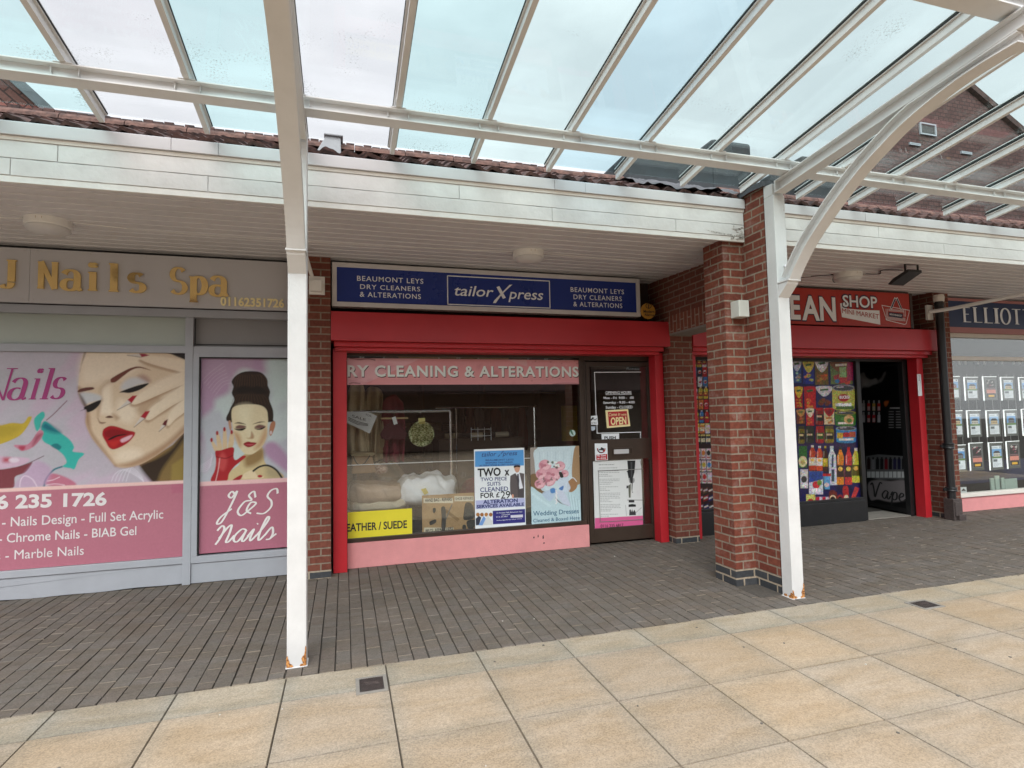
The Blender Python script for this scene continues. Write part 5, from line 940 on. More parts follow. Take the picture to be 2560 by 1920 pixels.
MB().tube([(1.25, 8.6, 1.98), (3.3, 8.6, 1.98)], .015, 8).build('back_rack', m_chrome, None, label='long garment rack at the back of the tailor shop', cat='clothes rack')
hg = FP(6.92); a, b = hg.q('a', 400, 285), hg.q('a', 700, 290)
hk = MB().box(a[0], b[0], 6.91, 6.925, (a[1]+b[1])/2-.010, (a[1]+b[1])/2+.012).build('hanger', mat('hanger_wood', (.42, .29, .14, 1), .6, .1, 8), None, .003, label='flat wooden trouser hanger on the near rail', cat='hanger')
MB().tube([((a[0]+b[0])/2, 6.918, a[1]+.01), ((a[0]+b[0])/2, 6.92, a[1]+.07), ((a[0]+b[0])/2+.02, 6.935, a[1]+.10), ((a[0]+b[0])/2+.03, 6.95, a[1]+.07)], .003, 6).build('hook', m_chrome, hk)
sh = FP(6.9); P = [(522, 280), (562, 265), (585, 345), (545, 360)]
tg = MB(); tg.prism([sh.q('a', a, b) for a, b in P], 6.897, 6.9); tg.build('price_tag', m_txtwhite, None, label='white numbered tag tied to the wooden hanger', cat='tag')
for k in range(5):
    pk = FP(7.3); s = pk.q('G', 985+k*14, 600)
# sale notice tilted on the rail
pr = FP(6.86); b = MB(); b.prism([pr.q('G', x, y) for x, y in ((185, 540), (345, 542), (408, 572), (355, 697), (185, 618))], 6.855, 6.858)
sl = b.build('sale_notice', mat('white_paper', (.70, .71, .72, 1), .6, .05, 20), None, label='crumpled white paper sale notice hung tilted from the near rail', cat='notice')
t = MB(); text(t, 'FOR', FP(6.855), 'b', 350, 1140, 440, 1110, off=.003, yr=1170); text(t, 'SALE', FP(6.855), 'b', 130, 1165, 350, 1125, off=.003, yr=1232)
for k in range(3): strokes(t, FP(6.855), 'b', [(70, 1170+k*22), (220, 1240+k*22), (380, 1275+k*14)], .003+.0004*k, .006)
t.build('handwriting', m_txtdark, sl)
# netted bag with a yellow ticket
pb2 = FP(6.88); c0 = pb2.q('a', 845, 430); pr = Print(pb2, (c0[0]-.185, c0[0]+.175, c0[1]-.19, c0[1]+.22), .004, (84, 100, 46)); pr.crop = 'a'
for k in range(420):
    an, rr = random.random()*6.28, math.sqrt(random.random())*118; pr.line([(845+rr*math.cos(an), 440+rr*math.sin(an)), (845+rr*math.cos(an)+random.uniform(-20, 20), 440+rr*math.sin(an)+random.uniform(-20, 20))], 7, (206, 214, 150) if k % 3 else (232, 236, 204), False)
bag = MB()
def bagf(u, v):
    an = u*2*math.pi; r = .155*math.sin(math.pi*min(1, .5+v*.5)); return None
NB = 40; vs = []; cs = []
bb = MB()
def bl(u, v):
    x = (u-.5)*2; z = (v-.5)*2; rr = min(1, math.hypot(x, z)); k = math.sqrt(max(0, 1-rr*rr)); return (c0[0]+.155*x, 6.88-.055*k+.006*math.sin(x*30)*math.sin(z*27)*k, c0[1]-.03+.155*z*(1.0-.06*x*x))
n0 = 60; M_ = [(i/n0, j/n0) for i in range(n0+1) for j in range(n0+1)]
for i in range(n0):
    for j in range(n0):
        u, v = i/n0, j/n0; x, z = (u-.49)*2, (v-.49)*2
        if math.hypot(x, z) < 1:
            s = math.sin(x*23+4*math.sin(z*9))*math.sin(z*21+4*math.sin(x*11)); c = (.60, .64, .33, 1) if s > -.1 else (.10, .14, .035, 1)
            if s > .62: c = (.78, .80, .66, 1)
            bb.poly([bl(u, v), bl(u+1/n0, v), bl(u+1/n0, v+1/n0), bl(u, v+1/n0)], 0, c)
bo = bb.build('netted_bag', m_paper, None, fix=False, label='round green netted bag hanging from the near rail', cat='bag')
MB().prism([pb2.q('a', x, y) for x, y in ((806, 285), (878, 282), (880, 345), (810, 350))], 6.83, 6.833).build('ticket', mat('yellow_paper', (.66, .60, .22, 1), .6), bo)
MB().prism([pb2.q('a', x, y) for x, y in ((718, 325), (740, 345), (945, 300), (968, 525), (740, 558))], 6.822, 6.8225).build('wrapper', m_film, bo)
MB().tube([pb2.to3(*pb2.q('a', 845, 285), .03), pb2.to3(*pb2.q('a', 840, 250), .0), pb2.to3(*pb2.q('a', 843, 225), -.05)], .004, 6).build('hook', m_chrome, bo)
# display shelf with folded bundles
MB().box(.04, 2.9, 6.62, 8.2, .0, .31).build('window_shelf', m_roomdark, None, .004, label='dark low display shelf inside the tailor window', cat='shelf')
def pillow(name, Y0, Y1, c, x0, y0, x1, y1, m, label, cat, lump=.02, sq=3.0, fold=14):
    p = FP(Y0); a, b = p.q(c, x0, y0), p.q(c, x1, y1); cx, cz, rx, rz = (a[0]+b[0])/2, (a[1]+b[1])/2, abs(b[0]-a[0])/2, abs(a[1]-b[1])/2; cy, ry = (Y0+Y1)/2, (Y1-Y0)/2; sd = random.random()*7
    def sg(v, e): return math.copysign(abs(v)**e, v)
    def fn(u, v):
        th, ph = u*2*math.pi, (v-.5)*math.pi; e = 2/sq; ct, st = sg(math.cos(th), e), sg(math.sin(th), e); cp, sp = sg(math.cos(ph), e*1.2), sg(math.sin(ph), e)
        x, y, z = cx+rx*ct*cp, cy+ry*st*cp, cz+rz*sp
        q = lump*(math.sin(x*fold+sd+2*math.sin(z*17))+.6*math.sin(x*fold*2.3+z*31+sd)+.5*math.sin(y*19+x*7))
        return (x+q*.3, y+q*.5*st, z+q*(.6+.4*sp))
    return MB().grid(fn, 64, 32).build(name, m, None, smooth=True, fix=True, label=label, cat=cat)
pillow('duvet', 6.66, 7.2, 'a', 590, 925, 1265, 1245, mat('white_quilt', (.84, .86, .90, 1), .7, .04, 12, .9, 16), 'bagged white quilt lying on the window shelf above the repair board', 'quilt', .020, 3.0, 19)
qt = MB().prism([FP(6.655).q('a', x, y) for x, y in ((838, 1060), (890, 1045), (920, 1100), (875, 1120))], 6.64, 6.643).build('yellow_ticket', mat('ticket_yellow', (.70, .58, .16, 1), .6), None, label='yellow cleaning ticket pinned on the white quilt', cat='ticket')
pillow('blanket_bundle', 6.68, 7.25, 'a', 45, 1010, 660, 1215, mat('brown_blanket', (.46, .34, .25, 1), .45, .15, 9, .8, 14), 'brown blanket bundle wrapped in polythene at the left of the window shelf', 'blanket', .016, 4.0, 9)
pillow('folded_linen', 6.70, 7.2, 'a', 45, 1205, 700, 1285, m_creamc, 'cream and pink folded linen stacked under the brown blanket bundle', 'linen', .012, 4.0, 21)
p = FP(6.9); a, b = p.q('a', 60, 690), p.q('a', 330, 880)
hb = thing('tan_handbag', 'open tan leather handbag standing above the brown blanket bundle', 'handbag', ((a[0]+b[0])/2, 6.9, b[1]))
MB().prism([(a[0]+.02, b[1]), (b[0]+.02, b[1]), (b[0]-.03, a[1]), (a[0]+.03, a[1]+.01)], 6.86, 7.0).build('body', mat('tan_leather', (.34, .21, .11, 1), .5, .15, 10, .2), hb, .012); MB().prism([(a[0]+.02, a[1]-.01), (b[0]-.02, a[1]-.02), (b[0]+.02, a[1]+.02), (a[0]+.01, a[1]+.045)], 6.85, 7.01).build('flap', m_khaki, hb, .006); MB().tube(smooth([(a[0]+.04, 6.855, a[1]-.01), (a[0]+.09, 6.82, a[1]-.10), (b[0]-.12, 6.82, a[1]-.10), (b[0]-.05, 6.855, a[1]-.01)], 5, False), .006, 6).build('strap', m_leather, hb)
pillow('folded_cloth', 6.85, 7.2, 'a', 330, 800, 490, 900, mat('floral_cloth', (.42, .24, .20, 1), .8, .3, 40, col2=(.60, .47, .38, 1)), 'small floral folded cloth beside the tan handbag', 'cloth', .014, 3.0, 20)
MB().grid(lambda u, v: (.06+u*1.35, 6.76+.02*math.sin(u*9+v*7), .93-.55*v+.02*math.sin(u*13)), 30, 12).build('polythene_cover', m_film, None, smooth=True, fix=False, label='clear polythene cover draped behind the white wire', cat='cover')
# plain white hanger hook and small grid panel further in
gp = FP(7.6); gr = MB(); x0, x1, z0, z1 = gp.rect('k', 455, 1215, 745, 1400)
for k in range(4): gr.box(x0+(x1-x0)*k/3-.004, x0+(x1-x0)*k/3+.004, 7.598, 7.606, z0, z1)
for k in range(2): gr.box(x0, x1, 7.590, 7.597, z0+(z1-z0)*(k+.7)/2-.004, z0+(z1-z0)*(k+.7)/2+.004)
gr.build('wire_panel', m_txtwhite, None, label='small white wire grid panel standing deep in the tailor shop', cat='wire panel')
ct = FP(7.9); x0, x1, z0, z1 = ct.rect('G', 850, 740, 1450, 860)
MB().box(x0, x1, 7.9, 8.5, .0, z1-.03).box(x0-.02, x1+.02, 7.88, 8.52, z1-.03, z1).build('work_counter', mat('counter_wood', (.10, .07, .05, 1), .7, .2, 5), None, .004, label='dark wooden work counter inside the tailor shop', cat='counter')
for k in range(5): 
    xx = x0+.1+k*(x1-x0-.3)/5; pillow_m = (m_khaki, m_drkcloth, m_beige, m_drkcloth, m_creamc)[k]
    MB().tube([(xx, 8.0, z1+.04), (xx+.2, 8.02, z1+.045)], .04, 10).build('cloth_roll', pillow_m, None, label='roll of cloth lying on the dark work counter', cat='cloth roll', group='cloth rolls on the counter')

# ------------------------------------------------------------------ on the tailor's door
dp_ = FP(6.456); t = MB()
for body, xl, yb, xr, yt in (('OPENING HOURS', 302, 588, 750, 542), ('Mon - Fri  9:00 -   :00', 270, 676, 790, 636), ('Saturday - 9:30 - 4:00', 262, 756, 805, 716), ('Sunday - CLOSED', 305, 842, 768, 796)): text(t, body, dp_, 'Z', xl, yb, xr, yt, .003, bold=.02)
strokes(t, dp_, 'Z', [(302, 600), (750, 596)], .003, .005)
for s in ([(908, 208), (108, 214)], [(110, 214), (140, 1000)], [(152, 1130), (156, 1265)], [(156, 1265), (905, 1245)], [(905, 1245), (908, 1370)]): strokes(t, dp_, 'Z', s, .0036+.0003*len(t.f) % .001, .009)
strokes(t, dp_, 'Z', [(895, 1385), (975, 1385)], .003, .014)
t.build('hours_lettering', m_txtwhite, door)
def rot_panel(name, pl, c, quad, m, label, cat, th=.004): return MB().prism([pl.q(c, *q) for q in quad], pl.y-.001, pl.y+th).build(name, m, None, label=label, cat=cat)
po = FP(6.452); os_ = rot_panel('open_sign', po, 'Z', ((302, 868), (692, 848), (732, 1142), (328, 1178)), m_cream, 'red and cream come in sign reading open on the tailor door', 'sign')
t = MB(); t.prism([po.q('Z', *q) for q in ((342, 898), (668, 880), (695, 1112), (362, 1142))], 6.4475, 6.4505).build('red_panel', m_red, os_)
t = MB(); text(t, 'OPEN', FP(6.447), 'Z', 392, 1122, 662, 1000, .0025, bold=.03, yr=1104); text(t, 'Come in', FP(6.447), 'Z', 358, 972, 555, 918, .0025, bold=.006, shear=.3, yr=960); text(t, "WE'RE", FP(6.447), 'Z', 572, 962, 665, 934, .0025, bold=.02, yr=958); t.build('lettering', m_cream, os_)
pn_ = FP(6.436); ps2 = rot_panel('push_plate', FP(6.454), 'Z', ((234, 1280), (536, 1268), (540, 1384), (240, 1396)), m_txtwhite, 'white push plate above the letter plate of the tailor door', 'sign')
text(MB(), 'PUSH', FP(6.453), 'Z', 282, 1372, 478, 1322, .003, bold=.03).build('lettering', m_txtdark, ps2)
cc = rot_panel('camera_sticker', FP(6.454), 'Z', ((10, 968), (160, 960), (172, 1118), (16, 1122)), m_txtwhite, 'small white sticker with a black camera on the door edge', 'sticker')
t = MB(); text(t, 'CCTV', FP(6.453), 'Z', 38, 1110, 148, 1080, .003, bold=.01); shape(t, FP(6.453), 'Z', [(35, 1040), (80, 985), (105, 1000), (60, 1050)], .003); strokes(t, FP(6.453), 'Z', [(85, 1020), (120, 1035), (145, 1015)], .004, .008); t.build('emblem', m_txtdark, cc)
rot_panel('shield_sticker', FP(6.455), 'Z', ((36, 1148), (126, 1146), (122, 1205), (80, 1226), (42, 1205)), mat('pale_blue_sticker', (.50, .56, .64, 1), .4, .1, 40), 'small pale blue shield sticker under the camera sticker', 'sticker')
nf = rot_panel('food_sign', FP(6.432), 'c', ((178, -8), (385, -12), (395, 268), (188, 276)), m_txtwhite, 'white and red no food or drink sign beside the letter plate', 'sign')
p_ = FP(6.431); MB().prism([p_.q('c', *q) for q in ((202, 180), (380, 165), (385, 258), (206, 266))], 6.4265, 6.4297).build('red_panel', m_red, nf)
t = MB(); text(t, 'No food', FP(6.4265), 'c', 212, 208, 362, 182, .002, bold=.02, yr=200); text(t, 'or drink', FP(6.4265), 'c', 218, 252, 368, 224, .002, bold=.02, yr=246); t.build('lettering', m_txtwhite, nf)
t = MB(); strokes(t, p_, 'c', [(285+62*math.cos(R(a)), 80+62*math.sin(R(a))) for a in range(0, 190, 15)], .003, .013); strokes(t, p_, 'c', [(300, 80), (330, 115)], .0035, .02); t.build('emblem', m_red, nf)
t = MB(); strokes(t, p_, 'c', [(250, 95), (300, 92)], .003, .014); strokes(t, p_, 'c', [(292, 78), (312, 88)], .0042, .03); t.build('dish', m_txtdark, nf)
pd_ = FP(6.459); pr = Print(pd_, pd_.rect('c', 148, 290, 985, 1440), .0035, (216, 217, 216)); pr.crop = 'c'; pr.blotch((190, 192, 194), 5, .3, .4, 9)
pr.poly([(180, 1228), (990, 1188), (990, 1460), (180, 1470)], (206, 92, 140), False)
ln = 0
for y, ws in ((345, (250,)), (398, (300,)), (445, (330,)), (475, (350,)), (508, (150,)), (535, (220,)), (585, (350,)), (612, (340,)), (640, (230,)), (668, (200,)), (712, (320,)), (745, (110,)), (772, (180,)), (818, (350,)), (845, (350,)), (872, (330,)), (900, (350,)), (930, (170,)), (958, (220,)), (1005, (350,)), (1032, (340,)), (1058, (370,)), (1086, (220,)), (1112, (190,)), (1168, (310,)), (1198, (160,))):
    x = 245+(y-345)*.04
    while x < 245+ws[0]:
        wl = random.uniform(14, 46); pr.line([(x, y-(x-245)*.012), (min(x+wl, 250+ws[0]), y-(x+wl-245)*.012)], 9, (70, 70, 74), False, .55 if y > 350 else .9); x += wl+9
pr.poly([(716, 275), (852, 272), (846, 360), (836, 470), (812, 560), (738, 565), (720, 470), (705, 450), (730, 440)], (28, 28, 30), False).poly([(770, 300), (800, 300), (800, 540), (780, 550)], (70, 70, 72), False, 6).poly([(738, 565), (830, 565), (842, 600), (830, 640), (800, 650), (750, 640)], (150, 150, 150), False).poly([(755, 560), (812, 560), (808, 640), (800, 790), (816, 800), (800, 810), (770, 640)], (44, 44, 44), False).poly([(735, 690), (778, 660), (782, 890), (745, 890)], (96, 96, 84), False).line([(785, 650), (780, 890)], 14, (210, 210, 206), False).rect(705, 690, 735, 735, (60, 60, 60))
pr.rect(742, 925, 835, 970, (40, 40, 42)).poly([(740, 1005), (800, 995), (860, 1005), (862, 1040), (740, 1046)], (26, 26, 28), False).poly([(750, 1185), (755, 1090), (775, 1085), (785, 1130), (800, 1080), (815, 1130), (835, 1090), (860, 1130), (862, 1180)], (52, 52, 54), False).line([(720, 930), (970, 930)], 8, (90, 90, 90), False).line([(690, 1010), (705, 1190)], 5, (110, 110, 110), False).line([(860, 1140), (955, 1055)], 14, (180, 180, 180), False)
dpst = pr.build('door_poster', m_paper, None, 0, 'white and pink machine poster in the lower pane of the tailor door', 'poster', curl=.003)
text(MB(), '0116 235 6817', pd_, 'c', 275, 1385, 652, 1335, .004, bold=.004, yr=1368).build('lettering', m_txtdark, dpst)
t = MB(); p_ = FP(6.457)
for s in ([(230, 445), (960, 415)], [(235, 445), (268, 1290)], [(268, 1292), (980, 1250)], [(960, 415), (930, 280)]): strokes(t, p_, 'c', s, .004+.0004*len(t.f), .008)
t.build('pane_outline', mat('grey_vinyl', (.20, .19, .18, 1), .5), door)
# yellow panel and louvres seen through the door
MB().box(3.25, 3.5, 8.2, 8.24, 1.2, 1.75).build('wall_notice', mat('mustard_card', (.30, .23, .02, 1), .7, .1, 5), None, label='mustard yellow notice on the inner wall seen through the door', cat='notice')

# more of the shop seen through the window: bagged clothes, a basket and shelves of folded work
for k_, (x_, y_, w_, h_, m_k, lb_) in enumerate(((1.05, 7.5, .5, .62, 'dark_cloth', 'dark bagged coat slumped on the shelf behind the white quilt'), (1.75, 7.7, .55, .45, 'maroon_cloth', 'maroon bundle in clear polythene behind the repair board'), (2.35, 7.8, .5, .55, 'khaki_cloth', 'olive bundle standing behind the offer poster'), (.55, 7.9, .6, .75, 'beige_cloth', 'beige bundle standing behind the tan handbag'))):
    b = MB(); sd_ = k_*1.7
    def fb(u, v, x_=x_, y_=y_, w_=w_, h_=h_, sd_=sd_):
        th = u*2*math.pi; r = (1-.35*v*v)*(1+.10*math.sin(3*th+sd_+4*v)+.05*math.sin(7*th-6*v)); e = math.sqrt(max(0, 1-v**4))
        return (x_+w_/2*r*e*math.cos(th), y_+.25*r*e*math.sin(th), .31+h_*v+.02*math.sin(5*th))
    b.grid(fb, 36, 14).build('clothes_bundle', bpy.data.materials[m_k], None, smooth=True, label=lb_, cat='bundle')
sr = MB(); wx0, wx1 = .2, 3.4
for z_ in (.9, 1.35, 2.25): sr.box(wx0, wx1, 9.55, 9.9, z_, z_+.03)
for x_ in (.2, 1.27, 2.33, 3.37): sr.box(x_, x_+.03, 9.56, 9.9, 0, 2.4)
sr.build('storage_shelves', bpy.data.materials['counter_wood'], None, label='tall wooden storage shelves along the back wall of the tailor shop', cat='shelves')
for i_ in range(26):
    x_ = .3+(i_ % 9)*.34+random.uniform(-.03, .03); z_ = (.93, 1.38, 2.28)[i_//9]; c_ = random.choice(('khaki_cloth', 'cream_cloth', 'dark_cloth', 'beige_cloth', 'floral_cloth'))
    h_ = random.uniform(.08, .24)
    b = MB()
    for q_ in range(3): b.box(x_+random.uniform(0, .015), x_+.26+random.uniform(0, .02), 9.58, 9.85, z_+h_*q_/3+.001, z_+h_*(q_+1)/3-.003)
    b.build('folded_pile', bpy.data.materials[c_], None, .012, label='pile of folded cloth on the shelves at the back of the tailor shop', cat='folded cloth', group='folded piles on the back shelves')

# ------------------------------------------------------------------ the mini market
mk_ = thing('mini_market_front', 'red mini market shopfront with a grocery covered window and an open dark doorway', 'shop front', (6.2, 6.4, 0))
xA, xB = 4.235, 8.27                          # between the brick piers
PM = FP(6.47)
xr0 = FP(6.30).q('J', 1515, 1000)[0]; xr1 = xr0+.12
rail(mk_, 4.23, 4.345, 2.36); rail(mk_, 8.13, 8.245, 2.36)
shutter(mk_, 4.225, 8.40, 2.40, 2.745, 6.125)
xg1 = PM.q('K', 640, 600)[0]; xj = PM.q('K', 690, 700)[0]; zk = FP(6.40).q('K', 170, 1450)[1]
fr = MB().box(4.345, xj+.03, 6.44, 6.50, 2.30, 2.40).box(xj+.03, 8.13, 6.44, 6.5, 2.30, 2.40).box(xg1+.02, xj, 6.43, 6.52, 0, 2.30).box(8.06, 8.13, 6.44, 6.52, 0, 2.30).box(4.345, xg1+.02, 6.43, 6.5, .30, .335)
fr.build('door_frame', m_black, mk_, .003)
MB().box(4.345, xg1+.02, 6.40, 6.5, .0, .30).build('plinth', m_black, mk_, .004)
MB().box(4.345, xg1+.02, 6.475, 6.481, .335, 2.30).build('window_glass', m_shopglass, mk_)
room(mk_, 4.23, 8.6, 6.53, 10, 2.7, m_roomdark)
MB().box(xj, 8.06, 6.45, 6.9, -.004, .012).build('threshold', m_conc, mk_)
# the black door leaf standing open into the shop
rr = ray(px('K', 690, 700)); hx, hy = 8.06, 6.50; ratio = rr.x/rr.y; leaf = .86
best = min((abs(math.hypot(ratio*y-hx, y-hy)-leaf), y) for y in np.linspace(6.5, 7.6, 800)); ly = best[1]; lx = ratio*ly
dn = math.hypot(hx-lx, hy-ly); PL = Plane(lx, ly, (hx-lx)/dn, (hy-ly)/dn)
zt_ = min(2.28, PL.q('K', 690, 185)[1])
lf = MB(); P = [PL.to3(0, .03), PL.to3(dn, .03), PL.to3(dn, zt_), PL.to3(0, zt_)]; Q = [PL.to3(0, .03, -.04), PL.to3(dn, .03, -.04), PL.to3(dn, zt_, -.04), PL.to3(0, zt_, -.04)]
leaf_o = lf.faces(P+Q, [(0, 1, 2, 3), (7, 6, 5, 4), (0, 4, 5, 1), (1, 5, 6, 2), (2, 6, 7, 3), (3, 7, 4, 0)]).build('door', m_black, mk_, .003)
pr = Print(PL, (.02, dn-.02, .10, zt_-.03), .006, (16, 16, 18)); pr.crop = 'K'
pr.poly([(680, 290), (720, 255), (745, 300), (790, 320), (830, 310), (850, 350), (800, 370), (760, 390), (720, 380), (690, 430), (680, 380)], (150, 150, 152), True, 6, .9).poly([(700, 300), (760, 330), (740, 380), (700, 370)], (196, 196, 198), True, 14, .7).poly([(840, 340), (880, 300), (905, 250), (920, 262), (890, 330), (860, 350)], (110, 110, 112), True, 6)
for r_, (yy, cols) in enumerate(((555, ((180, 180, 180), (200, 60, 60), (200, 170, 90), (190, 50, 50))), (660, ((180, 180, 190), (170, 40, 50), (180, 40, 50), (180, 180, 190))))):
    for i_, cl in enumerate(cols): pr.rect(712+i_*46, yy-48, 728+i_*46, yy-20, (170, 170, 172)).rect(706+i_*46, yy-20, 732+i_*46, yy+46, cl).rect(708+i_*46, yy+8, 730+i_*46, yy+44, (200, 200, 204), .7)
pr.poly([(905, 520), (945, 515), (930, 555), (910, 560)], (170, 90, 40), True, 5)
for j_ in range(7): pr.rect(945, 606+j_*24, 990, 612+j_*24, (150, 150, 152)).rect(1010, 606+j_*24, 1100, 612+j_*24, (150, 150, 152))
pr.rect(955, 572, 1080, 582, (170, 170, 172)).poly([(740, 1010), (850, 995), (1130, 1015), (1142, 1220), (860, 1222), (750, 1195)], (96, 98, 100), False)
for i_ in range(10): cl = ((40, 14, 14), (120, 120, 124), (20, 20, 22), (24, 24, 26), (110, 20, 30), (24, 24, 26), (40, 36, 70), (30, 30, 60), (26, 26, 28), (96, 20, 30))[i_]; pr.rect(752+i_*39, 1035, 780+i_*39, 1130, cl).rect(758+i_*39, 1020, 774+i_*39, 1040, (24, 24, 26)).rect(750+i_*39, 1150, 782+i_*39, 1205, (196, 200, 202))
pr.poly([(760, 1260), (840, 1225), (960, 1235), (1080, 1225), (1110, 1270), (1130, 1340), (1120, 1400), (980, 1425), (850, 1400), (780, 1400)], (136, 130, 132), True, 5)
gp_ = pr.build('door_print', m_print, leaf_o, .003)
pen(MB(), 'Vape', SCR, PL, 'K', 790, 1370, 1100, 1245, .007, 0, .12, .07, gap=.02).build('door_lettering', m_txtdark, leaf_o)
# the grocery film on the window, from the pier to the door
pg = FP(6.472); gx0, gx1 = 4.35, xg1+.015
pr = Print(pg, (gx0, gx1, .335, 2.29), .0062, (30, 28, 84)); pr.crop = 'K'
pr.blotch((18, 16, 46), 5, .1, .6, 2)
def bagp(x0, y0, x1, y1, body, top, food, tl=0):
    w, h = x1-x0, y1-y0; pr.poly([(x0, y0+tl), (x1, y0), (x1-w*.04, y0+h*.5), (x1, y1), (x0+w*.06, y1+tl), (x0+w*.05, y0+h*.5)], body, False)
    pr.poly([(x0+w*.05, y0+tl+4), (x1-w*.05, y0+4), (x1-w*.15, y0+h*.35), (x0+w*.5, y0+h*.52), (x0+w*.15, y0+h*.3)], top, True)
    for k in range(9): pr.ell(x0+w*(.22+.6*random.random()), y0+h*(.58+.34*random.random()), w*.13, w*.10, tuple(min(255, int(c*random.uniform(.7, 1.15))) for c in food), 1, 3)
    pr.line([(x0+w*.25, y0+h*.2), (x1-w*.25, y0+h*.16)], max(5, h*.07), (60, 110, 60) if top[0] > 180 else (240, 230, 220), False)
def jar(x0, y0, x1, y1, cont, lid, lab):
    w, h = x1-x0, y1-y0; pr.poly([(x0+w*.08, y0), (x1-w*.08, y0), (x1-w*.06, y0+h*.14), (x1, y0+h*.25), (x1, y1-h*.08), (x1-w*.1, y1), (x0+w*.1, y1), (x0, y1-h*.08), (x0, y0+h*.25), (x0+w*.06, y0+h*.14)], cont, False).rect(x0+w*.06, y0, x1-w*.06, y0+h*.16, lid).rect(x0+w*.05, y0+h*.38, x1-w*.05, y0+h*.76, lab)
    pr.line([(x0+w*.2, y0+h*.5), (x1-w*.2, y0+h*.5)], h*.08, (220, 200, 150), False).line([(x0+w*.2, y0+h*.2), (x0+w*.2, y1-h*.1)], w*.06, (230, 230, 220), False, .35)
def bottle(x0, y0, x1, y1, liq, cap_, lab):
    w, h = x1-x0, y1-y0; xm = (x0+x1)/2; pr.poly([(xm-w*.16, y0), (xm+w*.16, y0), (xm+w*.18, y0+h*.1), (x1-w*.04, y0+h*.26), (x1-w*.1, y0+h*.45), (x1, y0+h*.6), (x1-w*.02, y1-4), (x1-w*.15, y1), (x0+w*.15, y1), (x0+w*.02, y1-4), (x0, y0+h*.6), (x0+w*.1, y0+h*.45), (x0+w*.04, y0+h*.26), (xm-w*.18, y0+h*.1)], liq, False).rect(xm-w*.18, y0-2, xm+w*.18, y0+h*.07, cap_).rect(x0+w*.02, y0+h*.48, x1-w*.02, y0+h*.8, lab).ell(xm, y0+h*.58, w*.3, h*.06, (236, 200, 90)).line([(x0+w*.25, y0+h*.2), (x0+w*.22, y0+h*.44)], w*.1, (245, 235, 225), False, .5)
def can(x0, y0, x1, y1, body, lab, lid=(150, 152, 156)):
    w, h = x1-x0, y1-y0; xm = (x0+x1)/2; pr.poly([(x0, y0+h*.12), (x1, y0+h*.12), (x1-w*.03, y1-h*.1), (x1-w*.2, y1-h*.02), (xm, y1), (x0+w*.2, y1-h*.02), (x0+w*.03, y1-h*.1)], body, False).ell(xm, y0+h*.12, w*.5, h*.13, lid).ell(xm, y0+h*.13, w*.42, h*.09, (70, 72, 76)).line([(x0+w*.2, y0+h*.1), (x0+w*.5, y0+h*.08)], h*.03, (210, 212, 214), False).ell(xm, y0+h*.5, w*.24, h*.15, lab).line([(x0+w*.15, y0+h*.78), (x1-w*.15, y0+h*.76)], h*.1, (236, 236, 226), False)
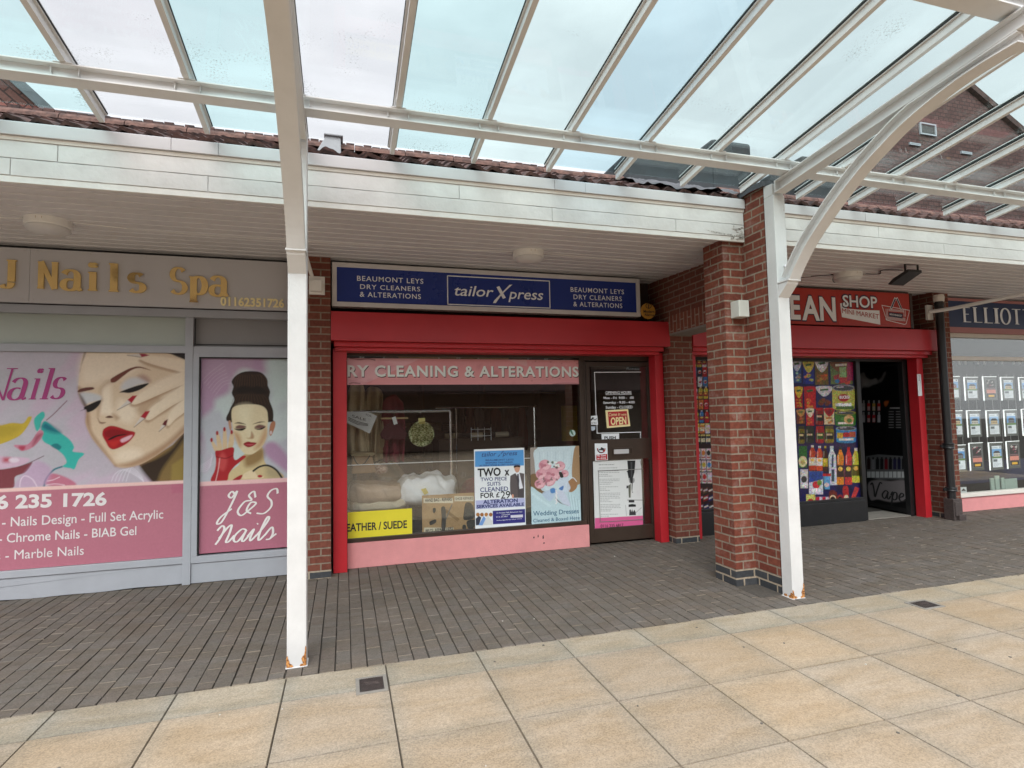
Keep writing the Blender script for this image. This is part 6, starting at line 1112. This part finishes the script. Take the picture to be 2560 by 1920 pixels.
def row0(dx):
    bagp(70+dx, 140, 158+dx, 348, (52, 92, 150), (206, 216, 228), (210, 200, 180)); bagp(168+dx, 150, 272+dx, 360, (38, 52, 150), (226, 214, 90), (224, 208, 100)); bagp(275+dx, 132, 402+dx, 368, (120, 100, 40), (226, 228, 224), (206, 120, 50)); bagp(410+dx, 150, 622+dx, 362, (104, 130, 70), (130, 84, 44), (190, 60, 60))
    pr.rect(500+dx, 205, 560+dx, 300, (150, 190, 120)).rect(568+dx, 160, 622+dx, 330, (170, 40, 90)).ell(480+dx, 335, 22, 18, (60, 130, 190)).ell(530+dx, 330, 22, 20, (200, 60, 60))
    bagp(95+dx, 385, 170+dx, 580, (176, 28, 34), (220, 190, 60), (220, 150, 50)); bagp(178+dx, 385, 290+dx, 585, (190, 34, 40), (200, 40, 46), (214, 150, 70)); bagp(286+dx, 380, 436+dx, 560, (40, 44, 96), (226, 226, 228), (120, 70, 40)); can(432+dx, 368, 642+dx, 602, (198, 200, 90), (180, 40, 44)); pr.rect(470+dx, 560, 630+dx, 590, (80, 120, 50))
    bagp(110+dx, 590, 190+dx, 720, (110, 60, 36), (190, 140, 80), (180, 120, 60)); bagp(196+dx, 580, 272+dx, 735, (190, 40, 50), (226, 216, 190), (200, 120, 60)); jar(282+dx, 575, 356+dx, 730, (140, 34, 26), (170, 26, 30), (34, 40, 30)); bagp(358+dx, 578, 455+dx, 725, (226, 212, 170), (186, 28, 36), (206, 150, 60)); pr.ell(404+dx, 610, 24, 24, (140, 30, 40)); can(458+dx, 604, 652+dx, 745, (60, 120, 44), (90, 150, 70), (170, 160, 70)); pr.ell(585+dx, 680, 44, 40, (222, 180, 120)).ell(590+dx, 690, 22, 20, (90, 130, 60))
    jar(128+dx, 742, 186+dx, 900, (120, 110, 34), (60, 60, 30), (40, 38, 26)); jar(192+dx, 740, 270+dx, 895, (52, 56, 40), (50, 52, 44), (40, 42, 34)); jar(286+dx, 742, 362+dx, 895, (160, 40, 36), (176, 36, 36), (60, 90, 50)); jar(368+dx, 738, 450+dx, 895, (140, 126, 34), (90, 86, 44), (40, 38, 30)); can(468+dx, 742, 654+dx, 895, (60, 140, 190), (180, 44, 48)); pr.rect(478+dx, 800, 530+dx, 850, (214, 180, 60)).rect(590+dx, 790, 645+dx, 840, (190, 90, 60))
    pr.poly([(120+dx, 905), (640+dx, 900), (640+dx, 930), (120+dx, 930)], (74, 54, 92), False, 20, .8)
    pr.rect(134+dx, 920, 208+dx, 1115, (52, 110, 52)).ell(170+dx, 1060, 38, 50, (226, 220, 170)).ell(170+dx, 1065, 20, 26, (200, 190, 110)); bottle(224+dx, 915, 288+dx, 1140, (190, 70, 36), (220, 222, 222), (214, 212, 196)); bottle(290+dx, 922, 352+dx, 1142, (206, 80, 40), (224, 224, 224), (226, 224, 214)); bottle(348+dx, 922, 396+dx, 1150, (64, 34, 26), (200, 190, 50), (190, 170, 40))
    pr.poly([(415+dx, 920), (445+dx, 920), (446+dx, 960), (466+dx, 1000), (482+dx, 1270), (412+dx, 1272), (400+dx, 1010), (416+dx, 960)], (206, 216, 222), False).rect(430+dx, 1000, 446+dx, 1110, (70, 90, 110)).rect(428+dx, 1130, 454+dx, 1240, (60, 80, 90)); bottle(474+dx, 930, 542+dx, 1268, (224, 140, 40), (36, 60, 40), (60, 44, 40)); bottle(548+dx, 930, 616+dx, 1268, (206, 60, 56), (190, 26, 34), (60, 40, 42)); bottle(612+dx, 940, 684+dx, 1250, (206, 208, 70), (214, 214, 200), (90, 84, 30))
    pr.rect(148+dx, 1130, 216+dx, 1300, (206, 208, 204)).ell(180+dx, 1220, 26, 30, (60, 64, 60)).ell(190+dx, 1270, 28, 20, (236, 236, 232)).rect(226+dx, 1150, 352+dx, 1355, (206, 214, 224)).poly([(226+dx, 1150), (352+dx, 1150), (352+dx, 1220), (226+dx, 1250)], (40, 74, 150), False).ell(290+dx, 1270, 34, 34, (200, 50, 60)).ell(320+dx, 1250, 22, 26, (110, 150, 60)).ell(290+dx, 1320, 46, 20, (240, 240, 240)); pr.poly([(352+dx, 1175), (420+dx, 1178), (412+dx, 1310), (368+dx, 1310)], (90, 160, 206), False).rect(350+dx, 1168, 424+dx, 1192, (190, 30, 40)).ell(386+dx, 1270, 22, 20, (220, 200, 190))
    pr.poly([(405+dx, 1350), (420+dx, 1320), (450+dx, 1318), (478+dx, 1345), (480+dx, 1425), (408+dx, 1425)], (110, 44, 36)).ell(440+dx, 1395, 30, 34, (226, 206, 170)).ell(440+dx, 1400, 24, 26, (40, 30, 26)).poly([(484+dx, 1370), (505+dx, 1356), (526+dx, 1370), (528+dx, 1420), (484+dx, 1422)], (150, 40, 44)).ell(505+dx, 1400, 18, 24, (40, 30, 26)).poly([(530+dx, 1300), (556+dx, 1278), (580+dx, 1300), (584+dx, 1410), (540+dx, 1415)], (176, 44, 44)).ell(562+dx, 1385, 20, 26, (226, 206, 170)).poly([(640+dx, 1285), (678+dx, 1300), (640+dx, 1400), (604+dx, 1390)], (190, 60, 60), False).poly([(590+dx, 1395), (695+dx, 1385), (698+dx, 1412), (590+dx, 1418)], (206, 206, 206), False).rect(200+dx, 1355, 282+dx, 1440, (206, 206, 110)).ell(240+dx, 1410, 26, 16, (170, 40, 44)).rect(286+dx, 1378, 405+dx, 1440, (206, 196, 200)).rect(286+dx, 1378, 320+dx, 1440, (190, 34, 60)).rect(345+dx, 1378, 375+dx, 1440, (190, 34, 60))
row0(0)
_hold = None
# the part between the brick piers: drinks, jars, packets and chocolate bars
pr.crop = 'd'; pr.rect(0, -40, 420, 1490, (40, 20, 30))
for y_, kind_ in ((30, 'b'), (140, 'c'), (230, 'c'), (320, 'b'), (440, 'c'), (540, 'b'), (660, 'j'), (760, 'j'), (890, 'p'), (1000, 'p'), (1110, 'p'), (1250, 'x'), (1320, 'x'), (1400, 'x')):
    for k_ in range(-1, 5):
        x_ = 45+k_*48+(y_-30)*.045; rc = random.choice(((24, 26, 60), (186, 30, 36), (206, 186, 60), (210, 214, 218), (60, 120, 180), (26, 26, 28), (200, 120, 50)))
        if kind_ == 'c': pr.rect(x_, y_, x_+40, y_+88, rc).ell(x_+20, y_+44, 14, 16, (220, 222, 226)).poly([(x_+7, y_+44), (x_+33, y_+38), (x_+32, y_+50), (x_+20, y_+60)], (180, 36, 44))
        elif kind_ == 'b': bottle(x_, y_, x_+42, y_+110, rc, (200, 200, 200), (150, 40, 44))
        elif kind_ == 'j': jar(x_, y_, x_+44, y_+90, rc, (214, 200, 120), (226, 220, 190))
        elif kind_ == 'p': pr.rect(x_, y_, x_+42, y_+100, (206, 200, 198)).ell(x_+21, y_+40, 17, 24, rc).rect(x_+5, y_+75, x_+38, y_+86, (170, 40, 50))
        else: pr.poly([(x_, y_+14), (x_+46, y_-6), (x_+47, y_+40), (x_+2, y_+62)], random.choice(((60, 24, 22), (30, 40, 96), (150, 30, 34), (90, 60, 40))), False).line([(x_+6, y_+32), (x_+42, y_+16)], 12, (210, 206, 206), False)
pr.C *= np.array([.66, .60, .62]); pr.grain(.26, 3, 3, .16); gf = pr.build('grocery_film', m_print, None, 0, 'dark blue window film printed with rows of crisps, tins, jars and bottles', 'window film')
t = MB(); text(t, 'Vegetal', FP(6.472), 'K', 490, 562, 605, 535, .003, bold=.02, yr=558); text(t, 'Viva', FP(6.472), 'K', 290, 222, 355, 180, .0035, bold=.02, yr=215); text(t, 'BUCEGI', FP(6.472), 'K', 500, 492, 588, 468, .0036, bold=.02, yr=490); t.build('lettering', m_txtwhite, gf)
for i_, ch in enumerate('AQUA'): pass
t = MB()
for i_, ch in enumerate('AQUA'): text(t, ch, FP(6.472), 'K', 427, 1050+i_*22, 441, 1034+i_*22, .003)
t.build('small_lettering', m_txtdark, gf)
# red fascia sign
ms_ = thing('shop_sign', 'red mini market fascia sign with white lettering and a shopping basket emblem', 'shop sign', (6, 6.2, 2.8), 'shop signs along the parade')
PX = FP(6.17); sx1 = PX.q('J', 1455, 400)[0]; xs_ = PX.q('J', 625, 480)[0]
m_signred = mat('sign_red', (.40, .030, .018, 1), .35, .06, 1.5)
MB().box(4.23, xs_-.002, 6.172, 6.22, 2.77, 3.27).box(xs_, sx1, 6.172, 6.22, 2.772, 3.272).build('sign_panel', m_signred, ms_, .003)
MB().box(sx1, sx1+.05, 6.165, 6.25, 2.76, 3.275).box(4.23, sx1, 6.18, 6.25, 3.275, 3.295).build('sign_edge', m_brown, ms_)
PX2 = FP(6.172); t = MB(); t2 = MB()
for ch, xl, yb, xr, yt in (('E', 75, 443, 190, 185), ('A', 208, 452, 412, 192), ('N', 415, 458, 598, 205)):
    text(t, ch, PX2, 'J', xl, yb, xr, yt, .006, bold=.03); text(t2, ch, PX2, 'J', xl-7, yb+6, xr+7, yt-6, .003, bold=.05)
shape(t, PX2, 'J', [(645, 270), (700, 258), (720, 330), (900, 345), (1098, 352), (1108, 515), (665, 428)], .0022)
text(t2, 'SHOP', PX2, 'J', 664, 311, 1078, 170, .0075, bold=.05, yr=331); text(t, 'SHOP', PX2, 'J', 672, 305, 1070, 178, .0098, bold=.018, yr=325)
strokes(t, PX2, 'J', [(1125, 292), (1445, 350), (1405, 505), (1385, 512), (1180, 462), (1125, 292)], .003, .009)
for (xa, xb, ya, yb_, n_) in ((1205, 1370, 345, 368, 18), (1170, 1390, 435, 470, 22)):
    for k in range(n_): u = k/(n_-1); strokes(t, PX2, 'J', [(xa+(xb-xa)*u, ya+8*u*2-12), (xa+(xb-xa)*u+2, yb_+8*u*2-12)], .003+.0002*(k % 3), .007)
for xx in (1172, 1188, 1376, 1392): strokes(t, PX2, 'J', [(xx, 335), (xx+5, 420)], .0038, .007)
strokes(t, PX2, 'J', [(1235, 322), (1275, 218)], .0045, .036); strokes(t, PX2, 'J', [(1345, 327), (1300, 218)], .0049, .036)
t.build('lettering', m_txtwhite, ms_); 
shape(t2, PX2, 'J', [(1202, 370), (1365, 388), (1365, 445), (1205, 420)], .0045); strokes(t2, PX2, 'J', [(1235, 320), (1275, 222)], .0062, .022); strokes(t2, PX2, 'J', [(1345, 325), (1300, 222)], .0066, .022)
t2.build('letter_outline', mat('sign_ink', (.02, .015, .05, 1), .5), ms_)
t = MB(); text(t, 'MINI MARKET', PX2, 'J', 668, 382, 1092, 326, .0055, bold=0, yr=452); t.build('red_lettering', m_signred, ms_)
text(MB(), 'MINI MARKET', PX2, 'J', 1212, 405, 1355, 385, .008, bold=.02, yr=425).build('small_lettering', m_txtwhite, ms_)
# white notice on the red upright
pq = FP(6.27); 
nq = panel('paper_notice', pq, pq.rect('J', 1530, 1085, 1590, 1335), m_txtwhite, None, .003, .004, label='narrow white paper notice taped to the right red upright of the mini market', cat='notice')
t = MB()
for k in range(5): strokes(t, pq, 'J', [(1545, 1100+k*14), (1562, 1101+k*14)], .0065, .004)
t.build('small_print', m_txtdark, nq)

# ------------------------------------------------------------------ the estate agent at the right
ea = thing('estate_agent_front', 'estate agent shopfront with white frames over a pink rendered base', 'shop front', (11, 6.4, 0))
PE = FP(6.45); EX0, EX1 = 8.70, 13.6
zr = lambda x, y: PE.q('f', x, y)[1]
m_cwhite = mat('cream_frame_paint', (.70, .66, .60, 1), .45, .05, 5)
fr = MB().box(EX0, EX1, 6.40, 6.5, zr(300, 730), zr(300, 680)).box(EX0, EX1, 6.385, 6.5, zr(300, 681), zr(300, 655)).box(EX0, EX1, 6.41, 6.5, zr(300, 1072), zr(300, 1012)).box(EX0, EX1, 6.38, 6.5, PE.q('g', 400, 1300)[1], PE.q('g', 400, 1258)[1]).box(EX0, EX0+.05, 6.42, 6.5, .35, 2.5)
fr.build('window_frame', m_cwhite, ea, .004)
zb_ = PE.q('g', 400, 1300)[1]
MB().box(EX0, EX1, 6.41, 6.5, -.01, zb_).build('stall_riser', m_pink, ea, .004)
MB().box(EX0+.05, EX1, 6.455, 6.461, zb_+.04, zr(300, 1072)).box(EX0+.05, EX1, 6.455, 6.461, zr(300, 1012), zr(300, 730)).build('window_glass', m_shopglass, ea)
room(ea, EX0-.05, EX1+.5, 6.51, 9.5, 2.8, mat('office_wall', (.07, .07, .066, 1), .9, .1, 3))
MB().box(9.45, 9.65, 7.6, 7.75, 0, 2.8).build('inner_column', mat('grey_column', (.25, .25, .25, 1), .8), ea)
MB().box(EX0+.05, EX1, 6.90, 6.94, .33, .33+.36).build('navy_back_panel', mat('navy_panel', (.02, .022, .085, 1), .5, .1, 3), ea)
es = thing('shop_sign', 'navy estate agent sign with white capitals between dusty pink bands', 'shop sign', (11, 6.3, 2.8), 'shop signs along the parade')
z1, z2, z3, z4 = (FP(6.30).q('f', 300, v)[1] for v in (655, 575, 185, 122))
m_dpink = mat('dusty_pink_paint', (.40, .165, .155, 1), .5, .05, 5)
MB().box(EX0, EX1, 6.30, 6.36, z2, z3).build('sign_panel', mat('navy_paint', (.012, .026, .085, 1), .4, .06, 3), es, .002)
MB().box(EX0, EX1, 6.288, 6.36, z1, z2).box(EX0, EX1, 6.288, 6.36, z3, min(z4, 3.28)).build('sign_band', m_dpink, es, .003)
t = MB()
for ch, xl, yb, xr, yt in (('E', 512, 505, 645, 285), ('L', 665, 510, 808, 285), ('L', 822, 520, 965, 292), ('I', 975, 525, 1068, 300), ('O', 1078, 535, 1228, 302), ('T', 1248, 538, 1378, 312), ('T', 1405, 545, 1535, 320)): pen(t, ch, SER, FP(6.30), 'f', xl, yb, xr, yt, .008, 0, .15, .05, .04, depth=.006)
t.build('lettering', m_txtwhite, es)
m_led = mat('lit_acrylic_edge', (.95, .97, 1, 1), .3, .02, 5, emit=1.1); m_acr = mat('grey_acrylic', (.16, .165, .16, 1), .25, .1, 10); m_ink = vmat('lit_sheet', .5, 0, .03, glow=.45)
PK = FP(6.60)
def card(c, x0, y0, x1, y1, dark, label):
    a, b, z0, z1 = PK.rect(c, x0, y0, x1, y1); k = thing('display_card', label, 'display card', ((a+b)/2, 6.6, z0), 'lit property cards in the window')
    f = MB().box(a, a+.013, 6.592, 6.604, z0, z1).box(a+.013, b, 6.592, 6.604, z1-.007, z1); f.build('lit_edge', m_led, k)
    MB().box(a+.013, b-.004, 6.596, 6.604, z0+.005, z1-.007).build('acrylic_panel', m_acr, k)
    pa_ = FP(6.592); w, h = b-a, z1-z0; pr = Print(pa_, (a+w*.2, b-w*.13, z0+h*.10, z1-h*.13), .006, (214, 218, 226)); X = lambda u, v: (pr.x0+(pr.x1-pr.x0)*u, pr.z0+(pr.z1-pr.z0)*v); q = lambda pts, col: pr.poly([X(*p) for p in pts], col, False, None, 1, raw=True)
    bx = lambda u0, v0, u1, v1, col: q([(u0, v0), (u1, v0), (u1, v1), (u0, v1)], col)
    if dark:
        bx(0, 0, 1, 1, (44, 40, 42))
        for i in range(14): u, v = random.random()*.8, .6+random.random()*.32; q([(u, v), (u+.18, v+.04), (u+.2, v+.09), (u+.02, v+.05)], random.choice(((196, 190, 186), (150, 70, 90), (30, 28, 30))))
        bx(.05, .5, .95, .55, (120, 90, 96)); bx(.02, .26, .98, .46, (206, 130, 116)); bx(.2, .07, .8, .17, (222, 170, 50))
    else:
        bx(0, .42, 1, .86, random.choice(((110, 160, 210), (140, 176, 214), (96, 150, 206)))); bx(0, .42, 1, .52, random.choice(((90, 120, 60), (150, 150, 150), (100, 130, 70)))); hc = random.choice(((206, 200, 190), (150, 84, 66), (120, 120, 126), (206, 180, 140)))
        bx(.15, .5, .85, .66, hc); q([(.1, .66), (.9, .66), (.7, .77), (.3, .77)], (70, 64, 66))
        for i in range(4): bx(.22+i*.16, .54, .29+i*.16, .61, (60, 66, 76))
        bx(.08, .26, .5, .38, (96, 104, 110)); bx(.84, .9, .93, .97, (40, 50, 90)); bx(.06, .9, .6, .93, (150, 160, 176))
        for i in range(4): bx(.08, .05+i*.05, .5+.1*(i % 3)*1.5, .065+i*.05, (150, 156, 168))
    pr.build('printed_sheet', m_ink, k)
    return k
rows = (('top row', ((352-240, 1306, 490, 1640), (525, 1318, 760, 1655), (800, 1310, 1035, 1655), (1065, 1318, 1290, 1650), (1330, 1322, 1550, 1650)), (0, 0, 1, 0, 0), 'f'),)
nm = {0: ('cream house behind the downpipe', 'white bungalow', 'dark panel with pink and yellow notice', 'brick house', 'pale house at the frame edge'), 1: ('houses in a green', 'house on a wide lawn', 'red brick terrace', 'grey row of houses', 'pale house at the frame edge'), 2: ('pale street of houses', 'dark panel beside the navy gap', 'long white building', 'dark panel above the pale green stand', 'last sheet')}
spec = [[('f', 200, 1306, 488, 1655, 0), ('f', 525, 1318, 758, 1665, 0), ('f', 800, 1310, 1034, 1665, 1), ('f', 1065, 1318, 1290, 1665, 0), ('f', 1332, 1322, 1560, 1665, 0)],
        [('g', 238, 308, 415, 610, 0), ('g', 438, 305, 622, 610, 0), ('g', 660, 305, 842, 605, 0), ('g', 864, 297, 1036, 598, 0), ('g', 1070, 288, 1245, 590, 0)],
        [('g', 262, 705, 452, 1010, 0), ('g', 464, 680, 648, 990, 1), ('g', 690, 675, 876, 985, 0), ('g', 892, 660, 1070, 968, 1)]]
lab = [['leftmost lit card of the top row, half behind the black downpipe', 'top row lit card showing a white bungalow, second from the downpipe', 'top row lit card that is dark with a pink block', 'top row lit card right of the dark pink block card', 'top row lit card cut by the photo edge'],
       ['middle row lit card half behind the black downpipe', 'middle row lit card with a wide lawn, second from the downpipe', 'middle row lit card showing a red building, third from the downpipe', 'middle row lit card fourth from the downpipe', 'middle row lit card cut by the photo edge'],
       ['bottom row lit card half behind the black downpipe', 'bottom row dark pink block card nearer the downpipe', 'bottom row lit card between the two dark pink block cards', 'bottom row dark pink block card above the pale green stand']]
for rw, lb_ in zip(spec, lab):
    for (c_, a_, b_, d_, e_, dk), l_ in zip(rw, lb_): card(c_, a_, b_, d_, e_, dk, l_)
cb = MB()
for i_ in range(12): cb.box(8.9+i_*.18, 8.904+i_*.18, 6.606, 6.61, .9, 2.13)
cb.build('hanging_wire', m_trim, ea)
hk = MB()
for x_ in (462, 550, 740, 832, 1012, 1096, 1270, 1358): s, z = FP(6.58).q('f', x_, 1105); hk.box(s-.008, s+.008, 6.57, 6.59, z-.03, z+.03)
hk.build('wire_clip', m_txtwhite, ea)
pv = FP(6.56); sgn = MB()
st_ = thing('counter_stand', 'pale green stepped leaflet stand on the estate agent window sill', 'stand', (pv.q('g', 880, 1200)[0], 6.56, zb_+.04))
for i_, (a, b, c2, d2) in enumerate(((718, 1088, 768, 1215), (772, 1058, 832, 1210), (846, 1082, 892, 1205), (893, 1095, 1040, 1200))): x0, x1, z0, z1 = pv.rect('g', a, b, c2, d2); MB().box(x0, x1, 6.555+.004*i_, 6.575+.004*i_, zb_+.042, z1).build('card', mat('pale_green_card', (.40, .50, .46, 1), .6, .06, 20) if i_ == 0 else bpy.data.materials['pale_green_card'], st_, .003)
x0, x1, z0, z1 = pv.rect('g', 368, 1190, 445, 1252); MB().box(x0, x1, 6.556, 6.56, zb_+.042, z1).prism([(x0+.02, zb_+.07), (x1-.02, zb_+.07), ((x0+x1)/2, z1-.02)], 6.553, 6.556, 'y', 1).build('sill_card', [m_txtwhite, m_roomdark], None, label='small white card with a grey arrowhead on the sill beside the downpipe', cat='card')

# ------------------------------------------------------------------ things on the soffit, walls and ground
m_lens = mat('opal_lens', (.62, .61, .60, 1), .3, .04, 8)
def bulkhead(x, y, label):
    z = zs(y); k = thing('bulkhead_light', label, 'ceiling light', (x, y, z), 'round ceiling lights under the eaves')
    MB().lathe([(.156, z+.004), (.156, z-.060), (.150, z-.070)], x, y, 40).build('rim', m_white, k, smooth=False)
    MB().lathe([(.149, z-.066), (.146, z-.084), (.125, z-.104), (.08, z-.118), (.0, z-.124)], x, y, 40).build('lens', m_lens, k, smooth=True)
    MB().box(x-.022, x+.022, y-.1545, y-.1515, z-.040, z-.022).build('badge', mat('brass_label', (.35, .24, .06, 1), .4), k)
    return k
lA = bulkhead(-2.30, 5.38, 'round white bulkhead light under the eaves above the nail salon'); lB = bulkhead(1.80, 5.36, 'round white bulkhead light under the eaves above the navy tailor sign'); lC = bulkhead(5.92, 5.36, 'round white bulkhead light wired to the black floodlight')
def cable(pts, r, m, name, label): return MB().tube(smooth(pts, 6, False), r, 6).build(name, m, None, label=label, cat='cable')
cz = lambda x, y: (x, y, zs(y)-.006)
cable([cz(-5.8, 5.42), cz(-4, 5.38), cz(-3, 5.41), cz(-2.44, 5.38)], .004, m_white, 'light_cable', 'thin white cable clipped to the soffit left of the salon light')
cable([cz(-2.15, 5.40), cz(-1.6, 5.5), cz(-.6, 5.52), cz(.4, 5.5), cz(1.2, 5.44), cz(1.66, 5.38)], .004, m_white, 'light_cable', 'thin white cable along the soffit between the salon light and the tailor light')
cable([cz(1.95, 5.38), cz(2.6, 5.42), cz(3.4, 5.44), cz(3.8, 5.44)], .004, m_white, 'light_cable', 'thin white cable along the soffit right of the tailor light')
fx, fy = floor_at('h', 1700, 330, 3.20)
fl = thing('floodlight', 'slim black floodlight on a bracket under the eaves right of the pillar', 'floodlight', (fx, fy, 3.22))
z = zs(fy)
MB().prism([(fy-.03, z-.070), (fy-.035, z-.10), (fy+.20, z-.20), (fy+.225, z-.185), (fy+.16, z-.135)], fx-.02, fx+.19, 'x').build('body', m_black, fl, .004)
MB().box(fx-.025, fx-.015, fy-.01, fy+.01, z-.09, z).box(fx+.165, fx+.175, fy-.01, fy+.01, z-.09, z).box(fx-.025, fx+.175, fy-.012, fy+.012, z-.006, z+.002).build('bracket', m_black, fl)
cable([(fx-.02, fy+.02, z-.07), (fx-.12, fy+.2, z-.03), cz(5.98+.35, 5.28), cz(5.98+.18, 5.33), cz(6.06, 5.34)], .006, m_rubber, 'flood_cable', 'black cable looping from the floodlight to the round light')
cable([cz(5.86, 5.50), (5.90, 5.56, zs(5.6)-.05), (6.0, 5.62, zs(5.6)-.06), cz(6.08, 5.5)], .006, m_rubber, 'loop_cable', 'short black cable loop hanging below the round light by the floodlight')
cable([cz(5.80, 5.46), cz(5.5, 5.75), cz(5.25, 6.0), (5.1, 6.15, zs(6.15)-.01)], .006, m_rubber, 'wall_cable', 'black cable from the round light to the red mini market sign')
# downpipe
PD = FP(6.02); dx = 8.50; dx = (PD.q('L', 300, 700)[0]+PD.q('L', 345, 700)[0])/2+.015; dz0 = PD.q('L', 365, 1380)[1]
dpx = thing('downpipe', 'black cast iron downpipe with collars between the brick pier and the estate agent', 'downpipe', (dx, 6.03, 0))
MB().tube([(dx, 6.03, .22), (dx, 6.03, 3.22)], .052, 20).build('pipe', m_black, dpx, smooth=False)
for za, zc in ((1.005, 1.09), (.40, .46)): 
    c_ = MB().lathe([(.066, za), (.072, za+.012), (.066, za+.03), (.066, zc-.03), (.074, zc-.012), (.066, zc)], dx, 6.03, 24); c_.box(dx-.12, dx-.05, 6.04, 6.06, (za+zc)/2-.02, (za+zc)/2+.02); c_.build('collar', m_black, dpx)
MB().lathe([(.058, 2.98), (.064, 3.0), (.058, 3.02), (.058, 3.08), (.064, 3.10), (.06, 3.12)], dx, 6.03, 24).build('top_collar', m_black, dpx)
MB().lathe([(.066, 3.14), (.070, 3.20), (.062, 3.24)], dx, 6.03, 24).build('top_socket', m_cwhite, dpx)
MB().box(dx-.075, dx+.095, 5.955, 6.10, .0, .30).box(dx-.06, dx+.075, 5.94, 5.955, .06, .26).box(dx-.02, dx+.11, 5.92, 5.96, .0, .08).build('boot', m_cast, dpx, .012)
# white tubular arm from the wall plate up to the soffit
pw1 = FP(6.08).q('L', 215, 215); e0 = (pw1[0], 6.07, pw1[1])
wl = FP(5.2).q('L', 860, 92)
arm = thing('support_pole', 'cream tubular steel arm reaching from the brick pier across the navy sign', 'bracket', e0)
x0, x1, z0, z1 = FP(6.12).rect('L', 200, 168, 242, 268); MB().box(x0, x1, 6.10, 6.138, z0, z1).build('plate', m_white, arm, .004)
mid = FP(5.85).q('L', 380, 190); MB().tube([e0, (mid[0], 5.85, mid[1]), (wl[0], 5.2, wl[1])], [.028, .026, .026], 10).build('tube', m_steel, arm)
# drains let into the slabs
def drain(c, quad, label, flat=False):
    Q = [floor_at(c, *q) for q in quad]; xs_ = [q[0] for q in Q]; ys_ = [q[1] for q in Q]; x0, x1, y0, y1 = min(xs_), max(xs_), min(ys_), max(ys_)
    k = thing('drain_cover', label, 'drain cover', ((x0+x1)/2, (y0+y1)/2, 0), 'small iron drain covers in the slabs')
    f = MB(); fr_ = .022
    f.box(x0-fr_, x1+fr_, y0-fr_, y0, -.01, .006).box(x0-fr_, x1+fr_, y1, y1+fr_, -.01, .006).box(x0-fr_, x0, y0, y1, -.01, .006).box(x1, x1+fr_, y0, y1, -.01, .006); f.build('frame', m_conc, k, .002)
    g = MB().box(x0, x1, y0, y1, -.01, .0022)
    n = 10
    for i in range(-n, 2*n):
        for sgn_ in (1, -1):
            xa = x0+(x1-x0)*i/n; xb = xa+sgn_*(y1-y0)*.9; P0_, P1_ = (xa, y0), (xb, y1)
            t0, t1 = 0, 1
            def clip(t): return xa+(xb-xa)*t
            ts = [0, 1]
            for X_ in (x0+.004, x1-.004):
                if (xa-X_)*(xb-X_) < 0: ts.append((X_-xa)/(xb-xa))
            ts = sorted(ts)
            for u, v in zip(ts[:-1], ts[1:]):
                m_ = clip((u+v)/2)
                if x0 < m_ < x1:
                    a_, b_ = (clip(u), y0+(y1-y0)*u), (clip(v), y0+(y1-y0)*v); h = .0052+(.0007 if sgn_ > 0 else 0); w = .003
                    g.poly([(a_[0]-w, a_[1], h), (a_[0]+w, a_[1], h), (b_[0]+w, b_[1], h), (b_[0]-w, b_[1], h)], 1)
    g.box(x0+(x1-x0)*.24, x1-(x1-x0)*.2, (y0+y1)/2-.002, (y0+y1)/2+.012, .002, .0072, 1).box(x0+(x1-x0)*.16, x1-(x1-x0)*.16, (y0+y1)/2+.018, (y0+y1)/2+.030, .002, .0074, 1)
    g.build('grate', [m_roomdark, m_cast], k)
drain('e', ((480, 620), (1190, 530), (1215, 910), (490, 1020)), 'small iron drain cover in the slabs in front of the near white post')
drain('O', ((1815, 152), (1860, 146), (1905, 166), (1858, 172)), 'small iron drain cover in the slabs at the right, beyond the second post')
